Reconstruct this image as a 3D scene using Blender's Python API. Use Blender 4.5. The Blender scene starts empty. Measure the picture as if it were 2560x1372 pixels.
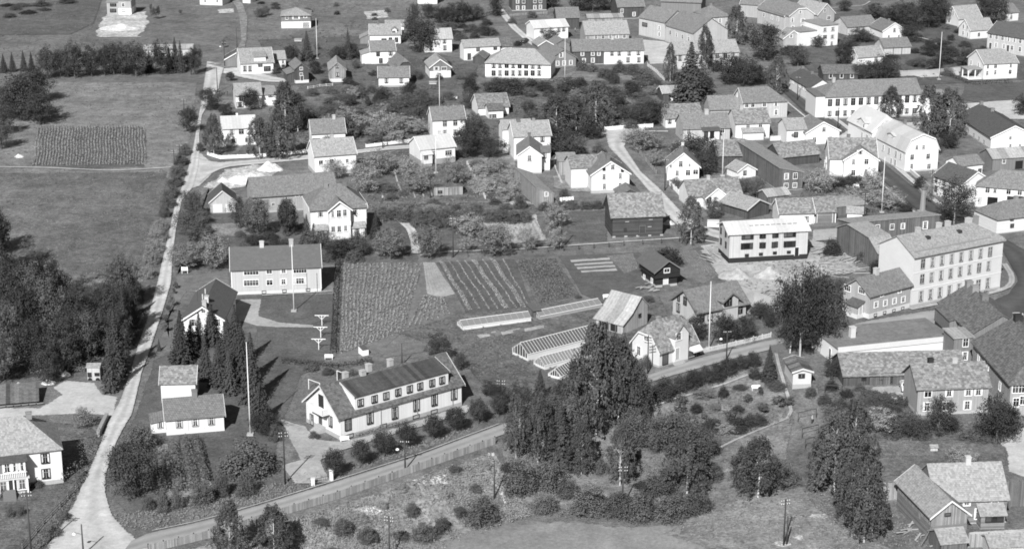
import bpy, math, random
from mathutils import Vector, Matrix
random.seed(7)
SC = bpy.context.scene
COL = SC.collection
R = math.radians
# ------------------------------------------------------------------ camera, sky, sun, exposure
FPX, CX, CY = 4720.0, 1280.0, 686.0        # focal length and centre in photograph pixels
PITCH, CAMH = R(17.5), 123.0
cam = bpy.data.cameras.new("camera")
cam.sensor_width = 36.0; cam.lens = 36.0 * FPX / 2560.0
cam.clip_start = 1.0; cam.clip_end = 9000.0
camo = bpy.data.objects.new("camera", cam); COL.objects.link(camo)
camo.location = (0, 0, CAMH); camo.rotation_euler = (R(90) - PITCH, 0, 0)
SC.camera = camo
SUN_AZ, SUN_EL = R(15.0), R(37.0)          # shadows run away from the camera and a little to the right
world = bpy.data.worlds.new("World"); SC.world = world; world.use_nodes = True
wn = world.node_tree; wn.nodes.clear()
sky = wn.nodes.new("ShaderNodeTexSky"); sky.sky_type = 'NISHITA'; sky.sun_disc = False
sky.sun_elevation = SUN_EL; sky.sun_rotation = R(180) + SUN_AZ
bw = wn.nodes.new("ShaderNodeRGBToBW"); bg = wn.nodes.new("ShaderNodeBackground"); wo = wn.nodes.new("ShaderNodeOutputWorld")
wn.links.new(sky.outputs[0], bw.inputs[0]); wn.links.new(bw.outputs[0], bg.inputs[0]); wn.links.new(bg.outputs[0], wo.inputs[0])
bg.inputs[1].default_value = 0.05
sun = bpy.data.lights.new("sun", 'SUN'); sun.energy = 5.0; sun.angle = R(0.5); sun.color = (1, 1, 1)
suno = bpy.data.objects.new("sun", sun); COL.objects.link(suno)
sdir = Vector((math.sin(SUN_AZ) * math.cos(SUN_EL), math.cos(SUN_AZ) * math.cos(SUN_EL), -math.sin(SUN_EL)))
suno.rotation_euler = sdir.to_track_quat('-Z', 'Y').to_euler(); suno.location = (-100, 0, 300)
vs = SC.view_settings
vs.view_transform = 'Standard'; vs.look = 'None'; vs.gamma = 1.0; vs.use_curve_mapping = False
vs.exposure = 0.35
SC.cycles.max_bounces = 5; SC.cycles.diffuse_bounces = 2; SC.cycles.transparent_max_bounces = 6
SC.cycles.filter_width = 1.8

# ------------------------------------------------------------------ photograph <-> place
CF = Vector((0, math.cos(PITCH), -math.sin(PITCH))); CU = Vector((0, math.sin(PITCH), math.cos(PITCH)))
CAMP = Vector((0, 0, CAMH))
def ray(px, py):
    return CF + Vector(((px - CX) / FPX, 0, 0)) + CU * ((CY - py) / FPX)
def flat(px, py, z=0.0):
    d = ray(px, py); return CAMP + d * ((z - CAMH) / d.z)
def proj(P):
    v = Vector(P) - CAMP; zc = v.dot(CF)
    return CX + FPX * v.x / zc, CY - FPX * v.dot(CU) / zc
BANK = [flat(*p) for p in ((150, 1400), (385, 1376), (550, 1330), (640, 1299), (840, 1240), (1015, 1179), (1240, 1100), (1420, 1040), (1605, 968), (1810, 910))]
def smooth(t):
    t = max(0.0, min(1.0, t)); return t * t * (3 - 2 * t)
def height(x, y):
    """the ground: level, falling away below the lower road"""
    if y > 420: return 0.0
    b0 = BANK[0]
    yl = None
    for a, b in zip(BANK, BANK[1:]):
        if a.x <= x <= b.x:
            yl = a.y + (b.y - a.y) * (x - a.x) / (b.x - a.x); break
    if yl is None:
        if x < b0.x: return 0.0
        yl = BANK[-1].y
    s = (yl - y) * 0.86
    fade = 1.0 - smooth((x - 15.0) / 55.0)
    fade *= smooth((x - b0.x) / 8.0)
    return -4.2 * smooth((s - 1.2) / 17.0) * fade
def G(px, py):
    """the ground point seen at a pixel"""
    z = 0.0
    for _ in range(8):
        p = flat(px, py, z); z = height(p.x, p.y)
    p = flat(px, py, z); return p
def scale_at(P):
    return FPX / (Vector(P) - CAMP).dot(CF)
def height_to(P, py):
    """metres above P at which a vertical line through P reaches pixel row py"""
    lo, hi = -5.0, 60.0
    for _ in range(40):
        m = (lo + hi) / 2
        if proj((P[0], P[1], P[2] + m))[1] > py: lo = m
        else: hi = m
    return lo

# ------------------------------------------------------------------ materials (a black and white photograph: greys only)
MATS = {}
def _nt(name):
    m = bpy.data.materials.new(name); m.use_nodes = True
    nt = m.node_tree; bs = nt.nodes["Principled BSDF"]
    bs.inputs["Roughness"].default_value = 0.85
    bs.inputs["Specular IOR Level"].default_value = 0.2
    return m, nt, bs
def N(nt, t, **kw):
    n = nt.nodes.new("ShaderNode" + t)
    for k, v in kw.items(): setattr(n, k, v)
    return n
def mth(nt, op, a, b=None, c=None):
    n = N(nt, "Math", operation=op)
    for i, v in enumerate((a, b, c)):
        if v is None: continue
        if isinstance(v, (int, float)): n.inputs[i].default_value = v
        else: nt.links.new(v, n.inputs[i])
    return n.outputs[0]
def noise(nt, vec, scale, detail=4, rough=.6):
    n = N(nt, "TexNoise"); n.inputs["Scale"].default_value = scale; n.inputs["Detail"].default_value = detail; n.inputs["Roughness"].default_value = rough
    nt.links.new(vec, n.inputs["Vector"]); return n.outputs["Fac"]
def vary(nt, base, terms):
    """base * product(1 + amp*(fac-.5)*2)"""
    v = None
    for fac, amp in terms:
        t = mth(nt, 'MULTIPLY_ADD', fac, 2 * amp, 1 - amp)
        v = t if v is None else mth(nt, 'MULTIPLY', v, t)
    v = mth(nt, 'MULTIPLY', v, base)
    return mth(nt, 'MAXIMUM', v, 0.004)
def gray(nt, val, sock):
    c = N(nt, "CombineColor")
    for i in range(3): nt.links.new(val, c.inputs[i])
    nt.links.new(c.outputs[0], sock)
def bump(nt, bs, h, strength=.5, dist=.05):
    b = N(nt, "Bump"); b.inputs["Strength"].default_value = strength; b.inputs["Distance"].default_value = dist
    nt.links.new(h, b.inputs["Height"]); nt.links.new(b.outputs[0], bs.inputs["Normal"])
def uvsep(nt):
    uv = N(nt, "UVMap"); sp = N(nt, "SeparateXYZ"); nt.links.new(uv.outputs[0], sp.inputs[0])
    return uv.outputs[0], sp.outputs[0], sp.outputs[1]
def objrand(nt):
    return N(nt, "ObjectInfo").outputs["Random"]
def mat_boards(name, base, pitch=.16, axis=0, stain=.12, joint=.35, rnd=.06):
    m, nt, bs = _nt(name); uv, u, v = uvsep(nt)
    w = mth(nt, 'FRACT', mth(nt, 'DIVIDE', (u, v)[axis], pitch))
    idx = mth(nt, 'FLOOR', mth(nt, 'DIVIDE', (u, v)[axis], pitch))
    wn_ = N(nt, "TexWhiteNoise", noise_dimensions='1D'); nt.links.new(idx, wn_.inputs["W"])
    groove = mth(nt, 'LESS_THAN', w, .12)
    dark = mth(nt, 'MULTIPLY_ADD', groove, -joint, 1.0)
    val = vary(nt, base, [(noise(nt, uv, .5, 5), stain), (noise(nt, uv, 6, 3), stain * .5), (wn_.outputs[0], stain * .8), (objrand(nt), rnd)])
    val = mth(nt, 'MULTIPLY', val, dark)
    gray(nt, val, bs.inputs["Base Color"]); bump(nt, bs, dark, .6, .03)
    MATS[name] = m
def mat_plaster(name, base, stain=.1, rnd=.05, rough=.9):
    m, nt, bs = _nt(name); uv, u, v = uvsep(nt)
    val = vary(nt, base, [(noise(nt, uv, .35, 6, .65), stain), (noise(nt, uv, 4, 4), stain * .7), (objrand(nt), rnd)])
    gray(nt, val, bs.inputs["Base Color"]); bump(nt, bs, noise(nt, uv, 9, 3), .25, .02)
    bs.inputs["Roughness"].default_value = rough
    MATS[name] = m
def mat_roof(name, base, tw=.28, th=.34, blotch=.25, joint=.35, var=.2, stripe=False):
    m, nt, bs = _nt(name); uv, u, v = uvsep(nt)
    if stripe:
        w = mth(nt, 'FRACT', mth(nt, 'DIVIDE', u, tw)); course = mth(nt, 'ABSOLUTE', mth(nt, 'SUBTRACT', w, .5))
        idx = mth(nt, 'FLOOR', mth(nt, 'DIVIDE', u, tw * 3)); course = mth(nt, 'MULTIPLY_ADD', course, 1.2, .3)
        wn_ = N(nt, "TexWhiteNoise", noise_dimensions='1D'); nt.links.new(idx, wn_.inputs["W"])
    else:
        row = mth(nt, 'FLOOR', mth(nt, 'DIVIDE', v, th)); fr = mth(nt, 'FRACT', mth(nt, 'DIVIDE', v, th))
        uu = mth(nt, 'DIVIDE', mth(nt, 'MULTIPLY_ADD', row, .37 * tw, u), tw)
        fu = mth(nt, 'ABSOLUTE', mth(nt, 'SUBTRACT', mth(nt, 'FRACT', uu), .5))
        course = mth(nt, 'ADD', mth(nt, 'MULTIPLY', fr, -.55), mth(nt, 'MULTIPLY_ADD', fu, -.7, 1.1))
        cb = N(nt, "CombineXYZ"); nt.links.new(mth(nt, 'FLOOR', uu), cb.inputs[0]); nt.links.new(row, cb.inputs[1])
        wn_ = N(nt, "TexWhiteNoise", noise_dimensions='2D'); nt.links.new(cb.outputs[0], wn_.inputs["Vector"])
    big = noise(nt, uv, .33, 6, .7); fine = noise(nt, uv, 2.6, 4, .7)
    spots = mth(nt, 'MULTIPLY', mth(nt, 'SUBTRACT', noise(nt, uv, 1.3, 5, .75), .5), 3.0)
    spots = mth(nt, 'MINIMUM', mth(nt, 'MAXIMUM', mth(nt, 'ADD', spots, .5), 0), 1)
    val = vary(nt, base, [(big, blotch), (fine, blotch * .8), (spots, blotch * .6), (wn_.outputs[0], var), (objrand(nt), .08)])
    val = mth(nt, 'MULTIPLY', val, mth(nt, 'MULTIPLY_ADD', course, joint, 1 - joint * .6))
    gray(nt, val, bs.inputs["Base Color"]); bump(nt, bs, course, .7, .06)
    MATS[name] = m
def mat_plain(name, base, rough=.8, rnd=0, metal=0, spec=.2):
    m, nt, bs = _nt(name); bs.inputs["Roughness"].default_value = rough; bs.inputs["Specular IOR Level"].default_value = spec
    tc = N(nt, "TexCoord"); val = vary(nt, base, [(noise(nt, tc.outputs["Object"], 3, 4), .12), (objrand(nt), rnd)])
    gray(nt, val, bs.inputs["Base Color"]); MATS[name] = m
def mat_glass(name, base, rnd):
    m, nt, bs = _nt(name); bs.inputs["Roughness"].default_value = .12; bs.inputs["Specular IOR Level"].default_value = .5
    r = objrand(nt); val = mth(nt, 'MULTIPLY_ADD', mth(nt, 'POWER', r, 3.0), rnd, base)
    gray(nt, val, bs.inputs["Base Color"]); MATS[name] = m
def mat_ground(name, base, terms, bs_scale=3.0, bs_str=.6, bs_dist=.25, streak=None):
    """terms: (scale, amplitude)"""
    m, nt, bs = _nt(name); g = N(nt, "NewGeometry").outputs["Position"]
    tt = []
    for i, (s, a) in enumerate(terms):
        mp = N(nt, "Mapping"); mp.inputs["Location"].default_value = (i * 31.7, i * 17.3, 0)
        nt.links.new(g, mp.inputs["Vector"]); f = noise(nt, mp.outputs[0], s, 5, .65)
        f = mth(nt, 'MULTIPLY_ADD', mth(nt, 'SUBTRACT', f, .5), 2.2, .5)
        f = mth(nt, 'MINIMUM', mth(nt, 'MAXIMUM', f, 0), 1)
        tt.append((f, a))
    if streak:
        mp = N(nt, "Mapping"); mp.inputs["Scale"].default_value = (1, .12, 1); mp.inputs["Rotation"].default_value = (0, 0, streak[0])
        nt.links.new(g, mp.inputs["Vector"]); tt.append((noise(nt, mp.outputs[0], streak[1], 4, .6), streak[2]))
    val = vary(nt, base, tt); gray(nt, val, bs.inputs["Base Color"])
    bump(nt, bs, noise(nt, g, bs_scale, 4, .7), bs_str, bs_dist); bs.inputs["Roughness"].default_value = .95
    bs.inputs["Specular IOR Level"].default_value = .05
    MATS[name] = m
def mat_leaf(name, base, rnd=.22, trans=.12):
    m = bpy.data.materials.new(name); m.use_nodes = True; nt = m.node_tree; nt.nodes.clear()
    out = N(nt, "OutputMaterial"); df = N(nt, "BsdfDiffuse"); tr = N(nt, "BsdfTranslucent"); mx = N(nt, "MixShader"); mx.inputs[0].default_value = trans
    gm = N(nt, "NewGeometry"); tc = N(nt, "TexCoord")
    val = vary(nt, base, [(gm.outputs["Random Per Island"], .2), (noise(nt, tc.outputs["Object"], 5.0, 3), .45), (objrand(nt), rnd)])
    gray(nt, val, df.inputs[0]); gray(nt, mth(nt, 'MULTIPLY', val, 1.2), tr.inputs[0])
    nt.links.new(df.outputs[0], mx.inputs[1]); nt.links.new(tr.outputs[0], mx.inputs[2]); nt.links.new(mx.outputs[0], out.inputs[0])
    MATS[name] = m
mat_boards('W', .70, .19, 0, .09, .24); mat_boards('C', .47, .19, 0, .14, .28); mat_boards('G', .36, .17, 0, .14, .3)
mat_boards('GL', .47, .17, 0, .08, .2); mat_boards('G2', .20, .17, 0, .15, .3); mat_boards('D', .085, .2, 0, .3, .4); mat_boards('PL', .42, .22, 0, .25, .4); mat_boards('P', .30, .22, 0, .35, .5); mat_boards('PD', .14, .22, 0, .35, .5)
mat_boards('L', .07, .28, 1, .35, .55); mat_boards('T', .028, .25, 1, .3, .4); mat_boards('LG', .2, .26, 1, .3, .5); mat_boards('WH', .66, .2, 1, .06, .25)
mat_plaster('WP', .70, .11); mat_plaster('CP', .58, .16); mat_plaster('stone', .38, .3); mat_plaster('conc', .3, .25); mat_plaster('tar', .03, .2); mat_plaster('wbase', .62, .15)
mat_roof('tl', .28, blotch=.16); mat_roof('tm', .18, blotch=.16); mat_roof('td', .095, blotch=.2, var=.12); mat_roof('sl', .20, .45, .4, .27, .35, .34)
mat_roof('sd', .125, .4, .4, .25, .35, .28); mat_roof('cabin', .16, .4, .42, .2, .75, .15)
mat_roof('mt', .32, .8, .3, .25, .25, .25, True); mat_roof('mw', .5, .9, .3, .1, .1, .08, True); mat_roof('ft', .11, .9, .5, .12, .08, .05); mat_roof('pl', .13, .25, .3, .4, .6, .45, True)
mat_roof('pd', .07, .3, .3, .3, .4, .3, True); mat_roof('fl', .2, 2.0, 2.0, .25, .1, .1)
mat_plain('white', .8); mat_plain('offw', .6, rnd=.15); mat_plain('grey', .3, rnd=.1); mat_plain('dark', .04, rnd=.2); mat_plain('wood', .16, rnd=.2); mat_plain('pole', .055, rnd=.3)
mat_plain('brick', .2, rnd=.3); mat_plain('lightbrick', .45, rnd=.2); mat_plain('curtain', .6, rnd=.2); mat_glass('glass', .012, .12)
mat_plain('skin', .4); mat_plain('cloth_d', .04, rnd=.4); mat_plain('cloth_l', .5, rnd=.2); mat_plain('rubber', .02); mat_plain('carpaint', .03, .3, spec=.5); mat_plain('carwhite', .7, .3, spec=.5)
mat_plain('ghglass', .10, .2, spec=.5); mat_plain('oldglass', .2, .3, spec=.4)
mat_leaf('leaf', .115); mat_leaf('leafm', .19); mat_leaf('leafd', .062); mat_leaf('leafl', .26); mat_leaf('birchleaf', .102); mat_leaf('needle', .066); mat_leaf('weed', .18, .1); mat_leaf('weedl', .27, .1); mat_leaf('under', .15, .1); mat_leaf('crop', .27, .05); mat_leaf('cropl', .36, .05)
mat_plain('bark', .1, rnd=.3); mat_plain('birchbark', .5, rnd=.2)

# ------------------------------------------------------------------ mesh building
class MB:
    def __init__(s): s.v = []; s.f = []
    def poly(s, pts):
        i = len(s.v); s.v += [tuple(p) for p in pts]; s.f.append(tuple(range(i, i + len(pts))))
    def box(s, x0, x1, y0, y1, z0, z1, tf=None):
        c = [(x0, y0, z0), (x1, y0, z0), (x1, y1, z0), (x0, y1, z0), (x0, y0, z1), (x1, y0, z1), (x1, y1, z1), (x0, y1, z1)]
        if tf: c = [tf(p) for p in c]
        i = len(s.v); s.v += [tuple(p) for p in c]
        s.f += [tuple(i + k for k in q) for q in ((0, 3, 2, 1), (4, 5, 6, 7), (0, 1, 5, 4), (1, 2, 6, 5), (2, 3, 7, 6), (3, 0, 4, 7))]
    def tube(s, pts, rads, n=6):
        rings = []
        for k, (p, r) in enumerate(zip(pts, rads)):
            p = Vector(p); a = Vector(pts[max(0, k - 1)]); b = Vector(pts[min(len(pts) - 1, k + 1)])
            t = (b - a).normalized(); u = t.orthogonal().normalized(); w = t.cross(u)
            i = len(s.v); rings.append(i)
            s.v += [tuple(p + (u * math.cos(6.28318 * j / n) + w * math.sin(6.28318 * j / n)) * r) for j in range(n)]
        for a, b in zip(rings, rings[1:]):
            for j in range(n): s.f.append((a + j, a + (j + 1) % n, b + (j + 1) % n, b + j))
        s.f.append(tuple(rings[0] + n - 1 - j for j in range(n))); s.f.append(tuple(rings[-1] + j for j in range(n)))
    def bar(s, a, b, w, h):
        """a squared timber from a to b"""
        a = Vector(a); b = Vector(b); t = (b - a).normalized()
        u = t.cross(Vector((0, 0, 1)))
        u = Vector((1, 0, 0)) if u.length < 1e-3 else u.normalized()
        w2 = u.cross(t).normalized()
        c = [p + u * (sx * w / 2) + w2 * (sz * h / 2) for p in (a, b) for sx, sz in ((-1, -1), (1, -1), (1, 1), (-1, 1))]
        i = len(s.v); s.v += [tuple(p) for p in c]
        s.f += [tuple(i + k for k in q) for q in ((0, 1, 2, 3), (7, 6, 5, 4), (0, 4, 5, 1), (1, 5, 6, 2), (2, 6, 7, 3), (3, 7, 4, 0))]
    def mesh(s, name, mat, uv=True, smooth_=False):
        m = bpy.data.meshes.new(name); m.from_pydata(s.v, [], s.f); 
        if mat: m.materials.append(MATS[mat])
        if uv:
            l = m.uv_layers.new(name="UVMap"); data = []
            for p in m.polygons:
                n = p.normal
                if abs(n.z) > .999: u, w = Vector((1, 0, 0)), Vector((0, 1, 0))
                else:
                    u = Vector((-n.y, n.x, 0)).normalized(); w = n.cross(u)
                    if w.z < 0: w = -w
                for vi in p.vertices:
                    c = m.vertices[vi].co; data += [c.dot(u), c.dot(w)]
            l.data.foreach_set("uv", data)
        if smooth_: m.polygons.foreach_set("use_smooth", [True] * len(m.polygons))
        return m
    def obj(s, name, mat, parent=None, uv=True, smooth_=False, **kw):
        return link(name, s.mesh(name, mat, uv, smooth_), parent, **kw)
def link(name, data, parent=None, loc=None, rz=None, scl=None, mw=None):
    o = bpy.data.objects.new(name, data); COL.objects.link(o)
    if parent: o.parent = parent
    if mw is not None: o.matrix_basis = mw
    if loc is not None: o.location = loc
    if rz is not None: o.rotation_euler = (0, 0, rz)
    if scl is not None: o.scale = scl
    return o
def tag(o, label=None, cat=None, group=None, kind=None):
    if label: o["label"] = label
    if cat: o["category"] = cat
    if group: o["group"] = group
    if kind: o["kind"] = kind
    return o
LANDMARKS = []       # (short phrase, pixel x, pixel y, ground point)
# ------------------------------------------------------------------ buildings
WIN = {'n': (1.0, 1.4), 's': (.85, .85), 'b': (1.9, 1.35), 't': (1.15, 2.0), 'v': (.7, .4), 'd': (1.0, 2.1), 'g': (2.4, 2.2), 'x': (2.1, 2.0), 'm': (1.2, 1.2), 'r': (.5, .5)}
_wc = {}
def win_meshes(w, h, cm, bars):
    k = (round(w, 2), round(h, 2), cm, bars)
    if k in _wc: return _wc[k]
    c = MB(); t = .12; o = .09
    c.box(-w / 2 - t, -w / 2, -o, .05, -h / 2 - t, h / 2 + t); c.box(w / 2, w / 2 + t, -o, .05, -h / 2 - t, h / 2 + t)
    c.box(-w / 2, w / 2, -o, .05, h / 2, h / 2 + t); c.box(-w / 2 - .04, w / 2 + .04, -o - .07, .05, -h / 2 - t - .02, -h / 2)
    p = MB(); p.box(-w / 2, w / 2, -.02, .04, -h / 2, h / 2)
    b = MB()
    if bars:
        nv = max(1, round(w / .55)) - 1 if w > 1.4 else 1
        for i in range(nv):
            x = -w / 2 + w * (i + 1) / (nv + 1); b.box(x - .04, x + .04, -.06, -.03, -h / 2, h / 2)
        if h > 1.0: b.box(-w / 2, w / 2, -.057, -.033, h * .16 - .03, h * .16 + .03)
    cus = []
    for sx in (-1, 1):
        cu = MB(); ys_ = (-.024, -.03, -.026, -.031)
        for i in range(4):
            x0 = sx * w / 2 - sx * i * w * .07; cu.v += [(x0, ys_[i], -h / 2 + h * .05 * i), (x0, ys_[i], h / 2)]
        cu.f = [(2 * i, 2 * i + 2, 2 * i + 3, 2 * i + 1) for i in range(3)]; cus.append(cu.mesh("curtain", 'curtain', False))
    _wc[k] = (c.mesh("window", cm, False), p.mesh("pane", 'glass', False), b.mesh("glazing_bars", 'offw' if cm != 'dark' else 'grey', False) if bars else None, cus)
    return _wc[k]
_dc = {}
def door_meshes(w, h, dm, cm):
    k = (w, h, dm, cm)
    if k in _dc: return _dc[k]
    c = MB(); t = .1; o = .08
    c.box(-w / 2 - t, -w / 2, -o, .05, -h / 2, h / 2 + t); c.box(w / 2, w / 2 + t, -o, .05, -h / 2, h / 2 + t); c.box(-w / 2, w / 2, -o, .05, h / 2, h / 2 + t)
    p = MB(); p.box(-w / 2, w / 2, -.03, .04, -h / 2, h / 2)
    for zz in (-.28, .2): p.box(-w * .36, w * .36, -.045, -.03, h * zz - h * .17, h * zz + h * .17)
    _dc[k] = (c.mesh("door", cm, False), p.mesh("door_leaf", dm)); return _dc[k]
CASE = {'w': 'white', 'g': 'grey', 'k': 'dark', 'o': 'offw'}

class House:
    def __init__(s, name, label, cat, A, B, e=None, h=None, d=9.0, dl=None, dr=None, lm=None, group=None, **kw):
        a, b = G(*A), G(*B); z = min(a.z, b.z)
        a = Vector((a.x, a.y, 0)); b = Vector((b.x, b.y, 0))
        s.w = (b - a).length; s.ang = math.atan2(b.y - a.y, b.x - a.x)
        s.o = Vector((a.x, a.y, z)); s.ux = (b - a).normalized(); s.uy = Vector((-s.ux.y, s.ux.x, 0))
        s.h = h if h is not None else height_to(s.o, e)
        if dl or dr:
            base = s.o if dl else s.o + s.ux * s.w; tx = dl or dr
            best = min((abs(proj(base + s.uy * (k * .1))[0] - tx), k * .1) for k in range(30, 400)); d = best[1]
        s.d = d
        if DEBUG and (dl or dr): print('DEPTH', round(d, 1), round(s.w, 1), label)
        s.root = link(name, None, loc=s.o, rz=s.ang); s.root.empty_display_size = .5
        tag(s.root, label, cat, group)
        s.vols = {}
        s.vol('', 0, 0, s.w, s.d, 0, s.h, **kw)
        mid = s.o + s.ux * (s.w / 2) + Vector((0, 0, s.h / 2)); px = proj(mid)
        if lm: LANDMARKS.append((lm, px[0], px[1], s.o + s.ux * s.w / 2 + s.uy * s.d / 2))
        FOOT.append((s.o + s.ux * s.w / 2 + s.uy * s.d / 2, s.ux, s.uy, s.w / 2, s.d / 2))
    def L2W(s, x, y, z=0): return s.o + s.ux * x + s.uy * y + Vector((0, 0, z))
    def vol(s, nm, x0, y0, w, d, z0, h, ro='x', pitch=35, q=(0, 0), prof=None, wall='W', roof='tm', base=.35, bm='stone', ov=.4, og=.3, trim=None, t=.18, low=None, lowh=0, ch=(), wallname=None, flat_=False, nowall=False):
        """one block with its roof; local x along the front, y away from it"""
        Lx, Sx = (w, d) if ro == 'x' else (d, w)
        def M(l, sx, z): return (x0 + l, y0 + sx, z0 + z) if ro == 'x' else (x0 + sx, y0 + l, z0 + z)
        rise = math.tan(R(pitch)) * Sx / 2
        if flat_: pr = [(0, h), (Sx, h + .15)]
        elif prof: pr = [(a * Sx, b) for a, b in prof]
        else: pr = [(0, h), (Sx / 2, h + rise), (Sx, h)]
        def ztop(sx):
            for (a, za), (b, zb) in zip(pr, pr[1:]):
                if a <= sx <= b: return za + (zb - za) * (sx - a) / (b - a)
            return pr[-1][1]
        wm = MB(); lo = -.3
        ends = []
        for e_ in (0, 1):
            qq = q[e_]
            if qq > 0 and len(pr) == 3:
                zc = h + rise * (1 - qq); s1 = Sx / 2 * (1 - qq)
                pe = [(0, h), (s1, zc), (Sx - s1, zc), (Sx, h)] if qq < 1 else [(0, h), (Sx, h)]
            else: pe = pr
            ends.append(pe); l = 0 if e_ == 0 else Lx
            wm.poly([M(l, 0, lo)] + [M(l, a, b) for a, b in pe] + [M(l, Sx, lo)])
        wm.poly([M(0, 0, lo), M(Lx, 0, lo), M(Lx, 0, pr[0][1]), M(0, 0, pr[0][1])])
        wm.poly([M(0, Sx, lo), M(Lx, Sx, lo), M(Lx, Sx, pr[-1][1]), M(0, Sx, pr[-1][1])])
        wo_ = s.root
        if not nowall: wo_ = wm.obj(wallname or ('wall' if not nm else nm), wall, s.root)
        if base > 0 and not nowall:
            fm = MB(); i = .04; fm.box(x0 - i, x0 + w + i, y0 - i, y0 + d + i, z0 - .6, z0 + base)
            fm.obj('foundation', bm, s.root)
        if low:      # a lower storey of another finish, 3 cm proud
            fm = MB(); i = .03; fm.box(x0 - i, x0 + w + i, y0 - i, y0 + d + i, z0 - .1, z0 + lowh); fm.obj('lower_storey', low, s.root)
        # roof
        rm = MB(); polys = []
        m0 = (pr[1][1] - pr[0][1]) / (pr[1][0] - pr[0][0]); m1 = (pr[-2][1] - pr[-1][1]) / (pr[-1][0] - pr[-2][0])
        if flat_: ext = [(-ov, h), (Sx + ov, h + .15)]
        else: ext = [(-ov, pr[0][1] - m0 * ov)] + list(pr[1:-1]) + [(Sx + ov, pr[-1][1] - m1 * ov)]
        if len(pr) == 2 and not flat_: ext = [(-ov, pr[0][1] - m0 * ov), (Sx + ov, pr[-1][1] - m1 * ov)]
        l0, l1 = -og, Lx + og
        if len(pr) == 3 and (q[0] > 0 or q[1] > 0):
            rid0 = q[0] * Sx / 2 - (og if q[0] == 0 else 0); rid1 = Lx - q[1] * Sx / 2 + (og if q[1] == 0 else 0)
            if rid1 < rid0: rid0 = rid1 = (rid0 + rid1) / 2
            zr = h + rise
            def rk(qq):   # where the hip begins on the rake
                if qq == 0: return None
                sf = (-ov) + (Sx / 2 + ov) * (1 - qq) if qq < 1 else -ov
                return sf, ext[0][1] + (sf + ov) * m0
            k0, k1 = rk(q[0]), rk(q[1])
            for side in (0, 1):
                S_ = (lambda v: v) if side == 0 else (lambda v: Sx - v)
                pts = [M(l0, S_(-ov), ext[0][1]), M(l1, S_(-ov), ext[0][1])]
                if k1 and q[1] < 1: pts.append(M(l1, S_(k1[0]), k1[1]))
                pts += [M(rid1, Sx / 2, zr)] + ([M(rid0, Sx / 2, zr)] if rid1 - rid0 > .01 else [])
                if k0 and q[0] < 1: pts.append(M(l0, S_(k0[0]), k0[1]))
                polys.append(pts)
            if k0: polys.append([M(l0, k0[0], k0[1]), M(rid0, Sx / 2, zr), M(l0, Sx - k0[0], k0[1])])
            if k1: polys.append([M(l1, k1[0], k1[1]), M(rid1, Sx / 2, zr), M(l1, Sx - k1[0], k1[1])])
        else:
            for a, b in zip(ext, ext[1:]):
                polys.append([M(l0, a[0], a[1]), M(l1, a[0], a[1]), M(l1, b[0], b[1]), M(l0, b[0], b[1])])
        edges = {}
        key = lambda p: tuple(round(c, 3) for c in p)
        for p in polys:
            rm.poly([(a, b, c + t) for a, b, c in p]); rm.poly([(a, b, c + .012) for a, b, c in reversed(p)])
            for i in range(len(p)):
                k = frozenset((key(p[i]), key(p[(i + 1) % len(p)]))); edges.setdefault(k, []).append((p[i], p[(i + 1) % len(p)]))
        for k, v in edges.items():
            if len(v) == 1:
                a, b = v[0]; rm.poly([(a[0], a[1], a[2] + .012), (b[0], b[1], b[2] + .012), (b[0], b[1], b[2] + t), (a[0], a[1], a[2] + t)])
        ro_ = rm.obj('roof', roof, s.root if not nm or nowall else wo_)
        if trim and not flat_:
            for e_, l in ((0, l0), (1, l1)):
                if q[e_] >= 1: continue
                pe = ext
                if q[e_] > 0:
                    k_ = rk(q[e_]); pe = [ext[0], k_, (Sx - k_[0], k_[1]), ext[-1]]
                for a, b in zip(pe, pe[1:]):
                    bm_ = MB(); la, lb = (l - .06, l + .02) if e_ == 0 else (l - .02, l + .06)
                    for ll in (la, lb): bm_.v += [M(ll, a[0], a[1] - .12), M(ll, b[0], b[1] - .12), M(ll, b[0], b[1] + t + .03), M(ll, a[0], a[1] + t + .03)]
                    bm_.f += [(0, 1, 2, 3), (7, 6, 5, 4), (0, 4, 5, 1), (3, 2, 6, 7), (0, 3, 7, 4), (1, 5, 6, 2)]
                    bm_.obj('barge_board', trim, ro_)
        if not flat_ and len(pr) == 3 and not nm and roof in ('tl', 'tm', 'td', 'sl', 'sd', 'cabin'):
            cap = MB(); ra = (q[0] * Sx / 2 if q[0] else l0); rb = (Lx - q[1] * Sx / 2 if q[1] else l1)
            if rb - ra > .5:
                zc = h + rise + t
                for c_ in (((ra, Sx / 2 - .16, zc - .1), (rb, Sx / 2 - .16, zc - .1), (rb, Sx / 2, zc + .05), (ra, Sx / 2, zc + .05)), ((ra, Sx / 2 + .16, zc - .1), (rb, Sx / 2 + .16, zc - .1), (rb, Sx / 2, zc + .05), (ra, Sx / 2, zc + .05))):
                    cap.poly([M(*c) for c in c_])
                cap.obj('ridge_cap', roof, ro_)
        s.vols[nm] = dict(x0=x0, y0=y0, w=w, d=d, z0=z0, h=h, ro=ro, ztop=ztop, pr=pr, M=M, L=Lx, S=Sx, wallo=wo_, roofo=ro_, ends=ends, t=t, base=base)
        s.chim(ch, nm)
        return s
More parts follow.
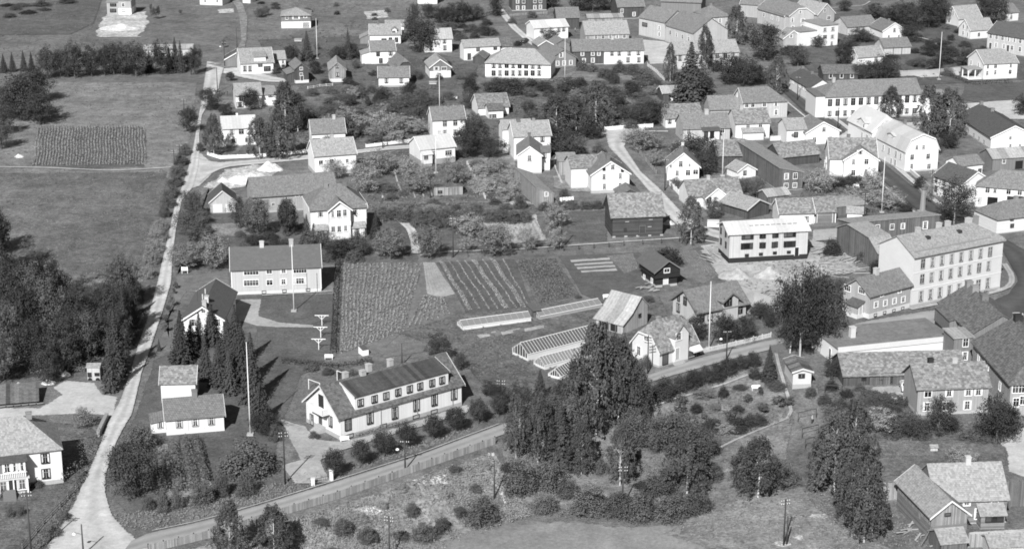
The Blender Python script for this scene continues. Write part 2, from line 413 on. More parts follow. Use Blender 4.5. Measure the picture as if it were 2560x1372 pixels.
    def chim(s, ch, nm=''):
        v = s.vols[nm]
        zr = max(p[1] for p in v['pr']); sr = next(p[0] for p in v['pr'] if p[1] == zr)
        for c in ch:
            c = c if isinstance(c, tuple) else (c,)
            px = c[0]; off = c[1] if len(c) > 1 else 0.0; hh = c[2] if len(c) > 2 else 1.1; cw = c[3] if len(c) > 3 else .7; mt = c[4] if len(c) > 4 else 'brick'
            ss = max(.2, min(v['S'] - .2, sr + off)); zz = v['ztop'](ss)
            best = min((abs(proj(s.L2W(*v['M'](k / 60 * v['L'], ss, zz)))[0] - px), k / 60 * v['L']) for k in range(2, 59))[1]
            x, y, z = v['M'](best, ss, zz); m = MB()
            top = v['z0'] + zr + hh
            m.box(x - cw / 2, x + cw / 2, y - cw / 2, y + cw / 2, z - .5, top)
            m.box(x - cw / 2 - .07, x + cw / 2 + .07, y - cw / 2 - .07, y + cw / 2 + .07, top, top + .12)
            m.box(x - cw / 2 + .1, x + cw / 2 - .1, y - cw / 2 + .1, y + cw / 2 - .1, top + .12, top + .2)
            m.obj('chimney', mt, v['roofo'])
    def face(s, face, nm):
        v = s.vols[nm]; x0, y0, w, d, z0 = v['x0'], v['y0'], v['w'], v['d'], v['z0']
        return {'f': ((x0, y0), (1, 0), w), 'l': ((x0, y0 + d), (0, -1), d), 'r': ((x0 + w, y0), (0, 1), d), 'b': ((x0 + w, y0 + d), (-1, 0), w)}[face]
    def at(s, face, px, py, nm='', off=0.0):
        """local position on a wall seen at a pixel -> (u, z)"""
        (ox, oy), (dx, dy), W = s.face(face, nm)
        O = s.L2W(ox, oy); D = (s.ux * dx + s.uy * dy); n = Vector((D.y, -D.x, 0))
        r = ray(px, py); t = (O - CAMP).dot(n) / r.dot(n); P = CAMP + r * t
        return (P - O).dot(D), P.z - s.o.z - s.vols[nm]['z0'], W
    def top_at(s, face, u, nm):
        v = s.vols[nm]
        endface = (face in 'lr') if v['ro'] == 'x' else (face in 'fb')
        if not endface: return v['pr'][0][1] if face in 'fl' else v['pr'][-1][1]
        uu = u
        if v['ro'] == 'x' and face == 'l': uu = v['S'] - u
        z = v['ztop'](max(0, min(v['S'], uu)))
        pe = v['ends'][0 if face in 'lf' else 1]
        return min(z, max(p[1] for p in pe))
    def place(s, face, u, z, nm):
        (ox, oy), (dx, dy), W = s.face(face, nm)
        return Matrix.Translation((ox + dx * u, oy + dy * u, s.vols[nm]['z0'] + z)) @ Matrix.Rotation(math.atan2(dy, dx), 4, 'Z')
    def win(s, face, st, pts, nm='', clamp=True, bars=True, cur=.55):
        w, h = WIN[st[0]]; cm = CASE[st[1] if len(st) > 1 else 'w']
        if st[0] in 'vr': bars = False; cur = 0
        for p in pts:
            ww, hh = (w, h) if len(p) < 4 else p[2:4]
            u, z, W = s.at(face, p[0], p[1], nm)
            if clamp:
                ww = min(ww, W - .5); u = max(ww / 2 + .2, min(W - ww / 2 - .2, u))
                tz = s.top_at(face, u, nm)
                if tz - hh - .35 < 0: hh = max(.3, tz - .5)
                z = max(hh / 2 + .1, min(tz - hh / 2 - .18, z))
            c, pn, b, cu = win_meshes(ww, hh, cm, bars); mw = s.place(face, u, z, nm)
            wo2 = link('window', c, s.root, mw=mw); link('pane', pn, wo2)
            if b: link('glazing_bars', b, wo2)
            if random.random() < cur: [link('curtain', q_, wo2) for q_ in cu]
        return s
    def rows(s, face, st, p0, p1, n, nm='', **k):
        return s.win(face, st, [(p0[0] + (p1[0] - p0[0]) * i / max(1, n - 1), p0[1] + (p1[1] - p0[1]) * i / max(1, n - 1)) + tuple(p0[2:4]) for i in range(n)], nm, **k)
    def door(s, face, pts, dm='D', cm='white', st='d', nm=''):
        w, h = WIN[st]
        for p in pts:
            ww, hh = (w, h) if len(p) < 4 else p[2:4]
            u, z, W = s.at(face, p[0], p[1], nm); u = max(ww / 2 + .15, min(W - ww / 2 - .15, u))
            z = max(hh / 2 + s.vols[nm]['base'] * .8, min(z, s.top_at(face, u, nm) - hh / 2 - .2))
            c, l = door_meshes(ww, hh, dm, cm); o = link('door', c, s.root, mw=s.place(face, u, z, nm)); link('door_leaf', l, o)
        return s
    def band(s, face, z, nm='', mat='offw', th=.16, out=.07, name='string_course'):
        (ox, oy), (dx, dy), W = s.face(face, nm); m = MB(); m.box(-.05, W + .05, -out, .03, z - th / 2, z + th / 2)
        m.obj(name, mat, s.root, mw=s.place(face, 0, 0, nm)); return s
    def corner(s, mat='white', nm='', faces='flr'):
        v = s.vols[nm]
        for x in (v['x0'], v['x0'] + v['w']):
            for y in (v['y0'],):
                m = MB(); k = .05; hh = min(v['pr'][0][1], v['pr'][-1][1]) - .02
                m.box(x - k - .05, x + k + .05, y - k - .03, y + k, v['z0'] + v['base'] + .02, v['z0'] + hh); m.obj('corner_board', mat, s.root)
        return s
    def part(s, name, mat, fn, uv=True):
        m = MB(); fn(m); return m.obj(name, mat, s.root, uv)
    def steps(s, face, px, n=4, w=1.6, mat='stone', nm=''):
        u, z, W = s.at(face, px[0], px[1], nm)
        m = MB()
        for i in range(n): m.box(-w / 2 - .01 * i, w / 2 + .01 * i, -.3 * (i + 1), -.02, -.2, (n - i) * .17)
        m.obj('steps', mat, s.root, mw=s.place(face, u, 0, nm)); return s
FOOT = []; DEBUG = False
def H(*a, **k): return House(*a, **k)
# ================================================================== the buildings, lower left first
b = H('house', 'white hipped house with glazed two-storey veranda, cut by the left edge', 'house', (-75, 1234), (159, 1206), e=1143, d=10.5, q=(1, 1), pitch=36, wall='WP', roof='tl', base=.7, ov=.5, ch=[(72, 0, .5, .9)], lm='the veranda house at the left edge')
b.win('f', 'nk', [(113, 1145, 1.2, 1.5), (115, 1183, 1.2, 1.5)])
b.vol('veranda', b.w - 12.3, -2.4, 6.7, 2.4, 0, 2.6, nowall=False, wall='dark', roof='offw', flat_=True, ov=.25, base=.5)
b.vol('glazed_bay', b.w - 12.2, -2.2, 6.5, 2.2, 2.95, 2.55, wall='G2', roof='td', prof=[(0, 2.5), (1, 2.9)], base=0, ov=.3)
for k in range(3): b.win('f', 'nw', [(16 + 22 * k, 1153, 1.15, 1.4)], nm='glazed_bay', cur=.9)
def _rail(m):
    x0 = b.w - 12.4
    m.box(x0, x0 + 6.8, -2.66, -2.6, 3.75, 3.83)
    for i in range(24): m.box(x0 + .28 * i, x0 + .28 * i + .14, -2.65, -2.61, 2.95, 3.75)
b.part('balustrade', 'white', _rail)
for k in range(4): b.part('column', 'white', lambda m: m.box(b.w - 12.2 + 2.15 * k, b.w - 12.0 + 2.15 * k, -2.62, -2.42, -.2, 2.7))
b.win('f', 'nw', [(8, 1205, 1.4, 1.6), (60, 1197, 1.4, 1.6)], nm='veranda')
def _st(m):
    for i in range(7): m.box(b.w - 9.6, b.w - 7.6, -2.7 - .32 * (i + 1), -2.6, -.3, 1.0 - .15 * i)
b.part('steps', 'wood', _st)

b = H('cabin', 'white low cabin with three windows and coarse tiled roof beside the gravel road', 'cabin', (417, 1088), (561, 1076), e=1048, d=8.2, pitch=27, wall='W', roof='cabin', base=.45, bm='wbase', trim='offw', ch=[(487, 0, 1.2, .9)], lm='the low tiled cabin')
b.win('f', 'ng', [(448, 1058), (488, 1053), (528, 1049)])
b.part('corner_board', 'offw', lambda m: m.box(b.w * .37, b.w * .37 + .12, -.05, .02, .4, b.h - .1))
b.part('corner_board', 'offw', lambda m: m.box(b.w * .64, b.w * .64 + .12, -.05, .02, .4, b.h - .1))
b.vol('side_room', -2.5, 1.4, 2.45, 4.0, 0, 2.0, ro='y', prof=[(0, 1.9), (1, 2.3)], wall='W', roof='cabin', base=.35, bm='wbase', ov=.2)
b.win('f', 'sg', [(401, 1061, .9, 1.0)], nm='side_room')
H('outbuilding', 'white annex with pale shingled roof standing behind the low cabin', 'outbuilding', (404, 1002), (490, 1000), e=956, d=5.5, pitch=36, wall='W', roof='sl', base=.3, trim='offw', lm='the pale shingled annex')

b = H('house', 'white gabled house with dark roof, end-on behind the row of tall spruces', 'house', (462, 858), (560, 858), e=797, d=17, ro='y', pitch=33, wall='W', roof='ft', base=.5, trim='white', ov=.5, og=.5, ch=[(507, .3, 1.0, .8, 'lightbrick'), (517, .3, 1.0, .8, 'lightbrick')], lm='the dark-roofed gable house')
b.win('f', 'bw', [(482, 806), (543, 806), (478, 836), (540, 838)]); b.win('f', 'sw', [(508, 776, 1.0, .9)])
b.part('antenna', 'pole', lambda m: (m.bar((b.w / 2 - .9, .2, b.h + 3.6), (b.w / 2 - .9, .2, b.h + 6.0), .07, .07), m.bar((b.w / 2 - 1.7, .2, b.h + 5.9), (b.w / 2 - .1, .2, b.h + 5.9), .05, .05)))
for k in (.35, .55): b.part('vent_pipe', 'offw', lambda m: m.tube([(b.w * .38, b.d * k, b.h + 1.5), (b.w * .38, b.d * k, b.h + 3.1)], [.12, .12]))

b = H('house', 'grey two-storey house with two chimneys facing the flagpole lawn', 'house', (581, 737), (803, 728), e=674, d=10, pitch=33, wall='GL', roof='ft', base=.55, bm='wbase', trim='white', ch=[(653, 0, 1.1, .9, 'lightbrick'), (727, 0, 1.3, .9, 'lightbrick')], lm='the grey two-chimney house')
b.win('f', 'bw', [(628, 679, 3.0, 1.1), (628, 707, 3.0, 1.2), (750, 674, 2.7, 1.1), (750, 702, 2.7, 1.2)]); b.win('f', 'nw', [(673, 678, 1.1, 1.0), (709, 676, 1.1, 1.0), (674, 706, 1.2, 1.1), (709, 704, 1.2, 1.1)])
b.win('f', 'vk', [(660, 730), (711, 727), (770, 724)]); b.corner()
b.part('drain_pipe', 'grey', lambda m: m.tube([(b.w * .84, -.12, .3), (b.w * .84, -.12, b.h)], [.06, .06]))

# the long white house with the dormer row
b = H('guest_house', 'long white house with a row of eight dormer windows above the lower road', 'house', (852, 1100), (1154, 1013), e=1045, dl=767, pitch=39, wall='W', roof='sd', base=.7, bm='stone', trim='offw', ov=.35, og=.6, ch=[(865, .6, 1.0, .85, 'lightbrick'), (905, -.3, .9, .9, 'lightbrick'), (924, 1.0, 1.2, .85, 'lightbrick'), (978, .6, 1.2, .85, 'lightbrick')], lm='the long white dormer house')
b.win('f', 'tk', [(870, 1060), (925, 1044), (987, 1032), (1041, 1012), (1086, 999), (1135, 984)], cur=.8)
b.win('f', 'vk', [(875, 1090, 1.2, .5), (958, 1064, 1.2, .5), (1040, 1041, 1.2, .5), (1085, 1028, 1.2, .5)])
b.win('l', 'tk', [(780, 1050, .9, 1.8), (827, 1053, .9, 1.8)]); b.door('l', [(802, 1056, 1.1, 2.3)], dm='D', cm='offw'); b.door('l', [(803, 1003, 1.3, 2.2)], dm='dark', cm='dark')
def _dorm(z=0):
    v = b.vols['']; S = b.d; rise = math.tan(R(39)) * S / 2
    x0, x1 = b.w * .13, b.w * .9
    b.vol('dormer', x0, .4, x1 - x0, S * .38, b.h - .1, 2.95, wall='W', roof='pd', prof=[(0, 2.95), (1, rise * .99)], base=0, ov=.22, og=.2, trim='offw')
_dorm()
for p in ((901, 1006), (936, 997), (965, 989), (995, 980), (1024, 972), (1050, 965), (1080, 957), (1105, 950)): b.win('f', 'mk', [p + (1.05, 1.15)], nm='dormer', cur=.9)
def _balc(m):
    m.box(-1.5, 0, b.d * .3, b.d * .72, b.h - .35, b.h - .2); m.box(-1.5, -1.42, b.d * .3, b.d * .72, b.h - .2, b.h + .75)
    m.box(-1.5, 0, b.d * .3, b.d * .3 + .07, b.h - .2, b.h + .75); m.box(-1.5, 0, b.d * .72 - .07, b.d * .72, b.h - .2, b.h + .75)
b.part('balcony', 'W', _balc); b.steps('l', (806, 1085), 6, 2.2)
b.part('door_canopy', 'td', lambda m: m.box(-1.1, 0, b.d * .36, b.d * .62, 3.2, 3.32))
for k in range(3): b.part('drain_pipe', 'grey', lambda m: m.tube([(b.w * (.32 + .3 * k), -.14, .5), (b.w * (.32 + .3 * k), -.14, b.h)], [.06, .06]))

# the log shelter, hut and wood by the left lane
b = H('wood_shelter', 'low shelter roofed with rough planks beside the yard at the left edge', 'shelter', (-28, 1021), (93, 1011), h=.9, d=5.5, prof=[(0, .9), (1, 1.9)], wall='PD', roof='pl', base=0, ov=.5, og=.4, lm='the low plank-roofed shelter')
for k in range(7): b.part('log', 'wood', lambda m: m.tube([(.5 + 1.3 * k, -.35, .3), (1.6 + 1.3 * k, -.35, .34)], [.17, .15], 7))
b = H('site_hut', 'small pale hut on wheels parked at the edge of the wood', 'hut', (219, 950), (251, 950), h=2.5, d=2.0, pitch=18, wall='C', roof='tl', base=0, ov=.15, og=.15, lm='the wheeled hut')
b.win('f', 'sk', [(222, 936, .5, .6), (243, 935, .7, .35)], bars=False, cur=0)
for k in (.2, .8): b.part('wheel', 'rubber', lambda m: m.tube([(b.w * k, -.12, .1), (b.w * k, .08, .1)], [.4, .4], 12))
b.part('stove_pipe', 'dark', lambda m: m.tube([(b.w * .5, b.d * .6, 2.6), (b.w * .5, b.d * .6, 3.5)], [.09, .09]))

# garden outbuildings of the nursery
b = H('stabbur', 'nearly black log storehouse with white door in the allotments', 'storehouse', (1640, 719), (1692, 713), h=2.15, d=7.5, flat_=True, wall='T', roof='ft', base=.5, ov=.1, og=.1, lm='the black log storehouse')
b.win('l', 'sw', [(1611, 693, .7, .9), (1630, 701, .7, .9)]); b.door('f', [(1664, 706, 1.0, 1.8)], dm='offw')
b.vol('jetty', -.45, -.5, b.w + .9, b.d + .9, 2.4, 1.5, ro='y', pitch=35, wall='T', roof='ft', base=0, ov=.6, og=.6, trim='wood'); b.win('f', 'sw', [(1667, 676, 1.2, .8)], nm='jetty', cur=0)
b.part('steps', 'wood', lambda m: [m.box(b.w * .3, b.w * .62, -.5 - .3 * i, -.1, -.2, .45 - .15 * i) for i in range(3)])

b = H('barn', 'grey plank barn with open lean-to and sheet-metal roof beside the greenhouses', 'barn', (1487, 818), (1557, 836), h=2.0, dr=1618, prof=[(0, 2.0), (.36, 3.6), (.37, 3.75), (.7, 6.2), (1, 4.0)], wall='PL', roof='mt', base=0, ov=.35, og=.3, lm='the metal-roofed barn')
b.win('r', 'sk', [(1599, 788, .7, .5)], cur=0, bars=False); b.door('f', [(1510, 806, 2.2, 1.6), (1535, 815, 1.6, 1.6)], dm='rubber', cm='wood')  # near-black leaves stand in for the dark open front of the lean-to
for k in (0.02, .25, .5, .75): b.part('post', 'wood', lambda m: m.box(b.w * k, b.w * k + .14, -.25, -.1, -.2, 1.95))

b = H('shop_house', 'pale half-hipped shop with steep slate roof and front gable on the lower road', 'shop', (1648, 919), (1741, 891), e=878, dl=1580, q=(.42, .42), pitch=50, wall='CP', roof='sl', base=.35, ov=.45, og=.35, trim='offw', ch=[(1646, .5, .4, .7, 'brick')], lm='the half-hipped shop')
b.vol('front_gable', b.w * .36, -.5, b.w * .36, 3.6, 0, b.h + 2.3, ro='y', pitch=48, wall='CP', roof='sl', base=.35, ov=.35, og=.3)
b.win('f', 'xk', [(1663, 895, 1.3, 2.3)], bars=False, cur=0); b.win('f', 'nw', [(1695, 841, 1.4, 1.3)], nm='front_gable'); b.door('f', [(1692, 884, 1.0, 2.2)], dm='C', nm='front_gable')
b.win('f', 'xk', [(1729, 880, 2.0, 2.0)], bars=False, cur=0); b.win('l', 'nw', [(1597, 876, 1.2, 1.7), (1616, 842, 1.2, 1.3)]); b.steps('f', (1695, 905), 3, 2.4, nm='front_gable')
def _aw(m):
    x = b.w * .78
    m.poly([(x, -.1, 2.7), (x + 2.6, -.1, 2.7), (x + 2.6, -1.3, 1.75), (x, -1.3, 1.75)]); m.poly([(x, -1.3, 1.75), (x + 2.6, -1.3, 1.75), (x + 2.6, -1.32, 1.5), (x, -1.32, 1.5)])
    m.poly([(x, -.1, 2.7), (x, -1.3, 1.75), (x, -.1, 1.75)]); m.poly([(x + 2.6, -.1, 2.7), (x + 2.6, -1.3, 1.75), (x + 2.6, -.1, 1.75)])
b.part('awning', 'offw', _aw)

b = H('villa', 'cream villa with tiled roof and glazed dormer behind clipped trees', 'villa', (1742, 814), (1864, 790), e=777, dl=1682, pitch=36, wall='C', roof='tm', base=.5, ov=.7, og=.6, trim='wood', lm='the tiled villa behind clipped trees')
b.vol('dormer', b.w * .5, -.6, b.w * .3, 5.0, 0, b.h + 1.4, ro='y', pitch=36, wall='C', roof='tm', base=.4, ov=.6, og=.6, trim='wood')
b.win('f', 'nk', [(1797, 759, .9, 1.5), (1810, 756, .9, 1.5), (1824, 754, .9, 1.5)], nm='dormer'); b.win('l', 'nk', [(1696, 769, 1.0, 1.7), (1713, 752, 1.0, 1.5), (1697, 744, .7, 1.0)]); b.win('f', 'nk', [(1755, 795), (1775, 791), (1850, 774)])

# the new building
b = H('apartment_block', 'unfinished pale board-clad block with dark windows and black basement wall', 'building', (1822, 659), (2017, 648), e=585, dl=1796, pitch=22, wall='C', roof='mw', base=1.25, bm='tar', trim='offw', ov=.5, og=.5, lm='the unfinished board-clad block')
for x, y, u in ((1869, 588, 1), (1975, 581, 1), (1867, 615, 1), (1974, 610, 1)):
    b.win('f', 'bk', [(x, y, 1.2, 1.15)], bars=False, cur=0); b.win('f', 'nk', [(x - 11, y + .6, .55, 1.15), (x + 11, y - .6, .55, 1.15)], bars=False, cur=0)
b.win('f', 'nk', [(1903.5, 586, .65, 1.1), (1910, 586, .65, 1.1), (1935.5, 584, .65, 1.1), (1942, 584, .65, 1.1), (1903, 613, .65, 1.1), (1909.5, 613, .65, 1.1), (1933.5, 612, .65, 1.1), (1940, 611, .65, 1.1)], bars=False, cur=0)
b.win('f', 'vk', [(1867, 638), (1902, 635), (1937, 632), (1972, 630)]); b.win('l', 'nk', [(1803, 576, .8, 1.2), (1815, 584, .8, 1.2), (1803, 603, .8, 1.2), (1815, 612, .8, 1.2)], bars=False, cur=0); b.door('f', [(1991, 641, .9, 1.9)], dm='rubber', cm='offw')
for k in range(9):
    b.part('roof_batten', 'grey', lambda m: m.box(b.w * (.28 + .07 * k), b.w * (.28 + .07 * k) + .9, 1.9, 2.6, b.h + 1.02, b.h + 1.1))

b = H('log_barn', 'big dark log barn raised on stone blocks beside the gravel lane', 'barn', (1531, 594), (1656, 589), e=541, d=9.5, pitch=40, wall='L', roof='sl', base=0, ov=.5, og=.6, lm='the big dark log barn')
b.door('f', [(1606, 573, 1.3, 1.7)], dm='L', cm='wood'); b.win('f', 'sk', [(1563, 574, .5, .5)], cur=0, bars=False)
for k in range(5): b.part('foundation_stone', 'stone', lambda m: m.box(b.w * k / 4.2, b.w * k / 4.2 + .7, -.07, .6, -.4, .35))
for x, z in ((.25, 3.6), (.72, 3.9), (.7, 2.2)): b.part('hatch', 'stone', lambda m: m.box(b.w * x, b.w * x + .9, -.05, .02, z, z + .16))
b.part('corner_joint', 'L', lambda m: m.box(b.w * .51, b.w * .51 + .22, -.12, .02, .2, b.h))

# the white villa with the veranda and its yard
b = H('villa', 'large white villa with hipped roof, front gable and two-storey veranda', 'villa', (778, 601), (917, 591), e=524, d=11, q=(.85, .85), pitch=36, wall='W', roof='tm', base=.6, trim='white', ov=.5, ch=[(815, -.2, .9, 1.0), (861, -.2, .9, 1.0)], lm='the large white villa')
x0, x1 = b.w * .31, b.w * .69
b.vol('veranda', x0, -2.0, x1 - x0, 6.5, 0, b.h + .1, ro='y', pitch=38, wall='W', roof='tm', base=.5, trim='white', ov=.5, og=.5)
b.win('f', 'nw', [(832, 535, .75, 1.5), (847, 534, .9, 1.6), (862, 532, .75, 1.5)], nm='veranda', cur=.6); b.win('f', 'nw', [(833, 570, 1.1, 1.9), (848, 569, 1.1, 2.0), (864, 567, .9, 1.9)], nm='veranda')
b.win('f', 'tw', [(801, 532, 1.5, 1.7), (888, 527, 1.5, 1.7)])
for nm_, xa in (('bay_window', b.w * .05), ('bay_window_2', b.w * .73)):
    b.vol(nm_, xa, -1.2, b.w * .22, 1.25, 0, 2.9, prof=[(0, 2.7), (1, 3.6)], wall='W', roof='tl', base=.5, ov=.3, wallname='bay_window')
b.win('f', 'tw', [(802, 566, 1.7, 1.5)], nm='bay_window'); b.win('f', 'tw', [(890, 564, 1.7, 1.7)], nm='bay_window_2'); b.win('r', 'tw', [(925, 518, .9, 1.7), (926, 551, .9, 1.7)])
b.part('balustrade', 'white', lambda m: m.box(x0 - .05, x1 + .05, -2.1, -2.02, 3.6, 4.5))

b = H('barn', 'long grey barn with broad tiled roof behind the white villa', 'barn', (633, 534), (843, 519), e=491, d=10, pitch=33, wall='G', roof='tm', base=.4, ov=.5, lm='the long grey barn')
b.win('f', 'so', [(743, 487, 1.0, .6), (683, 511, .6, .7)]); b.door('f', [(660, 512, 2.4, 2.4), (720, 508, 2.2, 2.2)], dm='G2', cm='grey')
b = H('garage', 'small pale garage with double doors under a steep ribbed roof', 'garage', (526, 534), (590, 531), h=2.9, d=7.5, ro='y', pitch=40, wall='C', roof='td', base=.2, trim='offw', lm='the pale garage')
b.door('f', [(544, 521, 2.1, 2.0), (575, 520, 2.1, 2.0)], dm='WH', cm='offw', st='g')

# houses along the side road
b = H('house', 'white house with pale roof and single chimney just right of the gravel heap', 'house', (788, 440), (891, 432), e=390, d=8.5, pitch=37, wall='WP', roof='tl', base=1.0, bm='stone', trim='white', ch=[(830, .2, .9, .9, 'lightbrick')], lm='the white house by the gravel heap')
b.win('f', 'nw', [(802, 406, 1.0, 1.0), (829, 403, 1.0, 1.0), (868, 402, 1.0, 1.0)])
b = H('house', 'white house with tile roof directly behind the pale-roofed one by the gravel heap', 'house', (781, 372), (864, 368), e=334, d=8, pitch=36, wall='WP', roof='tm', base=.3, trim='white', ch=[(835, 0, 1.0, .8, 'lightbrick')])
b.win('f', 'bk', [(790, 353), (827, 352)])
b = H('cottage', 'white cottage with very pale roof, grey basement and corner porch above the allotments', 'cottage', (1052, 415), (1138, 406), e=374, d=8.5, pitch=30, wall='W', roof='mw', base=1.5, bm='conc', trim='white', ch=[(1098, 0, .9, .7, 'lightbrick')], lm='the pale-roofed cottage')
b.win('f', 'bg', [(1083, 384, 1.4, 1.1), (1121, 382, 1.6, 1.1)]); b.vol('porch', .2, -1.6, 2.5, 1.6, 1.1, 2.2, prof=[(0, 2.2), (1, 2.9)], wall='W', roof='mw', base=0, ov=.25); b.win('f', 'sg', [(1063, 388, 1.0, 1.0)], nm='porch')
b.part('porch_post', 'conc', lambda m: m.box(.3, 2.6, -1.5, -.1, -.3, 1.1)); b.door('f', [(1068, 408, .9, 1.8)], dm='D')
b = H('house', 'white two-storey house with tile roof standing left of the flowering bush', 'house', (1082, 347), (1163, 343), e=300, d=7.5, pitch=36, wall='WP', roof='tm', base=.4, trim='white', ch=[(1120, 0, .7, .7)], lm='the tall white house by the flowering bush')
b.win('f', 'ng', [(1112, 309), (1138, 307), (1112, 332), (1138, 331)])
b.vol('rear_wing', b.w * .75, b.d, b.w * .3, 5, 0, b.h, ro='y', pitch=38, wall='WP', roof='tl', base=0)
b = H('house', 'low house with broad pale tile roof and small dark-roofed front room', 'house', (1196, 291), (1272, 287), e=269, d=9, pitch=33, wall='WP', roof='sl', base=.3, trim='offw')
b.vol('front_room', b.w * .22, -4.6, b.w * .48, 4.6, 0, 2.7, pitch=30, wall='WP', roof='sd', base=.3); b.win('f', 'nk', [(1219, 296, .9, 1.2), (1236, 296, .9, 1.2)], nm='front_room')
b = H('house', 'tall white house with two-tone tile roof behind the white gable house', 'house', (1285, 402), (1376, 398), e=341, d=9, pitch=33, wall='WP', roof='tl', base=.5, trim='white', ch=[(1296, 0, .8, 1.0), (1334, 0, .6, .7)], lm='the tall white house')
b.win('f', 'nk', [(1330, 350, .9, 1.2), (1356, 348, .9, 1.2), (1330, 378, .9, 1.2)]); b.vol('rear_wing', -1.5, b.d, b.w * .8, 6, 0, b.h, pitch=30, wall='WP', roof='tl', base=0)
b = H('house', 'white gable-fronted house with plain upper wall beside the long plank shed', 'house', (1294, 434), (1354, 434), e=388, d=12, ro='y', pitch=36, wall='WP', roof='tm', base=.4, trim='white', ch=[(1318, 0, .8, .8)], lm='the plain white gable house')
b.win('f', 'no', [(1324, 396, 1.3, 1.5)]); b.vol('side_bay', b.w, 3, 2.2, 4, 0, 5.0, prof=[(0, 5.0), (1, 5.5)], wall='WP', roof='tm', base=.3); b.win('f', 'nk', [(1360, 382)], nm='side_bay')
b = H('plank_shed', 'long narrow weathered plank shed with a one-way sloping roof', 'shed', (1341, 519), (1384, 516), h=4.9, d=21, ro='y', prof=[(0, 4.9), (1, 3.2)], wall='P', roof='tl', base=0, ov=.2, og=.15, lm='the long plank shed')
b.win('f', 'sw', [(1366, 485, .8, 1.0)])
b.part('prop', 'wood', lambda m: m.bar((-2.2, b.d * .8, .1), (-.05, b.d * .8, 3.4), .16, .16))
b = H('house', 'white gable-fronted house with two round vents left of the gravel lane', 'house', (1478, 484), (1573, 480), e=437, d=10, ro='y', pitch=33, wall='W', roof='tm', base=.7, trim='white', ch=[(1520, 0, 1.0, 1.0)], lm='the white house with round vents')
b.win('f', 'nw', [(1532, 418, 1.2, 1.2), (1510, 442), (1551, 440), (1511, 466), (1550, 464)]); b.win('f', 'rk', [(1510, 423), (1556, 421)])
b.vol('rear_wing', -4.2, 5, 7, 8, 0, 5.6, pitch=28, wall='W', roof='sl', base=.4); b.win('f', 'nw', [(1473, 410, .9, 1.2)], nm='rear_wing')
b = H('plank_shed', 'brown upright-board shed leaning on the white house left of the lane', 'shed', (1397, 438), (1441, 437), h=3.7, d=6, prof=[(0, 3.7), (1, 4.4)], wall='P', roof='tl', base=0, ov=.2)
b = H('house', 'white gable house right of the gravel lane behind a white fence', 'house', (1668, 451), (1747, 452), e=415, d=8.5, ro='y', pitch=40, wall='W', roof='tm', base=.8, bm='wbase', trim='white', ov=.5, ch=[(1682, 0, .7, .7, 'lightbrick')], lm='the white gable house right of the lane')
b.win('f', 'nw', [(1702, 410, 1.3, 1.5), (1677, 416, .7, .8), (1724, 413, .7, .8), (1693, 433, 1.1, 1.4), (1720, 432, 1.1, 1.4), (1739, 430, 1.2, 1.2)]); b.win('l', 'nw', [(1656, 418), (1657, 436)])
# ------------------------------------------------------------------ right side, from below
b = H('house', 'old timber house with mossy roof and open porch in the lower right corner', 'house', (2335, 1313), (2514, 1305), e=1248, d=9.5, pitch=38, wall='LG', roof='tl', base=.3, ov=.5, og=.3, ch=[(2420, 0, 1.1, .8, 'lightbrick')], lm='the old porch house')
b.win('f', 'sw', [(2417, 1254, 1.0, .9), (2487, 1253, 1.0, .9)]); b.win('f', 'nw', [(2446, 1283, 1.1, 1.6)])
b.vol('porch', b.w - 4.6, -2.0, 3.7, 2.0, 0, 2.5, prof=[(0, 2.4), (1, 3.4)], wall='LG', roof='tl', base=.15, ov=.3); b.win('f', 'nk', [(2472, 1289, .8, .9), (2487, 1288, .8, .9), (2502, 1287, .8, .9)], nm='porch', bars=False, cur=0)
b = H('barn', 'gabled plank barn with steep shingle roof built onto the old porch house', 'barn', (2325, 1354), (2414, 1343), e=1288, d=13, ro='y', pitch=38, wall='P', roof='tl', base=0, ov=.5, og=.5, trim='offw', low='LG', lowh=2.6, lm='the gabled plank barn')
b.win('f', 'sk', [(2369, 1285, .8, .3)], bars=False, cur=0); b.door('l', [(2300, 1270, 1.0, 2.4)], dm='P', cm='wood')
b.part('prop', 'wood', lambda m: m.bar((-2.0, -1.2, .05), (.1, -.05, 2.6), .1, .1))
b = H('shed', 'small shingle-roofed shed at the bottom edge below the plank barn', 'shed', (2352, 1388), (2416, 1380), h=1.9, d=4.5, pitch=28, wall='PD', roof='tl', base=0, ov=.25)
b = H('shed', 'low tiled lean-to against the board fence in the bottom right corner', 'shed', (2475, 1392), (2585, 1386), h=1.6, d=4.0, pitch=25, wall='C', roof='tl', base=0, ov=.25)

b = H('house', 'grey two-storey house with white windows and two chimneys behind leafy trees', 'house', (2291, 1038), (2467, 1031), e=970, d=8, pitch=36, wall='G', roof='sl', base=.5, ov=.45, og=.45, ch=[(2327, .4, .8, .9, 'dark'), (2384, .2, .8, .9, 'lightbrick')], lm='the grey house with white windows')
b.win('f', 'nw', [(2320, 981, 1.2, 1.5), (2373, 978, 1.2, 1.5), (2421, 977, 1.2, 1.5), (2446, 976, 1.2, 1.5), (2317, 1016, 1.2, 1.5), (2418, 1012, 1.2, 1.5), (2365, 1014, 1.2, 1.5)])
b = H('shed', 'long dark shed with slate roof and barn doors in front of the flat shop', 'shed', (2108, 965), (2412, 955), e=938, d=9, pitch=30, wall='D', roof='sl', base=0, ov=.4, lm='the long dark shed')
b.door('f', [(2190, 950, 2.4, 2.2), (2215, 949, 2.4, 2.2), (2243, 948, 2.4, 2.2)], dm='PD', cm='dark'); b.win('f', 'sk', [(2160, 945, .7, .6)], bars=False, cur=0)
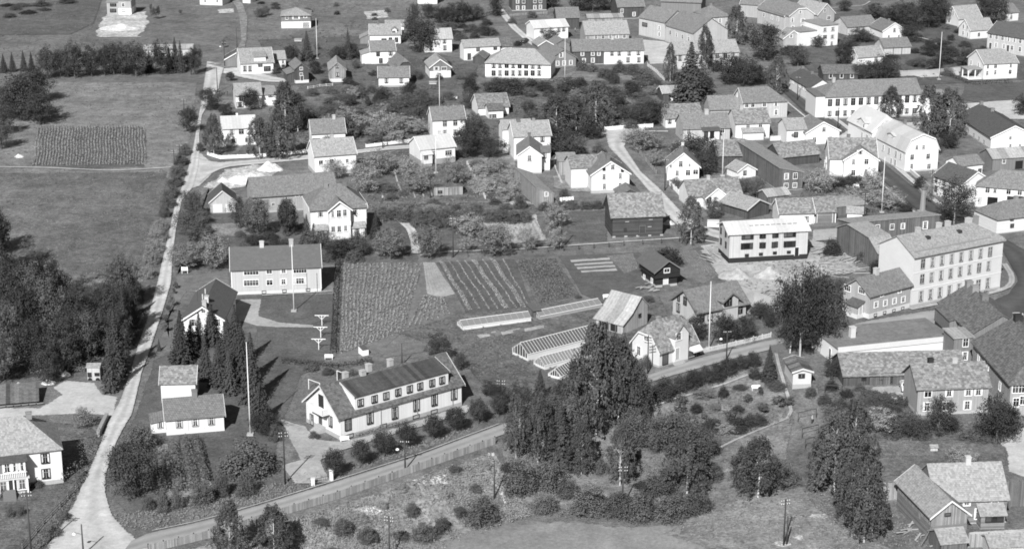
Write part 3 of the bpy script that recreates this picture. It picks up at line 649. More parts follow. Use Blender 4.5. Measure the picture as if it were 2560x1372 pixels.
b = H('kiosk', 'small pale hut with plank roof at the top of the footpath', 'hut', (1981, 972), (2027, 968), e=929, dl=1961, ro='y', pitch=18, wall='CP', roof='pl', base=.9, bm='stone', trim='offw', ov=.35, og=.4, lm='the small pale hut by the footpath')
b.win('f', 'sk', [(2004, 939, 1.0, .6)])
b = H('shop_hall', 'flat-roofed white shop hall with a stubby chimney in the road bend', 'shop', (2093, 916), (2378, 886), e=873, d=11, flat_=True, wall='WP', roof='fl', base=.1, ov=.2, og=.2, lm='the flat-roofed shop hall')
b.win('l', 'bg', [(2045, 866, 2.2, 1.4), (2043, 895, 2.0, 1.2)]); b.door('l', [(2075, 885, .9, 2.2)], dm='glass')
b.part('chimney', 'lightbrick', lambda m: (m.box(b.w * .2, b.w * .2 + 1.0, 4.5, 5.5, b.h, b.h + 2.2), m.box(b.w * .2 - .08, b.w * .2 + 1.08, 4.42, 5.58, b.h + 2.2, b.h + 2.35)))
b.part('parapet', 'wbase', lambda m: m.box(-.1, b.w + .1, -.22, .0, b.h - .6, b.h + .42))
b = H('town_house', 'dark brown town house with slate roof and three chimneys across from the corner block', 'house', (2345, 818), (2428, 898), e=755, d=11, pitch=31, wall='G2', roof='sd', base=.3, ov=.5, og=.3, ch=[(2418, 0, 1.0, 1.3, 'brick'), (2436, 0, 1.0, 1.3, 'brick'), (2460, 0, .9, 1.3, 'brick')], lm='the slate-roofed town house')
b.win('f', 'nw', [(2352, 776, .9, 1.3), (2375, 800, .9, 1.3), (2400, 822, .9, 1.3)]); b.vol('gallery', b.w * .1, -1.6, b.w * .45, 1.6, 2.6, 2.4, prof=[(0, 2.3), (1, 2.7)], wall='G2', roof='sd', base=0, ov=.2)
b = H('stair_tower', 'brown flat-roofed annex with two white windows between the slate roofs', 'annex', (2381, 912), (2428, 909), e=846, d=5, flat_=True, wall='G2', roof='mt', base=.2, ov=.3, lm='the brown annex')
b.win('f', 'nw', [(2414, 855, 1.0, 1.5), (2412, 889, 1.0, 1.5)])
b = H('town_house', 'large brown hipped town house with slate roof cut by the right edge', 'house', (2428, 930), (2521, 1040), e=853, d=15, q=(0, 1), pitch=31, wall='G', roof='sd', base=.3, ov=.5, ch=[(2500, 0, .9, 1.2, 'lightbrick'), (2545, 0, .9, 1.4, 'dark')], lm='the hipped town house at the right edge')
b.win('f', 'nw', [(2447, 893, .9, 1.3), (2470, 915, .9, 1.3), (2500, 965, .9, 1.4)]); b.win('r', 'nw', [(2540, 955, 1.0, 1.5), (2556, 950, 1.0, 1.5), (2540, 1005, 1.0, 1.5), (2557, 1000, 1.0, 1.5)])

b = H('house', 'grey boarded house with white basement and gable porch beside the corner block', 'house', (2172, 797), (2273, 769), e=738, dl=2107, pitch=35, wall='G', roof='tm', base=1.0, bm='wbase', ov=.5, og=.4, trim='G2', ch=[(2190, 0, 1.2, .9, 'lightbrick')], lm='the grey boarded house')
b.win('f', 'nw', [(2190, 761, 1.0, 1.1), (2213, 757, 1.0, 1.1), (2236, 752, 1.0, 1.1), (2258, 748, 1.0, 1.1), (2205, 735, .9, .7), (2249, 727, .9, .7)]); b.win('f', 'vk', [(2188, 787), (2211, 781), (2234, 776), (2256, 772)])
b.win('l', 'bw', [(2116, 710, 1.6, 1.2), (2155, 726, 1.6, 1.2)]); b.vol('porch', -2.0, b.d * .2, 2.0, 3.0, 0, 2.6, ro='y', prof=[(0, 2.5), (1, 3.3)], wall='G', roof='td', base=.9, bm='wbase', ov=.3)
b.door('f', [(2152, 766, .9, 2.0)], nm='porch', dm='C')
b = H('corner_block', 'three-storey pale plastered corner block with long rows of windows', 'building', (2277, 768), (2499, 721), e=641, d=10.5, q=(0, .85), pitch=29, wall='CP', roof='tl', base=.5, ov=.55, og=.3, ch=[(2295, .3, .9, .9, 'lightbrick'), (2345, .8, .9, .9, 'lightbrick'), (2368, .8, .9, .9, 'lightbrick'), (2422, .3, .9, 1.1, 'lightbrick'), (2440, .3, 1.1, .9, 'brick')], lm='the three-storey corner block')
b.rows('f', 'tg', (2307, 659, 1.0, 1.9), (2475, 629, 1.0, 1.9), 8, cur=.8); b.rows('f', 'tg', (2305, 697, 1.0, 1.9), (2471, 664, 1.0, 1.9), 8, cur=.8); b.rows('f', 'tg', (2302, 740, 1.1, 2.1), (2469, 707, 1.1, 2.1), 8, cur=.8)
b.band('f', b.h * .33); b.band('f', b.h * .66); b.band('f', b.h - .35, th=.4, out=.2, name='cornice')
for k in (.25, .6): b.part('roof_hatch', 'dark', lambda m: m.box(b.w * k, b.w * k + .9, 3.0, 3.9, b.h + 1.75, b.h + 2.45))
b.part('snow_guard', 'grey', lambda m: m.box(.5, b.w - 3, .62, .67, b.h + .6, b.h + .85))
b = H('workshop', 'big weathered board barn with a broken-back gable beside the corner block', 'barn', (2090, 625), (2193, 674), h=5.3, d=5, ro='y', prof=[(0, 5.3), (.25, 7.1), (.78, 6.3), (1, 3.8)], wall='PD', roof='tl', base=0, ov=.3, og=.3, lm='the broken-back barn')
b = H('workshop', 'long brown board workshop with five white windows below the factory chimney', 'workshop', (2128, 606), (2346, 586), e=556, d=7, prof=[(0, 4.6), (1, 3.6)], wall='PD', roof='tl', base=0, ov=.2, lm='the long brown workshop')
b.win('f', 'nw', [(2165, 570, .9, 1.2), (2194, 569, .9, 1.2), (2230, 567, .9, 1.2), (2257, 565, .9, 1.2), (2313, 563, 1.1, 1.7)])
b = H('house', 'white board house with hipped roof at the right edge beyond the corner block', 'house', (2490, 586), (2605, 572), e=547, d=9, q=(1, 0), pitch=30, wall='WH', roof='tm', base=.2, ov=.5, ch=[(2540, 0, .8, .8)])
b.win('f', 'sk', [(2530, 546, .8, .6), (2530, 564, .8, .7)])
b = H('corner_shop', 'white corner shop with dark hipped roof and show window', 'shop', (2437, 517), (2590, 530), e=463, d=10, q=(1, 0), pitch=31, wall='WP', roof='tm', base=.2, ov=.45, lm='the white corner shop')
b.win('f', 'nw', [(2469, 475), (2488, 474), (2522, 473), (2550, 474)]); b.win('f', 'xk', [(2481, 504, 2.2, 2.0), (2527, 499, 1.6, 1.4), (2550, 499, 1.6, 1.4)], bars=False, cur=0); b.door('f', [(2450, 502, 1.0, 2.1)], dm='C')
b = H('house', 'half-timbered white house with dark roof facing the street near the round tree', 'house', (2332, 487), (2402, 512), e=437, d=9, pitch=30, wall='WP', roof='td', base=.3, ov=.5, trim='white', lm='the half-timbered house')
b.win('f', 'nk', [(2341, 448, .8, 1.2), (2360, 456, .8, 1.2), (2340, 472, .8, 1.2), (2362, 481, .8, 1.2), (2383, 462, .8, 1.2)]); b.band('f', b.h * .5, mat='grey')
b = H('house', 'small white house with tiled roof under the white disc', 'house', (2398, 442), (2455, 435), h=2.9, d=6, pitch=28, wall='WP', roof='tm', base=.2)
b.win('f', 'nk', [(2421, 432, .8, 1.3), (2430, 431, .8, 1.3), (2449, 430, .8, 1.3)])
b = H('barn', 'brown barn with rusty sheet roof near the right edge', 'barn', (2480, 427), (2580, 420), e=397, dl=2448, pitch=27, wall='G2', roof='mt', base=0, ov=.3)
b.door('f', [(2547, 416, 2.2, 2.2)], dm='rubber', cm='wood'); b.win('f', 'nw', [(2510, 403, .8, 1.1)])
b = H('house', 'low white gable-fronted house with long dark roof near the right edge', 'house', (2476, 374), (2590, 371), h=3.4, dl=2392, ro='y', pitch=25, wall='WP', roof='td', base=.3, trim='white', ch=[(2480, 0, .9, .9), (2452, 0, .9, .9)])
b.win('l', 'ng', [(2405, 342, .9, 1.2), (2420, 349, .9, 1.2), (2434, 354, .9, 1.2), (2447, 359, .9, 1.2), (2460, 364, .9, 1.2)]); b.win('f', 'sw', [(2526, 345, .9, .9), (2526, 364), (2550, 364)])
b = H('outbuilding', 'tiny white flat-gabled outbuilding beside the leafy street tree', 'outbuilding', (2462, 322), (2513, 319), h=2.4, d=5, pitch=20, wall='WP', roof='tm', base=.1); b.win('f', 'nw', [(2498, 306, .8, 1.2)])

# street and yards right of the lane
b = H('mansard_house', 'big white mansard-roofed house with its gable to the flagpole garden', 'house', (2261, 431), (2343, 425), h=6.0, d=18, ro='y', prof=[(0, 5.9), (.13, 8.5), (.5, 9.9), (.87, 8.5), (1, 5.9)], wall='WP', roof='mw', base=.4, ov=.3, og=.3, trim='white', lm='the white mansard house', ch=[(2262, 1.5, .8, .8)])
b.win('f', 'nw', [(2292, 369, 1.0, 1.1), (2309, 368, 1.0, 1.1), (2280, 393), (2320, 391), (2279, 416), (2322, 416)]); b.win('l', 'no', [(2208, 369, 1.0, 1.4), (2223, 377, 1.0, 1.4), (2240, 385, 1.0, 1.4), (2252, 391, 1.0, 1.4), (2228, 403), (2238, 407)])
b.vol('dormer', .5, 8, 2.6, 3.4, 6.2, 1.9, ro='x', prof=[(0, 1.7), (.5, 2.1), (1, 1.7)], wall='WP', roof='mw', base=0); b.win('l', 'so', [(2232, 348, 1.6, .8)], nm='dormer')
b.vol('rear_house', -.8, 18.05, b.w * .92, 15, 0, 6.9, ro='y', pitch=43, wall='WP', roof='mw', base=.3, trim='white', ov=.4, q=(.25, .25)); b.vol('rear_dormer', -.95, 22.5, 3.6, 4.2, 6.3, 2.0, ro='x', pitch=24, wall='WP', roof='mw', base=0, wallname='dormer'); b.win('l', 'nw', [(2172, 325), (2181, 329)], nm='rear_dormer'); b.win('l', 'no', [(2155, 338, .9, 1.4), (2168, 345, .9, 1.4), (2182, 352, .9, 1.4)], nm='rear_house')
b = H('house', 'white house with mossy tiled cross gables beside the street garden', 'house', (2073, 440), (2190, 441), e=395, d=10, pitch=39, wall='W', roof='sl', base=.4, ov=.4, trim='white', ch=[(2120, .5, .8, .8)], lm='the cross-gabled white house')
b.vol('cross_gable', b.w * .28, -1.8, b.w * .73, 7.5, 0, b.h, ro='y', pitch=33, wall='W', roof='sl', base=.4, ov=.4, trim='white'); b.win('f', 'nw', [(2151, 380, 1.5, 1.0), (2134, 405), (2166, 404), (2133, 432), (2165, 430)], nm='cross_gable')
b.win('l', 'nw', [(2056, 395), (2066, 399), (2056, 416), (2066, 420)])
b = H('barn', 'very long dark board barn with four white windows in its end wall', 'barn', (1947, 477), (2006, 473), h=5.6, d=34, ro='y', prof=[(0, 5.8), (1, 4.4)], wall='PD', roof='tl', base=.1, ov=.25, og=.2, lm='the long barn with four end windows')
b.win('f', 'nw', [(1966, 441), (1988, 440), (1965, 464, 1.0, 1.1), (1987, 463, 1.0, 1.1)])
b = H('shed', 'dark shed under mossy tiles against the long barn', 'shed', (1792, 417), (1868, 415), e=389, d=9, pitch=34, wall='D', roof='sl', base=0, ov=.4, lm='the dark mossy shed')
b.door('f', [(1850, 404, 2.2, 2.2)], dm='PD', cm='dark')
b = H('shed', 'long tiled shed with dark wall linking the barn to the cross-gabled house', 'shed', (1950, 417), (2048, 407), e=393, d=8, pitch=34, wall='D', roof='sl', base=0, ov=.4)
b = H('hut', 'little white hut with mossy roof in the garden behind the flagpole', 'hut', (1843, 448), (1889, 442), h=2.0, d=5, ro='y', pitch=30, wall='W', roof='tl', base=.1, trim='white', ov=.3, lm='the little white hut'); b.win('f', 'sk', [(1862, 432, .8, .9)])
b = H('house', 'low white house with mossy L-shaped roof behind the lane fence', 'house', (1722, 520), (1853, 512), h=3.0, d=8, pitch=36, wall='W', roof='sl', base=.2, ov=.45, ch=[(1770, 0, .8, .8, 'lightbrick')], lm='the low L-roofed white house')
b.vol('gable_wing', b.w * .26, -2.6, b.w * .42, 6, 0, 3.0, ro='y', pitch=38, wall='W', roof='sl', base=.2, trim='white'); b.win('f', 'nk', [(1772, 500, 1.0, 1.2), (1760, 513, 1.0, 1.2), (1788, 510, 1.0, 1.2)], nm='gable_wing'); b.win('f', 'nk', [(1832, 497, 1.0, 1.2)])
b = H('open_shed', 'open-fronted shed with pale tile roof behind the unfinished block', 'shed', (1868, 548), (1922, 535), h=2.5, d=9, ro='y', pitch=25, wall='D', roof='tl', base=0, ov=.6, og=.4, trim='offw')
b = H('shed', 'plank-roofed little shed behind the white outhouse near the unfinished block', 'shed', (1920, 513), (1972, 507), h=2.2, d=5, pitch=24, wall='PD', roof='mt', base=0, ov=.3, trim='offw')
b = H('outhouse', 'white outhouse with mossy tile roof directly behind the unfinished block', 'outhouse', (1948, 563), (2034, 561), e=533, d=7.5, pitch=33, wall='W', roof='sl', base=.1, trim='white', lm='the white outhouse'); b.win('f', 'nk', [(2016, 548, .9, 1.1)])
b = H('cart_shed', 'shed with wide striped door and white corner boards beside the white outhouse', 'shed', (2036, 558), (2088, 557), e=529, d=7, pitch=36, wall='G2', roof='sl', base=0, ov=.4, lm='the striped-door shed'); b.corner(); b.door('f', [(2062, 545, 3.6, 2.3)], dm='LG', cm='white')
b = H('plank_shed', 'narrow dark lean-to shed running back from the striped-door shed', 'shed', (2005, 528), (2035, 545), h=2.6, d=14, ro='y', prof=[(0, 3.0), (1, 2.2)], wall='PD', roof='tl', base=0, ov=.2)
b = H('shed', 'tiny white shed with pale roof beside the flagpole garden path', 'shed', (2117, 552), (2155, 554), h=2.0, d=3.5, pitch=30, wall='WP', roof='tl', base=0, ov=.3)
b = H('house', 'cream house with arched porch and tile roof left of the long barn', 'house', (1707, 354), (1824, 350), e=322, d=9, pitch=34, wall='C', roof='tm', base=.4, ov=.4, ch=[(1731, 0, .9, .8), (1765, 0, 1.1, 1.1, 'lightbrick')], lm='the arched-porch house')
b.vol('porch', b.w * .4, -2.0, b.w * .34, 2.0, 0, 3.4, prof=[(0, 3.3), (1, 3.7)], wall='WP', roof='td', base=.3); b.win('f', 'nk', [(1762, 338, 1.0, 1.7), (1780, 337, 1.0, 1.7)], nm='porch', bars=False, cur=0); b.win('f', 'nw', [(1806, 326), (1722, 330)])
b = H('house', 'white house with pale tile roof and little porch right of the arched-porch house', 'house', (1838, 349), (1923, 346), e=309, d=9, pitch=34, wall='W', roof='sl', base=.3, ch=[(1853, 0, 1.0, .9, 'lightbrick')])
b.win('f', 'nw', [(1870, 314), (1901, 313)]); b.vol('porch', b.w * .18, -1.8, b.w * .6, 1.8, 0, 2.4, prof=[(0, 2.4), (1, 3.2)], wall='W', roof='tl', base=.2)
b = H('house', 'white house with pale mossy roof half hidden behind the arched-porch house', 'house', (1664, 321), (1756, 317), e=296, d=9, pitch=33, wall='WP', roof='sl', base=.2); b.win('f', 'nk', [(1674, 303, .9, 1.2)])
b = H('shed', 'grey gable roof between the arched-porch house and the hipped street house', 'shed', (1775, 292), (1850, 290), h=2.2, d=8, pitch=38, wall='G', roof='tm', base=0)
b = H('house', 'grey-white house with half-hipped tile roof beside the dark street', 'house', (1857, 299), (1967, 294), e=256, d=9, q=(0, 1), pitch=36, wall='C', roof='tm', base=.4, ov=.45, trim='offw', lm='the grey-white street house')
b.win('f', 'nw', [(1867, 261), (1882, 261), (1911, 260), (1940, 258), (1940, 281), (1870, 283), (1905, 282)]); b.win('l', 'nw', [(1843, 238, .7, 1.0)])
b = H('house', 'small white gable house facing the camera between the dark street and the yards', 'house', (2014, 364), (2097, 358), e=332, d=9, ro='y', pitch=28, wall='WP', roof='tm', base=.2, trim='white', lm='the small white gable house'); b.win('f', 'nw', [(2060, 324, 1.4, 1.2), (2036, 350), (2075, 348)])
b = H('house', 'white flat-fronted house with arched window left of the small white gable house', 'house', (1966, 363), (2014, 361), h=4.4, d=8, pitch=28, wall='WP', roof='tl', base=.2); b.win('f', 'nk', [(1990, 337, 1.0, 1.3), (1982, 338, .5, .5)])
b = H('gate_house', 'long white two-storey building with hipped roof on the street corner', 'building', (2062, 298), (2299, 290), e=241, d=11, q=(.9, 0), pitch=31, wall='WP', roof='tm', base=.5, ov=.5, ch=[(2085, 0, .9, .9, 'lightbrick')], lm='the long white corner building')
b.rows('f', 'tk', (2075, 257, 1.1, 1.8), (2287, 247, 1.1, 1.8), 12, cur=.6); b.rows('f', 'nk', (2074, 284, 1.0, 1.3), (2286, 277, 1.0, 1.3), 12, cur=.5); b.band('f', b.h * .46); b.band('f', b.h - .3, th=.35, out=.15, name='cornice')
b.vol('rear_wing', b.w, b.d * .2, 10, 8, 0, b.h * .75, flat_=True, wall='WP', roof='tl', base=.2)
b.vol('corner_bay', -2.6, 1.2, 2.6, b.d - 1.2, 0, b.h - .15, flat_=True, wall='WP', roof='tm', base=.4)
b = H('house', 'street house with bright gable and dark roof behind the long white building', 'house', (1972, 224), (2022, 254), e=191, d=8, pitch=30, wall='WP', roof='td', base=.3, ov=.4, ch=[(1995, 0, .7, .8), (2030, 0, .7, .8)]); b.win('f', 'nw', [(1983, 198, .9, 1.3), (1999, 207, .9, 1.3), (2007, 211, .9, 1.3), (2015, 215, .9, 1.3)])
b = H('shed', 'long black shed with three white-framed openings behind the bright-gabled street house', 'shed', (2058, 203), (2145, 202), e=185, d=8, pitch=27, wall='D', roof='sd', base=0, ov=.3); b.win('f', 'nw', [(2077, 190, .9, 1.2), (2104, 190, .9, 1.2), (2130, 188, .9, 1.2)], bars=False, cur=0)
# ------------------------------------------------------------------ the far rows
b = H('house', 'white house with columned porch and clipped hedge near the upper right edge', 'house', (2458, 201), (2541, 197), e=160, dl=2418, pitch=30, q=(0, .5), wall='WP', roof='tl', base=.4, trim='white', lm='the columned-porch house')
b.win('f', 'nw', [(2470, 163), (2489, 162), (2527, 162), (2468, 183), (2488, 181), (2525, 180)]); b.win('l', 'nw', [(2428, 157), (2447, 163), (2446, 181)])
b.vol('porch', -5.0, 1, 5.0, 4.5, .4, 3.0, flat_=True, nowall=True, roof='tl', ov=.2, base=0)
for x, y in ((-4.9, 1.1), (-2.5, 1.1), (-4.9, 5.2)): b.part('column', 'white', lambda m: m.box(x, x + .3, y, y + .3, -.2, 3.45))
b.part('porch_floor', 'wbase', lambda m: m.box(-5, -.05, 1, 5.5, -.3, .5))
b = H('long_house', 'long cream two-storey house with dark roof in the upper right corner', 'house', (2466, 127), (2580, 146), e=82, d=11, pitch=31, wall='C', roof='td', base=.4, trim='white', lm='the long cream house')
b.rows('f', 'nw', (2477, 91, .9, 1.5), (2551, 103, .9, 1.5), 6); b.rows('f', 'nw', (2490, 113, .9, 1.5), (2550, 124, .9, 1.5), 4); b.door('f', [(2476, 115), (2520, 121)])
b = H('house', 'white gable house with pale roof beside the long cream house', 'house', (2425, 100), (2482, 96), e=76, dl=2396, pitch=40, wall='WP', roof='tl', base=.3, trim='white'); b.win('l', 'nw', [(2408, 83), (2419, 87), (2409, 67), (2418, 70)]); b.win('f', 'nw', [(2447, 87)])
b = H('house', 'pale brick house with light gable roof and round bush in the upper right', 'house', (2396, 68), (2452, 63), e=47, dl=2363, pitch=44, wall='CP', roof='tl', base=.2, trim='white'); b.win('l', 'nw', [(2373, 34), (2383, 34), (2373, 52)])
b = H('house', 'little white house at the top right corner of the picture', 'house', (2512, 55), (2545, 52), h=3.4, d=8, pitch=32, wall='WP', roof='tm', base=.2); b.win('f', 'nw', [(2528, 44)])
b = H('house', 'white house with mid-grey gable roof right of the modern flat-roofed house', 'house', (2206, 98), (2263, 95), e=78, dl=2173, ro='y', pitch=31, wall='WP', roof='tm', base=.2, trim='white', ch=[(2222, 0, .6, .7)]); b.win('f', 'nw', [(2236, 76, 1.5, 1.5), (2222, 92, 1.0, 1.0), (2247, 91, 1.0, 1.0)])
b = H('house', 'pale house behind trees with broad gable left of the mid-grey gable house', 'house', (2118, 90), (2192, 84), h=3.2, d=10, pitch=28, wall='C', roof='tm', base=.2); b.win('f', 'nk', [(2144, 68), (2158, 67)])
b = H('house', 'white gable house with very pale roof above the black leafy trees', 'house', (2144, 166), (2207, 161), e=143, dl=2121, pitch=42, wall='WP', roof='tl', base=.2, trim='white'); b.win('l', 'nw', [(2128, 128), (2132, 145)]); b.win('f', 'bw', [(2190, 148)])
b = H('garage', 'three-bay pale garage with grey roof', 'garage', (2209, 139), (2276, 136), e=119, d=8, pitch=30, wall='C', roof='tm', base=.1, lm='the three-bay garage')
for k in (.34, .66): b.part('post', 'dark', lambda m: m.box(b.w * k, b.w * k + .2, -.06, .03, 0, b.h - .1))
b = H('modern_house', 'white three-storey modern house with flat roof', 'house', (2052, 118), (2093, 114), e=65, d=11, flat_=True, wall='WP', roof='tl', base=.2, ov=.4, og=.3, ch=[], lm='the modern flat-roofed house')
b.win('f', 'bo', [(2062, 75, 1.6, 1.3), (2082, 73, 1.6, 1.3), (2062, 93, 1.6, 1.3), (2081, 92, 1.6, 1.3), (2079, 109, 1.2, 1.3)]); b.vol('low_wing', -7, 3, 6.9, 7, 0, b.h * .72, flat_=True, wall='WP', roof='tl', base=.1)
b = H('house', 'large cream house with half-hipped gable and grey roof above the black trees', 'house', (1972, 81), (2033, 76), e=40, d=22, ro='y', q=(.3, 0), pitch=33, wall='C', roof='tm', base=.3, trim='white', lm='the large half-hipped cream house'); b.win('f', 'nw', [(2001, 31, 1.0, 1.0), (2007, 52, 1.6, 1.2), (1981, 51), (1982, 70), (2006, 68)])
b = H('house', 'grey gable house rising behind the large half-hipped cream house', 'house', (2043, 62), (2085, 57), e=37, d=14, ro='y', pitch=42, wall='G', roof='tl', base=.2, trim='white', ch=[(2050, 0, .7, .8)]); b.win('f', 'nw', [(2062, 27, .8, 1.2), (2072, 45, 1.6, 1.2)])
b = H('shed', 'small grey gable-fronted shed below the modern flat-roofed house', 'shed', (1958, 118), (2007, 116), e=97, d=7, ro='y', pitch=36, wall='G', roof='tl', base=0, trim='white'); b.win('f', 'nw', [(1978, 91, 1.0, 1.0)])
b = H('house', 'cream house with long pale roof hidden behind the dark spruce and birch', 'house', (1690, 174), (1846, 167), e=136, d=10, pitch=32, wall='C', roof='tl', base=.3, ov=.4, lm='the pale-roofed house behind the spruce')
b.win('f', 'nk', [(1778, 140), (1793, 139), (1700, 146), (1813, 139), (1833, 138), (1790, 158), (1775, 160)])
b = H('shed', 'dark shed with two white hatches and pale metal roof in the middle garden', 'shed', (1657, 255), (1702, 253), e=233, d=6, pitch=27, wall='D', roof='mt', base=0, trim='white', lm='the dark shed with white hatches'); b.door('f', [(1678, 249, .7, 1.2), (1691, 248, .7, 1.2)], dm='white')
b = H('courtyard_house', 'grey-roofed courtyard house with dark corner wall beside the pale yard', 'house', (1597, 88), (1662, 102), e=43, d=11, pitch=33, wall='C', roof='tm', base=.3, ov=.4, ch=[(1640, 0, .7, .8)], lm='the courtyard house'); b.win('f', 'nw', [(1648, 70), (1648, 86)]); b.win('f', 'bk', [(1612, 62, 2.6, 1.2)])
b = H('hall', 'large hall with sweeping dark grey roof right of the courtyard house', 'hall', (1663, 104), (1733, 126), e=62, d=14, pitch=33, wall='C', roof='tm', base=.2, lm='the hall with the sweeping roof'); b.rows('f', 'no', (1676, 82), (1722, 98), 4)
b = H('house', 'long dark-eaved roof at the very top behind the courtyard house', 'house', (1652, 32), (1752, 36), h=4.6, d=13, pitch=33, wall='G2', roof='tm', base=.2, ov=.5)
b = H('house', 'dark house with black gable roof at the top left of the courtyard', 'house', (1545, 48), (1610, 46), h=4.6, d=12, pitch=34, wall='D', roof='tm', base=.2, trim='grey', ch=[(1592, 0, .7, .8)]); b.win('f', 'nw', [(1555, 28), (1585, 36)])
b = H('house', 'pale two-storey house with grey hipped roof behind the birch in the yard', 'house', (1763, 80), (1818, 76), e=44, d=10, q=(.8, .8), pitch=32, wall='C', roof='tm', base=.2, ch=[(1777, 0, .8, .8)]); b.win('f', 'nw', [(1783, 53, .9, 1.5), (1800, 52, .9, 1.5)])
b = H('chapel', 'small cream gable-fronted building with arched window beside the yard birch', 'building', (1768, 102), (1800, 100), h=3.2, d=8, ro='y', pitch=36, wall='C', roof='tm', base=.1, trim='white'); b.win('f', 'nw', [(1784, 76, .6, .7), (1780, 98, 1.8, 1.2)])
b = H('house', 'grey roofed house at the top between the yard birch and dark round tree', 'house', (1850, 42), (1912, 46), h=5, d=10, pitch=36, wall='G', roof='tm', base=.2, trim='white', ch=[(1856, 0, .6, .7)])
b = H('house', 'cream house with grey roof touching the top edge left of the half-hipped house', 'house', (1893, 58), (1960, 78), h=5.5, d=12, pitch=33, wall='C', roof='tm', base=.2, trim='white'); b.win('f', 'nw', [(1910, 38), (1930, 44), (1945, 48)])
b = H('farm_house', 'dark timber house with eight white windows at the top edge', 'house', (1280, 28), (1366, 26), e=-8, d=9, pitch=33, wall='D', roof='tm', base=.3, lm='the dark timber house with white windows')
b.win('f', 'nw', [(1294, 4), (1309, 4), (1337, 3), (1351, 3), (1294, 20), (1309, 20), (1337, 19), (1351, 18)])
b = H('house', 'white house with bright flat-pitched roof beside the upper lane', 'house', (1336, 102), (1420, 97), e=71, d=9, pitch=23, wall='WP', roof='mw', base=.3, trim='white', lm='the bright-roofed house'); b.win('f', 'nk', [(1355, 76), (1397, 74), (1409, 73)])
b = H('barn', 'dark board barn with grey roof behind the bright-roofed house', 'barn', (1392, 74), (1448, 73), e=45, d=9, pitch=33, wall='D', roof='tm', base=0)
b = H('shed', 'pale sheet-roofed shed with plank wall in the upper yard', 'shed', (1469, 60), (1557, 58), h=2.2, d=6, pitch=16, wall='P', roof='mt', base=0)
b = H('house', 'grey-walled house with long pale tile roof above the dark-and-white double house', 'house', (1464, 114), (1572, 111), e=87, dl=1450, pitch=34, wall='G', roof='tl', base=.2, ch=[(1508, 0, .6, .7), (1490, 0, .6, .7)], lm='the long pale-tiled house'); b.rows('f', 'nw', (1490, 92, .9, 1.4), (1561, 90, .9, 1.4), 5)
b = H('house', 'dark half of the joined two-storey houses on the middle street', 'house', (1432, 162), (1509, 161), e=128, d=9, pitch=33, wall='D', roof='tm', base=.2, ch=[(1470, 0, .8, .7)], lm='the dark joined house'); b.win('f', 'nw', [(1456, 134), (1482, 133), (1497, 133), (1460, 152), (1482, 151)])
b = H('house', 'white half of the joined two-storey houses on the middle street', 'house', (1510, 162), (1609, 160), e=127, d=9, pitch=33, wall='WP', roof='tm', base=.2, ch=[(1530, 0, .8, .8, 'lightbrick'), (1582, 0, .7, .7)], lm='the white joined house'); b.win('f', 'nk', [(1530, 133), (1548, 133), (1573, 133), (1596, 132), (1570, 150), (1597, 150)])
b = H('house', 'slate-grey gable-fronted house beside the hipped cream villa', 'house', (1376, 168), (1440, 165), e=146, d=9, ro='y', pitch=31, wall='G2', roof='tm', base=.1, trim='G2', ch=[(1398, 0, 1.0, .8)]); b.win('f', 'nw', [(1403, 138, 1.2, 1.5), (1381, 159), (1394, 159), (1410, 158), (1427, 157)])
b = H('shed', 'little gable roof with white barge boards behind the hipped cream villa', 'shed', (1346, 131), (1384, 129), h=2.3, d=8, ro='y', pitch=30, wall='G2', roof='tl', base=0, trim='white')
b = H('shed', 'tiled gable shed beside the slate-grey house and the white-barge shed', 'shed', (1388, 130), (1425, 128), h=2.6, d=8, ro='y', pitch=28, wall='G2', roof='tm', base=0)
b = H('villa', 'large hipped cream villa with two rows of eight dark windows', 'villa', (1214, 194), (1376, 199), e=155, d=12, q=(1, 1), pitch=30, wall='W', roof='tl', base=.4, bm='stone', ov=.6, lm='the hipped cream villa')
b.rows('f', 'tk', (1234, 164, 1.1, 1.45), (1348, 161, 1.1, 1.45), 8, cur=.7); b.rows('f', 'tk', (1234, 183, 1.1, 1.45), (1348, 183, 1.1, 1.45), 8, cur=.7); b.corner('white')
b = H('house', 'white house with dark door and broad tile roof above the hipped villa', 'house', (1160, 153), (1250, 148), e=118, dl=1150, pitch=34, wall='WP', roof='tl', base=.3, lm='the white house with dark door'); b.door('f', [(1173, 142, 1.3, 2.3)]); b.win('f', 'nk', [(1195, 121, 1.0, 1.4), (1238, 118, 1.0, 1.2)])
b.vol('side_wing', b.w, 1, 4.5, 7, 0, b.h - .6, pitch=33, wall='WP', roof='sd', base=0)
b = H('shed', 'low dark gable shed tucked against the hipped cream villa', 'shed', (1182, 160), (1212, 161), h=2.0, d=8, ro='y', pitch=34, wall='D', roof='tm', base=0)
b = H('house', 'white two-storey house with sheet roof partly hidden by the great round tree', 'house', (1062, 133), (1130, 131), e=98, d=9, pitch=31, wall='WP', roof='mt', base=.3, trim='white', lm='the white house under the great tree'); b.win('f', 'nk', [(1078, 121), (1112, 120), (1111, 100), (1078, 101)])
b = H('house', 'white house with small dormer and rear wing on the upper slope', 'house', (925, 112), (1002, 111), e=87, d=8, pitch=36, wall='WP', roof='tl', base=.3, trim='white', ch=[(944, 0, .8, .7)], lm='the white dormer house on the slope'); b.win('f', 'nk', [(960, 101, 1.6, 1.0), (976, 100), (991, 100)])
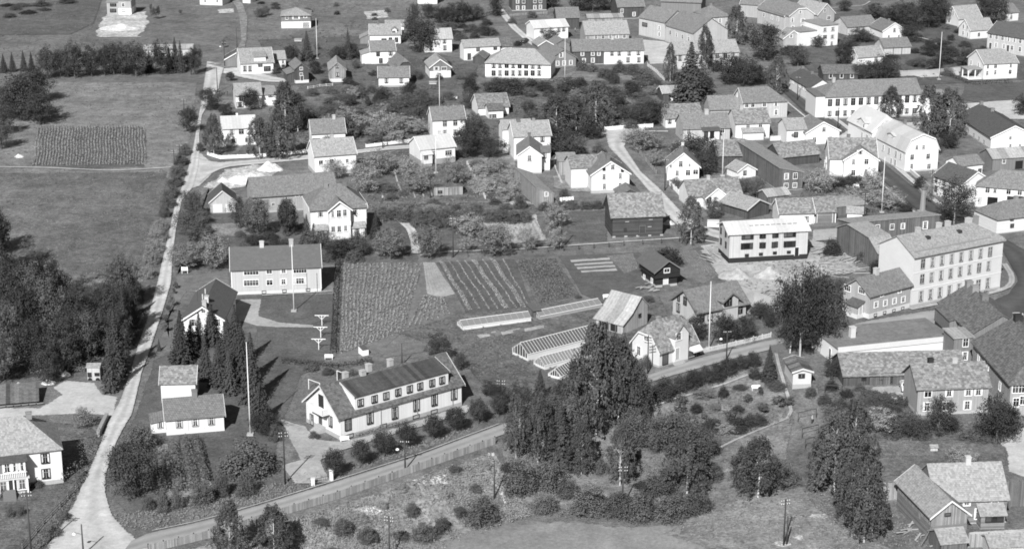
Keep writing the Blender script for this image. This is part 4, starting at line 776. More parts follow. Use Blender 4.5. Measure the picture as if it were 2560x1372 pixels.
b.vol('rear_wing', b.w * .52, b.d, b.w * .6, 6, 0, b.h + 1.6, pitch=26, wall='W', roof='tl', base=0); b.vol('dormer', b.w * .72, .4, 1.7, 3.2, b.h - .2, 1.9, ro='y', pitch=32, wall='WP', roof='tl', base=0); b.win('f', 'sk', [(983, 82, .9, 1.0)], nm='dormer'); b.vol('lean_to', -3.4, 1, 3.4, 6, 0, 2.6, ro='y', prof=[(0, 2.2), (1, 3.8)], wall='G2', roof='tl', base=0)
b = H('house', 'white two-storey house with ladder on its wall below the dormer house', 'house', (928, 162), (989, 160), e=128, d=8, pitch=33, wall='WP', roof='tm', base=.3, trim='white', lm='the white house with the ladder'); b.win('f', 'nk', [(945, 135), (952, 152), (976, 132), (975, 151)])
b.vol('side_wing', -3.0, .8, 3.0, 6, 0, b.h * .8, ro='y', prof=[(0, b.h * .75), (1, b.h * .92)], wall='WP', roof='tl', base=.2)
b.part('ladder', 'wood', lambda m: (m.bar((b.w * .82, -.9, .1), (b.w * .82, -.1, 5.2), .06, .06), m.bar((b.w * .82 + .5, -.9, .1), (b.w * .82 + .5, -.1, 5.2), .06, .06)))
b = H('cottage', 'white cottage with weathered brown roof and two windows above the shrubbery', 'cottage', (947, 219), (1023, 218), e=193, d=7.5, pitch=34, wall='WP', roof='tm', base=.7, bm='stone', trim='white', ch=[(989, 0, .7, .8)], lm='the white cottage above the shrubbery'); b.win('f', 'nk', [(966, 202), (1003, 202)])
b = H('barn', 'round-shouldered barn roof behind the white cottage above the shrubbery', 'barn', (992, 190), (1037, 187), h=2.3, d=11, ro='y', q=(.3, 0), pitch=45, wall='D', roof='tm', base=0)
b = H('house', 'gable-fronted house with brown upper floor and white ground floor', 'house', (1075, 197), (1127, 195), e=169, d=10, ro='y', pitch=36, wall='G2', roof='tl', base=.2, trim='white', low='WP', lowh=2.4, lm='the brown-and-white gable house'); b.win('f', 'nw', [(1091, 172, 1.6, 1.0), (1110, 172, 1.6, 1.0), (1091, 185, 1.0, .9), (1110, 184, 1.0, .9)])
b = H('barn', 'black gable-fronted storehouse with two small white windows', 'barn', (739, 210), (772, 208), e=173, d=10, ro='y', pitch=38, wall='D', roof='tm', base=1.1, bm='wbase', lm='the black gable storehouse'); b.win('f', 'sw', [(753, 172, .8, .8), (753, 186, .8, .8)]); b.door('f', [(755, 204, .9, 1.6)], dm='D')
b.vol('lean_to', -2.2, 1.5, 2.2, 7, 0, 3.4, ro='y', prof=[(0, 3.0), (1, 3.7)], wall='D', roof='tm', base=0)
b = H('barn', 'grey board gable-fronted storehouse with white cellar', 'barn', (824, 207), (865, 206), e=174, d=11, ro='y', pitch=40, wall='P', roof='tl', base=1.2, bm='wbase', trim='P', lm='the grey gable storehouse'); b.win('f', 'nk', [(843, 167, .8, .8), (844, 187, .9, 1.1)])
b = H('house', 'white L-shaped house with pale roof beside the upper road junction', 'house', (603, 188), (684, 184), e=159, d=11, pitch=34, wall='WP', roof='tl', base=.3, trim='white', lm='the white L-shaped house'); b.win('f', 'nk', [(650, 148, 1.2, 1.1), (668, 172, 2.0, 1.4), (625, 172, 1.0, 1.6), (612, 172, 1.0, 1.6)])
b.vol('upper_bay', b.w * .42, .3, b.w * .36, 5, 0, b.h + 1.9, prof=[(0, b.h + 1.9), (1, b.h + 3.0)], wall='WP', roof='tl', base=0); b.vol('side_wing', b.w, 7, 5.0, 7, 0, b.h - .5, pitch=30, wall='WP', roof='tl', base=.2); b.win('f', 'nw', [(693, 152), (707, 150)], nm='side_wing')
b = H('shed', 'dark lean-to shed with tall black end beside the upper road', 'shed', (564, 168), (595, 167), h=3.4, d=6, ro='y', prof=[(0, 2.6), (1, 4.8)], wall='G2', roof='td', base=0, trim='white')
b = H('house', 'white house with balcony behind the roadside rowan', 'house', (590, 272), (655, 269), e=239, d=9, pitch=30, wall='WP', roof='tl', base=.2, lm='the white balcony house'); b.win('f', 'bk', [(606, 247, 1.8, 1.2), (600, 262)]); b.vol('low_wing', b.w, 2, 4.5, 7, 0, b.h * .85, prof=[(0, b.h * .85), (1, b.h * 1.1)], wall='WP', roof='tl', base=.1); b.win('f', 'bk', [(676, 229, 1.2, .5)], nm='low_wing')
b = H('house', 'white house with very pale roof among birches at the road fork', 'house', (558, 367), (641, 363), e=322, d=9, pitch=28, wall='WP', roof='mw', base=.3, ch=[(592, 0, .6, .5, 'white')], lm='the white house at the road fork'); b.win('f', 'bg', [(579, 330, 1.2, 1.2), (603, 329, 1.2, 1.2), (584, 352, 1.4, 1.0), (620, 350, 1.4, 1.0)])
b = H('house', 'hip-roofed house with dark upper floor, white ground floor and garage', 'house', (704, 72), (777, 71), e=39, d=10, q=(1, 1), pitch=20, wall='G2', roof='tl', base=.2, low='WP', lowh=2.5, ov=.6, lm='the hip-roofed two-tone house'); b.win('f', 'nw', [(717, 45, .9, 1.2), (740, 44, 2.6, 1.2), (763, 41, 1.2, .8), (718, 61, .9, .9), (740, 60, .9, .9)]); b.door('f', [(765, 66, 2.4, 2.0)], dm='G', st='g')
b = H('new_house', 'half-built house with dark upper floor on the bare excavated plot', 'house', (297, 38), (329, 38), e=3, d=9, prof=[(0, 5.6), (1, 6.2)], wall='G', roof='mt', base=.2, low='WP', lowh=2.6, lm='the half-built house'); b.win('f', 'nw', [(308, 13, .9, 1.3)]); b.win('f', 'nk', [(309, 27, 1.2, .8)], cur=0)
b.vol('side_wing', -4.6, 1, 4.6, 6, 0, 5.0, prof=[(0, 4.8), (1, 5.3)], wall='G', roof='mt', base=.1); b.win('f', 'bk', [(283, 13, 2.2, 1.0), (283, 27, 2.2, 1.2)], nm='side_wing', cur=0)
b = H('house', 'white house cut by the top edge left of the track', 'house', (500, 13), (556, 15), h=5, d=9, pitch=33, wall='WP', roof='tl', base=.2); b.win('f', 'nw', [(513, 2), (543, 2)])
b = H('shed', 'white shed at the top edge where the track begins', 'shed', (607, 8), (626, 9), h=2.6, d=5, pitch=30, wall='WP', roof='tl', base=0)
b = H('house', 'white house cut by the top edge above the great round tree', 'house', (1044, 11), (1093, 11), h=5, d=9, pitch=33, wall='WP', roof='tl', base=.2)
b = H('shed', 'long pale bus-shelter-like shed glimpsed behind the roadside tree row', 'shed', (360, 142), (482, 139), h=2.6, d=4, prof=[(0, 2.4), (1, 3.0)], wall='C', roof='mt', base=0, lm='the long pale shed behind the tree row')
b = H('hen_house', 'low weathered board shed with two doors in the orchard', 'shed', (1085, 490), (1157, 487), h=2.2, d=3.5, prof=[(0, 2.2), (1, 1.9)], wall='P', roof='pl', base=0, ov=.15, lm='the orchard shed'); b.door('f', [(1126, 479, .9, 1.7), (1140, 479, .9, 1.7)], dm='P', cm='wood'); b.win('f', 'sk', [(1100, 480, .9, .5)], cur=0)
b = H('shed', 'small shed roof peeping out behind the big log barn', 'shed', (1548, 512), (1602, 510), h=2.4, d=6, ro='y', pitch=27, wall='D', roof='tm', base=0)
# ================================================================== ground, roads, plots
import bmesh
from mathutils.geometry import tessellate_polygon
from mathutils import noise as mnoise
mat_ground('meadow', .165, [(.018, .25), (.08, .3), (.45, .35), (2.2, .4), (6, .4)], 2.5, .7, .3, (.35, .6, .18))
def mat_patch(name, base, terms, bsc=4.0, bst=.5, bdi=.1, streak=None):
    """a ground sheet whose edge frays into what lies beneath"""
    mat_ground(name, base, terms, bsc, bst, bdi, streak)
    m = MATS[name]; nt = m.node_tree; bs = nt.nodes["Principled BSDF"]; out = nt.nodes["Material Output"]
    at = N(nt, "Attribute"); at.attribute_name = "edge"
    if name in ('gravel', 'asphalt', 'drive', 'asphalt_dark'):      # wheel tracks worn along the roads
        ac = N(nt, "Attribute"); ac.attribute_name = "across"; lk = bs.inputs["Base Color"].links[0]; src = lk.from_socket
        wv = mth(nt, 'COSINE', mth(nt, 'MULTIPLY', mth(nt, 'SUBTRACT', ac.outputs["Fac"], .27), 12.566))
        wv = mth(nt, 'MULTIPLY', mth(nt, 'MULTIPLY', wv, mth(nt, 'GREATER_THAN', ac.outputs["Fac"], .01)), mth(nt, 'MULTIPLY', noise(nt, N(nt, "NewGeometry").outputs["Position"], .15, 3), .22))
        mxx = N(nt, "VectorMath", operation='SCALE'); nt.links.new(src, mxx.inputs[0]); nt.links.new(mth(nt, 'ADD', wv, 1.0), mxx.inputs["Scale"]); nt.links.new(mxx.outputs[0], bs.inputs["Base Color"])
    g = N(nt, "NewGeometry").outputs["Position"]
    f = mth(nt, 'ADD', mth(nt, 'MULTIPLY', at.outputs["Fac"], 1.0), mth(nt, 'MULTIPLY', mth(nt, 'SUBTRACT', noise(nt, g, 1.1, 5, .75), .5), 1.6))
    f = mth(nt, 'MINIMUM', mth(nt, 'MAXIMUM', mth(nt, 'MULTIPLY', mth(nt, 'SUBTRACT', f, .35), 5.0), 0), 1)
    tr = N(nt, "BsdfTransparent"); mx = N(nt, "MixShader")
    nt.links.new(f, mx.inputs[0]); nt.links.new(tr.outputs[0], mx.inputs[1]); nt.links.new(bs.outputs[0], mx.inputs[2]); nt.links.new(mx.outputs[0], out.inputs[0])
mat_patch('drive', .36, [(.05, .15), (.3, .2), (1.5, .2), (5, .15)], 8, .3, .04)
mat_patch('gravel', .47, [(.05, .12), (.3, .18), (1.5, .15), (5, .12)], 8, .3, .04)
mat_patch('asphalt', .31, [(.05, .12), (.5, .1), (4.0, .1)], 12, .2, .02)
mat_patch('asphalt_dark', .085, [(.05, .2), (.5, .15), (4.0, .1)], 12, .2, .02)
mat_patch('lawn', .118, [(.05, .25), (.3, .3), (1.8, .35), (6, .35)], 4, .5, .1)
mat_patch('mown', .23, [(.03, .2), (.2, .22), (1.5, .22), (6, .2)], 4, .3, .1, (1.35, .5, .2))
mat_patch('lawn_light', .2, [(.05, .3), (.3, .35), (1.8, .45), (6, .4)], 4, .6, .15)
mat_patch('hay', .15, [(.03, .28), (.15, .35), (.8, .4), (2.6, .45), (7, .4)], 3, .8, .25, (.35, .6, .2))
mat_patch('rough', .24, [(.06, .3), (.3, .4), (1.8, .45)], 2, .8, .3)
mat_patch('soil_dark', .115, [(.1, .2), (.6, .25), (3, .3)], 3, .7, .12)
mat_patch('soil', .175, [(.1, .2), (.6, .25), (3, .3)], 3, .7, .12)
mat_patch('soil_light', .38, [(.1, .25), (.6, .25), (3, .25)], 3, .7, .12)
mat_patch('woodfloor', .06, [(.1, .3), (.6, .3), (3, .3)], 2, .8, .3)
mat_patch('rubble', .5, [(.15, .4), (.9, .5), (3.5, .5)], 1.5, 1.0, .5)
mat_patch('garden', .14, [(.06, .3), (.35, .45), (1.8, .5)], 2, .9, .3)
mat_patch('stripe', .15, [(.1, .2), (1.0, .3)], 3, .6, .12)

def lin(a, b, n): return [a + (b - a) * i / n for i in range(n)]
xs = lin(-4000, -400, 6) + lin(-400, -160, 8) + lin(-160, 160, 160) + lin(160, 400, 8) + lin(400, 4000, 6) + [4000]
ys = lin(-600, 180, 6) + lin(180, 430, 125) + lin(430, 900, 16) + lin(900, 6000, 8) + [6000]
gm = MB(); nx = len(xs)
gm.v = [(x, y, height(x, y) if 170 < y < 440 else 0.0) for y in ys for x in xs]
gm.f = [(j * nx + i, j * nx + i + 1, (j + 1) * nx + i + 1, (j + 1) * nx + i) for j in range(len(ys) - 1) for i in range(nx - 1)]
tag(gm.obj('ground', 'meadow', uv=False, smooth_=True), 'mottled grass ground under the whole town', kind='structure')

LAY = [0]
def sheet_obj(name, verts, faces, edge, mat, label, kind='structure', across=None):
    m = bpy.data.meshes.new(name); m.from_pydata(verts, [], faces); m.materials.append(MATS[mat])
    a = m.attributes.new("edge", 'FLOAT', 'POINT'); a.data.foreach_set("value", edge)
    if across: a = m.attributes.new("across", 'FLOAT', 'POINT'); a.data.foreach_set("value", across)
    return tag(link(name, m), label, kind=kind)
def resample(pts, n):
    L = [0.0]
    for a, b_ in zip(pts, pts[1:]): L.append(L[-1] + (b_ - a).length)
    out = []
    for i in range(n):
        t = L[-1] * i / (n - 1); k = 0
        while k < len(L) - 2 and L[k + 1] < t: k += 1
        u = (t - L[k]) / max(1e-6, L[k + 1] - L[k]); out.append(pts[k].lerp(pts[k + 1], u))
    return out
def ribbon(name, left, right, mat, label, soft=.12, z=None):
    LAY[0] += 1; z = z if z is not None else .015 + .002 * LAY[0]
    Lp = [G(*p) for p in left]; Rp = [G(*p) for p in right]
    n = max(8, int(max(sum((b_ - a).length for a, b_ in zip(Lp, Lp[1:])), 1) / 3.0))
    Lp, Rp = resample(Lp, n), resample(Rp, n); V = []; E = []; F = []
    T = (0, soft, .27, .4, .5, .6, .73, 1 - soft, 1)
    for i, (a, b_) in enumerate(zip(Lp, Rp)):
        for t in T:
            p = a.lerp(b_, t); V.append((p.x, p.y, height(p.x, p.y) + z)); E.append(0.0 if t in (0, 1) else 1.0)
    k = len(T)
    for i in range(n - 1):
        for j in range(k - 1): F.append((i * k + j, i * k + j + 1, (i + 1) * k + j + 1, (i + 1) * k + j))
    return sheet_obj(name, V, F, E, mat, label, across=[T[i % k] for i in range(len(V))])
def path(name, pts, wpx, mat, label, soft=.22):
    """a strip of even width along a line of pixels; wpx = width in pixels across"""
    P = [G(*p) for p in pts]; w = wpx / scale_at(P[len(P) // 2])
    L_, R_ = [], []
    for i, p in enumerate(P):
        t = (P[min(i + 1, len(P) - 1)] - P[max(i - 1, 0)]); nrm = Vector((-t.y, t.x, 0)).normalized() * w / 2
        L_.append(proj(p + nrm)); R_.append(proj(p - nrm))
    return ribbon(name, L_, R_, mat, label, soft)
def patch(name, pts, mat, label, soft=1.0, jit=.35, kind='structure'):
    LAY[0] += 1; z = .015 + .002 * LAY[0]
    P = [G(*p) for p in pts]; Q = []
    for a, b_ in zip(P, P[1:] + P[:1]):
        n = max(1, int((b_ - a).length / 2.5))
        for i in range(n): 
            q = a.lerp(b_, i / n); d = mnoise.noise_vector(Vector((q.x * .21, q.y * .21, LAY[0]))) * jit
            Q.append(Vector((q.x + d.x, q.y + d.y, 0)))
    bm = bmesh.new(); vs_ = [bm.verts.new(q) for q in Q]
    f = bm.faces.new(vs_); bm.normal_update()
    if f.normal.z < 0: f.normal_flip()
    outer = set(vs_)
    try: bmesh.ops.inset_region(bm, faces=[f], thickness=soft, use_even_offset=False, use_boundary=True)
    except Exception: pass
    bmesh.ops.triangulate(bm, faces=bm.faces[:], ngon_method='EAR_CLIP')
    low = any(q.y < 340 and height(q.x, q.y) < -.05 for q in Q)
    if low:
        for _ in range(5):
            ee = [e for e in bm.edges if e.calc_length() > 3.5]
            if not ee: break
            bmesh.ops.subdivide_edges(bm, edges=ee, cuts=1); bmesh.ops.triangulate(bm, faces=bm.faces[:])
    bm.verts.ensure_lookup_table(); bound = {v for e in bm.edges if e.is_boundary for v in e.verts}
    V = [(v.co.x, v.co.y, height(v.co.x, v.co.y) + z) for v in bm.verts]; E = [0.0 if v in bound else 1.0 for v in bm.verts]
    F = [tuple(v.index for v in fc.verts) for fc in bm.faces]; bm.verts.index_update()
    F = [tuple(v.index for v in fc.verts) for fc in bm.faces]; bm.free()
    return sheet_obj(name, V, F, E, mat, label, kind)

# fields and gardens
patch('lawn', [(-60, 240), (130, 205), (500, 205), (490, 330), (440, 470), (400, 600), (360, 720), (-60, 720)], 'lawn_light', 'wide rough meadow left of the gravel road', 2)
patch('lawn', [(-60, 432), (425, 428), (425, 540), (375, 700), (-60, 700)], 'hay', 'darker hay meadow below the field path', 2)
patch('field', [(85, 320), (360, 317), (372, 352), (368, 418), (230, 425), (75, 415), (100, 365)], 'soil_dark', 'potato field soil left of the road', 1.5, .8)
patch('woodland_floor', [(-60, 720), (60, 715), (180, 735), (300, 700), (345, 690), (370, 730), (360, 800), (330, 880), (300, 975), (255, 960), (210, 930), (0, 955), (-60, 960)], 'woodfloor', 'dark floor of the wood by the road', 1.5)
patch('yard', [(-60, 1050), (-60, 1018), (100, 1018), (150, 985), (130, 968), (160, 950), (240, 955), (262, 985), (300, 990), (290, 1040), (200, 1035), (90, 1040)], 'gravel', 'pale bare yard beside the plank shelter', 1.0)
patch('garden', [(-60, 1060), (90, 1052), (230, 1060), (262, 1095), (230, 1180), (180, 1270), (110, 1390), (-60, 1400)], 'garden', 'garden ground round the veranda house', 1)
patch('lawn', [(380, 900), (445, 870), (470, 840), (640, 860), (700, 830), (840, 830), (838, 890), (760, 940), (700, 1080), (690, 1180), (560, 1240), (430, 1280), (320, 1290), (275, 1240), (300, 1100), (340, 1020)], 'lawn', 'dark garden grass round the low cabin', 1)
patch('lawn', [(585, 740), (838, 733), (834, 890), (640, 880), (640, 790)], 'lawn', 'mown flagpole lawn before the grey house', .6, .15)
patch('yard', [(600, 748), (655, 748), (648, 790), (700, 805), (785, 812), (785, 819), (690, 818), (640, 815), (560, 790)], 'drive', 'curving gravel drive beside the flagpole lawn', .5, .15)
patch('yard', [(440, 690), (575, 675), (585, 735), (470, 730), (425, 800), (440, 870), (385, 880), (410, 790)], 'soil', 'bare pale ground by the gable house', 1)
patch('garden', [(430, 560), (520, 470), (640, 540), (770, 560), (960, 520), (1040, 560), (1050, 650), (840, 665), (600, 620), (440, 690)], 'lawn', 'dark lawn of the villa grounds', 1)
patch('lawn', [(525, 560), (700, 548), (700, 580), (600, 592), (530, 590)], 'rough', 'pale strip of villa lawn', 1.2)
patch('garden', [(905, 380), (1180, 375), (1330, 430), (1345, 530), (1300, 560), (950, 560), (945, 505), (880, 490)], 'garden', 'orchard and kitchen garden ground', 1)
patch('field', [(1160, 400), (1290, 385), (1300, 500), (1215, 505)], 'rough', 'light overgrown kitchen garden', 1)
patch('garden', [(1000, 560), (1360, 540), (1410, 605), (1130, 640), (1045, 640)], 'lawn', 'grass below the orchard hedge', 1)
patch('field', [(1190, 560), (1340, 535), (1370, 600), (1290, 610), (1230, 605)], 'soil_light', 'light cabbage plot by the middle path', .8)
patch('lawn', [(1360, 530), (1530, 525), (1520, 605), (1400, 610)], 'lawn', 'dark grass left of the log barn', 1)
patch('field', [(852, 656), (1062, 657), (1102, 740), (1130, 790), (1010, 830), (945, 885), (845, 892)], 'soil', 'potato ground behind the long white house', .5)
patch('field', [(1056, 656), (1088, 656), (1140, 735), (1100, 745), (1066, 735)], 'drive', 'light drilled plot', .4, .15)
patch('field', [(1092, 656), (1290, 648), (1330, 760), (1310, 775), (1165, 785)], 'soil_dark', 'dark ploughed plot with thin rows', .5, .2)
patch('field', [(1285, 650), (1390, 645), (1450, 735), (1430, 752), (1345, 768)], 'garden', 'plot of dense dark leaves', .5, .2)
patch('field', [(1395, 640), (1600, 630), (1660, 700), (1500, 760), (1450, 735)], 'soil_dark', 'dark allotment beds by the black storehouse', .6, .2)
patch('field', [(1515, 640), (1585, 632), (1600, 672), (1560, 685)], 'soil', 'drilled plot left of the black storehouse', .5, .2)
patch('field', [(1690, 630), (1740, 625), (1800, 690), (1760, 710), (1700, 690)], 'soil', 'drilled plot right of the black storehouse', .5, .2)
patch('garden', [(990, 835), (1140, 785), (1520, 745), (1650, 740), (1700, 830), (1600, 870), (1590, 940), (1380, 960), (1200, 960), (1130, 880)], 'garden', 'nursery ground round the greenhouses', 1)
for i in range(4):
    patch('bed', [(1425 + 8 * i, 650 + 9 * i), (1525 + 6 * i, 644 + 9 * i), (1528 + 6 * i, 650 + 9 * i), (1428 + 8 * i, 656 + 9 * i)], 'drive', 'pale raised bed in the allotments, row %s' % ('nearest the path', 'second from the path', 'third from the path', 'farthest from the path')[i], .4, .35)
for i in range(5):
    patch('bed', [(1190 + 30 * i, 838 - 4 * i), (1240 + 30 * i, 828 - 4 * i), (1250 + 28 * i, 836 - 4 * i), (1200 + 28 * i, 846 - 4 * i)], ('soil_light', 'soil')[i % 2], 'nursery bed behind the greenhouse, number %d from the left' % (i + 1), .3, .1)
patch('bed', [(930, 870), (1075, 850), (1060, 880), (960, 895)], 'soil', 'bare seed beds behind the long white house', .4, .1)
patch('garden', [(1600, 985), (1800, 940), (1940, 905), (1990, 1040), (1960, 1250), (1500, 1290), (1260, 1250), (1250, 1120), (1400, 1080)], 'lawn_light', 'rough grass under the birches', 1.2)
patch('lawn', [(1640, 1010), (1930, 915), (1975, 1040), (1830, 1100), (1680, 1090)], 'lawn_light', 'pale orchard grass by the footpath', 1.2)
patch('rough', [(300, 1420), (560, 1345), (860, 1255), (1230, 1125), (1290, 1200), (1330, 1290), (1000, 1420)], 'rough', 'weedy bank below the board fence', 1.2)
patch('rough_ground', [(820, 1270), (960, 1250), (990, 1285), (900, 1300)], 'rubble', 'pale stony scar on the bank', 1.2)
patch('rough_ground', [(1020, 1200), (1110, 1175), (1130, 1210), (1050, 1225)], 'rubble', 'pale dry patch under the fence', 1.4)
patch('rough_ground', [(1218, 1130), (1240, 1130), (1262, 1220), (1285, 1285), (1270, 1290), (1240, 1225), (1213, 1190)], 'rubble', 'washed-out gully beside the fence end', .8)
patch('field', [(960, 1425), (1130, 1335), (1330, 1295), (1720, 1312), (1900, 1345), (2150, 1425)], 'mown', 'smooth mown field along the bottom edge', 2.6, 1.6)
patch('rough', [(1760, 1270), (2000, 1200), (2080, 1300), (2300, 1400), (1900, 1420), (1650, 1335)], 'rough', 'rough pasture round the double pole', 1.5)
patch('lawn', [(2170, 1105), (2510, 1103), (2520, 1150), (2500, 1190), (2160, 1195)], 'hay', 'flat lawn above the plank wall', .5, .1)
patch('yard', [(2480, 1095), (2580, 1060), (2580, 1200), (2520, 1180), (2510, 1120)], 'gravel', 'pale lane at the lower right edge', .8)
patch('yard', [(2180, 965), (2290, 962), (2270, 1000), (2150, 990)], 'soil_light', 'trodden yard before the long dark shed', 1)
patch('yard', [(2420, 1330), (2580, 1320), (2580, 1345), (2430, 1350)], 'gravel', 'pale yard by the old porch house', .5)
patch('garden', [(2040, 960), (2270, 990), (2300, 1050), (2480, 1050), (2500, 1105), (2160, 1105), (2060, 1050)], 'garden', 'shrubby garden before the grey house', 1)
for k, (x, y, w_) in enumerate(((2045, 1293, 60), (1955, 1360, 55), (1995, 1345, 40))): patch('stones', [(x - w_ / 2, y), (x - w_ / 4, y - 9), (x + w_ / 3, y - 8), (x + w_ / 2, y + 3), (x, y + 10)], 'rubble', 'pale stone heap in the pasture, ' + ('below the tall birches', 'at the foot of the double pole', 'right of the double pole')[k], .6)
patch('building_site', [(1745, 615), (1830, 600), (2030, 600), (2130, 620), (2150, 680), (2030, 700), (1960, 780), (1880, 780), (1840, 720), (1790, 690)], 'soil_light', 'dug-up building site round the unfinished block', 1.2)
patch('yard', [(2030, 575), (2105, 570), (2090, 600), (2030, 605)], 'drive', 'gravel apron behind the unfinished block', .6)
patch('garden', [(2010, 440), (2200, 445), (2290, 545), (2150, 560), (2080, 520), (2000, 500)], 'garden', 'street garden round the flagpole', 1)
patch('excavation', [(262, 38), (370, 30), (372, 60), (350, 95), (240, 95), (236, 75)], 'rubble', 'bare excavated plot round the half-built house', 1.6, 2.0)
patch('lawn', [(170, 0), (260, 0), (240, 60), (180, 88), (-60, 90), (-60, 20)], 'lawn', 'upper hayfield left of the half-built house', 2)
patch('rough_ground', [(540, 25), (585, 22), (588, 33), (545, 35)], 'rubble', 'small gravel spill by the upper track', 1)
patch('rough_ground', [(905, 30), (970, 25), (975, 45), (915, 50)], 'rubble', 'stony outcrop on the upper slope', 1.5)
patch('gravel_heap_yard', [(500, 470), (560, 425), (640, 410), (705, 420), (690, 455), (640, 470), (560, 478)], 'rubble', 'white rubble ground behind the garage', 2, 2)
patch('junction', [(462, 478), (500, 466), (532, 437), (525, 402), (505, 385), (488, 385), (476, 420)], 'gravel', 'pale gravel of the road fork', .6)
patch('garden', [(580, 390), (750, 215), (1180, 205), (1190, 345), (1050, 360), (900, 375), (690, 395)], 'garden', 'wooded gardens between the two upper streets', 1.5)
patch('garden', [(1180, 210), (1660, 195), (1820, 240), (1700, 310), (1520, 330), (1380, 400), (1200, 345)], 'garden', 'middle garden ground', 1.5)
patch('lawn', [(1440, 175), (1560, 178), (1600, 200), (1470, 205), (1380, 200)], 'lawn_light', 'garden lawn below the joined houses', 1)
patch('garden', [(640, 100), (920, 90), (1200, 160), (1190, 215), (700, 215)], 'lawn', 'grass round the upper storehouses', 1.5)
patch('garden', [(1900, 60), (2200, 20), (2560, 60), (2580, 200), (2300, 215), (2020, 180)], 'lawn', 'dark garden grass of the upper right houses', 1.5)
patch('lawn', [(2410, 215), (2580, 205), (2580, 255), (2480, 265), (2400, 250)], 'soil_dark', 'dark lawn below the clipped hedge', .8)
patch('yard', [(2400, 260), (2540, 250), (2580, 270), (2580, 300), (2420, 300)], 'gravel', 'pale forecourt at the right edge', 1)
patch('yard', [(1604, 100), (1660, 105), (1720, 125), (1680, 160), (1625, 162), (1600, 130)], 'gravel', 'pale courtyard beside the joined houses', .8)
patch('yard', [(2245, 178), (2400, 172), (2400, 190), (2300, 196)], 'gravel', 'gravel lane beneath the upper gardens', .8)
patch('yard', [(1380, 440), (1480, 435), (1480, 482), (1420, 480), (1380, 470)], 'rough', 'dry yard by the plank shed', .8)

patch('garden_plot', [(392, 1112), (500, 1098), (535, 1200), (540, 1255), (400, 1280), (388, 1200)], 'rough', 'light ground between the berry rows', .8, .3)
path('garden_path', [(945, 507), (1050, 508), (1200, 506), (1340, 512)], 16, 'rough', 'light grass strip above the orchard hedge', .3)
path('garden_path', [(985, 425), (995, 460), (1010, 492)], 5, 'soil_light', 'narrow path between the orchard beds', .25)
path('garden_path', [(1065, 430), (1075, 470), (1080, 492)], 5, 'soil_light', 'narrow path below the pale-roofed cottage', .25)
for i in range(5): path('garden_bed', [(1012 + 11 * i, 478), (1016 + 11 * i, 496)], 5, ('soil_light', 'soil')[i % 2], ('pale', 'brown', 'second pale', 'second brown', 'third pale')[i] + ' narrow bed beside the orchard shed', .2)
# roads
LAY[0] = 90
ribbon('road', [(85, 1400), (105, 1372), (170, 1280), (215, 1190), (250, 1110), (272, 1050), (300, 1000), (325, 930), (345, 860), (370, 790), (390, 715), (405, 650), (420, 590), (435, 520), (453, 470), (470, 420), (482, 370), (492, 320), (500, 270), (507, 215), (512, 180), (515, 155)],
       [(430, 1400), (330, 1335), (285, 1290), (268, 1240), (265, 1190), (295, 1101), (333, 1035), (355, 936), (377, 876), (395, 820), (412, 768), (430, 706), (432, 650), (440, 580), (455, 503), (485, 468), (497, 420), (500, 373), (498, 340), (505, 290), (530, 250), (548, 225), (556, 190), (562, 172), (560, 160)], 'gravel', 'pale gravel road climbing the left side')
ribbon('road', [(500, 462), (525, 437), (562, 420), (640, 413), (780, 400), (960, 378), (1050, 372)], [(498, 395), (515, 400), (550, 406), (640, 400), (780, 388), (960, 368), (1050, 362)], 'gravel', 'pale side road past the white houses')
ribbon('road', [(515, 160), (530, 158), (560, 152), (590, 130), (603, 100), (598, 50), (590, 20), (570, -8)], [(562, 172), (600, 172), (605, 165), (610, 135), (617, 100), (620, 45), (608, 12), (590, -8)], 'rough', 'rutted track up the hillside')
ribbon('yard', [(560, 172), (600, 168), (680, 192), (720, 200)], [(558, 185), (600, 196), (660, 207), (715, 208)], 'gravel', 'forecourt of the white L-shaped house')
ribbon('road', [(330, 1352), (375, 1331), (500, 1306), (640, 1266), (835, 1206), (1040, 1141), (1247, 1064), (1420, 1004), (1605, 943), (1755, 893), (1920, 851), (2095, 822), (2170, 801), (2342, 773), (2450, 750)], [(300, 1392), (375, 1370), (550, 1326), (640, 1295), (840, 1236), (1015, 1175), (1240, 1096), (1420, 1034), (1605, 964), (1805, 907), (1930, 876), (2110, 858), (2200, 850), (2342, 835), (2400, 830)], 'asphalt', 'grey lower road running along the board fence')
patch('road_bend', [(2345, 772), (2445, 750), (2520, 742), (2590, 800), (2590, 900), (2500, 800), (2420, 830)], 'asphalt', 'worn grey asphalt of the road bend', 1.5)
path('verge', [(380, 1328), (500, 1303), (640, 1263), (835, 1203), (1040, 1138), (1247, 1061)], 5, 'gravel', 'pale shoulder of the lower road', .3)
path('pavement', [(2275, 774), (2390, 752), (2490, 731), (2528, 715), (2530, 690), (2510, 660)], 16, 'drive', 'kerbed pavement round the corner block', .05)
ribbon('street', [(2420, 850), (2460, 760), (2520, 735), (2545, 700), (2500, 620), (2440, 590), (2330, 560), (2190, 440), (2060, 330), (1950, 225), (1900, 180)], [(2640, 900), (2640, 800), (2640, 760), (2620, 700), (2600, 650), (2500, 590), (2380, 545), (2235, 430), (2110, 325), (1985, 232), (1930, 180)], 'asphalt_dark', 'dark asphalt main street crossing the right side', .05)
path('pavement', [(2000, 232), (2115, 318), (2245, 422), (2340, 505), (2395, 540), (2480, 560)], 16, 'gravel', 'pale pavement along the main street', .08)
path('pavement', [(1960, 250), (2045, 320), (2170, 432), (2310, 552)], 6, 'gravel', 'narrow kerb strip on the near side of the main street', .1)
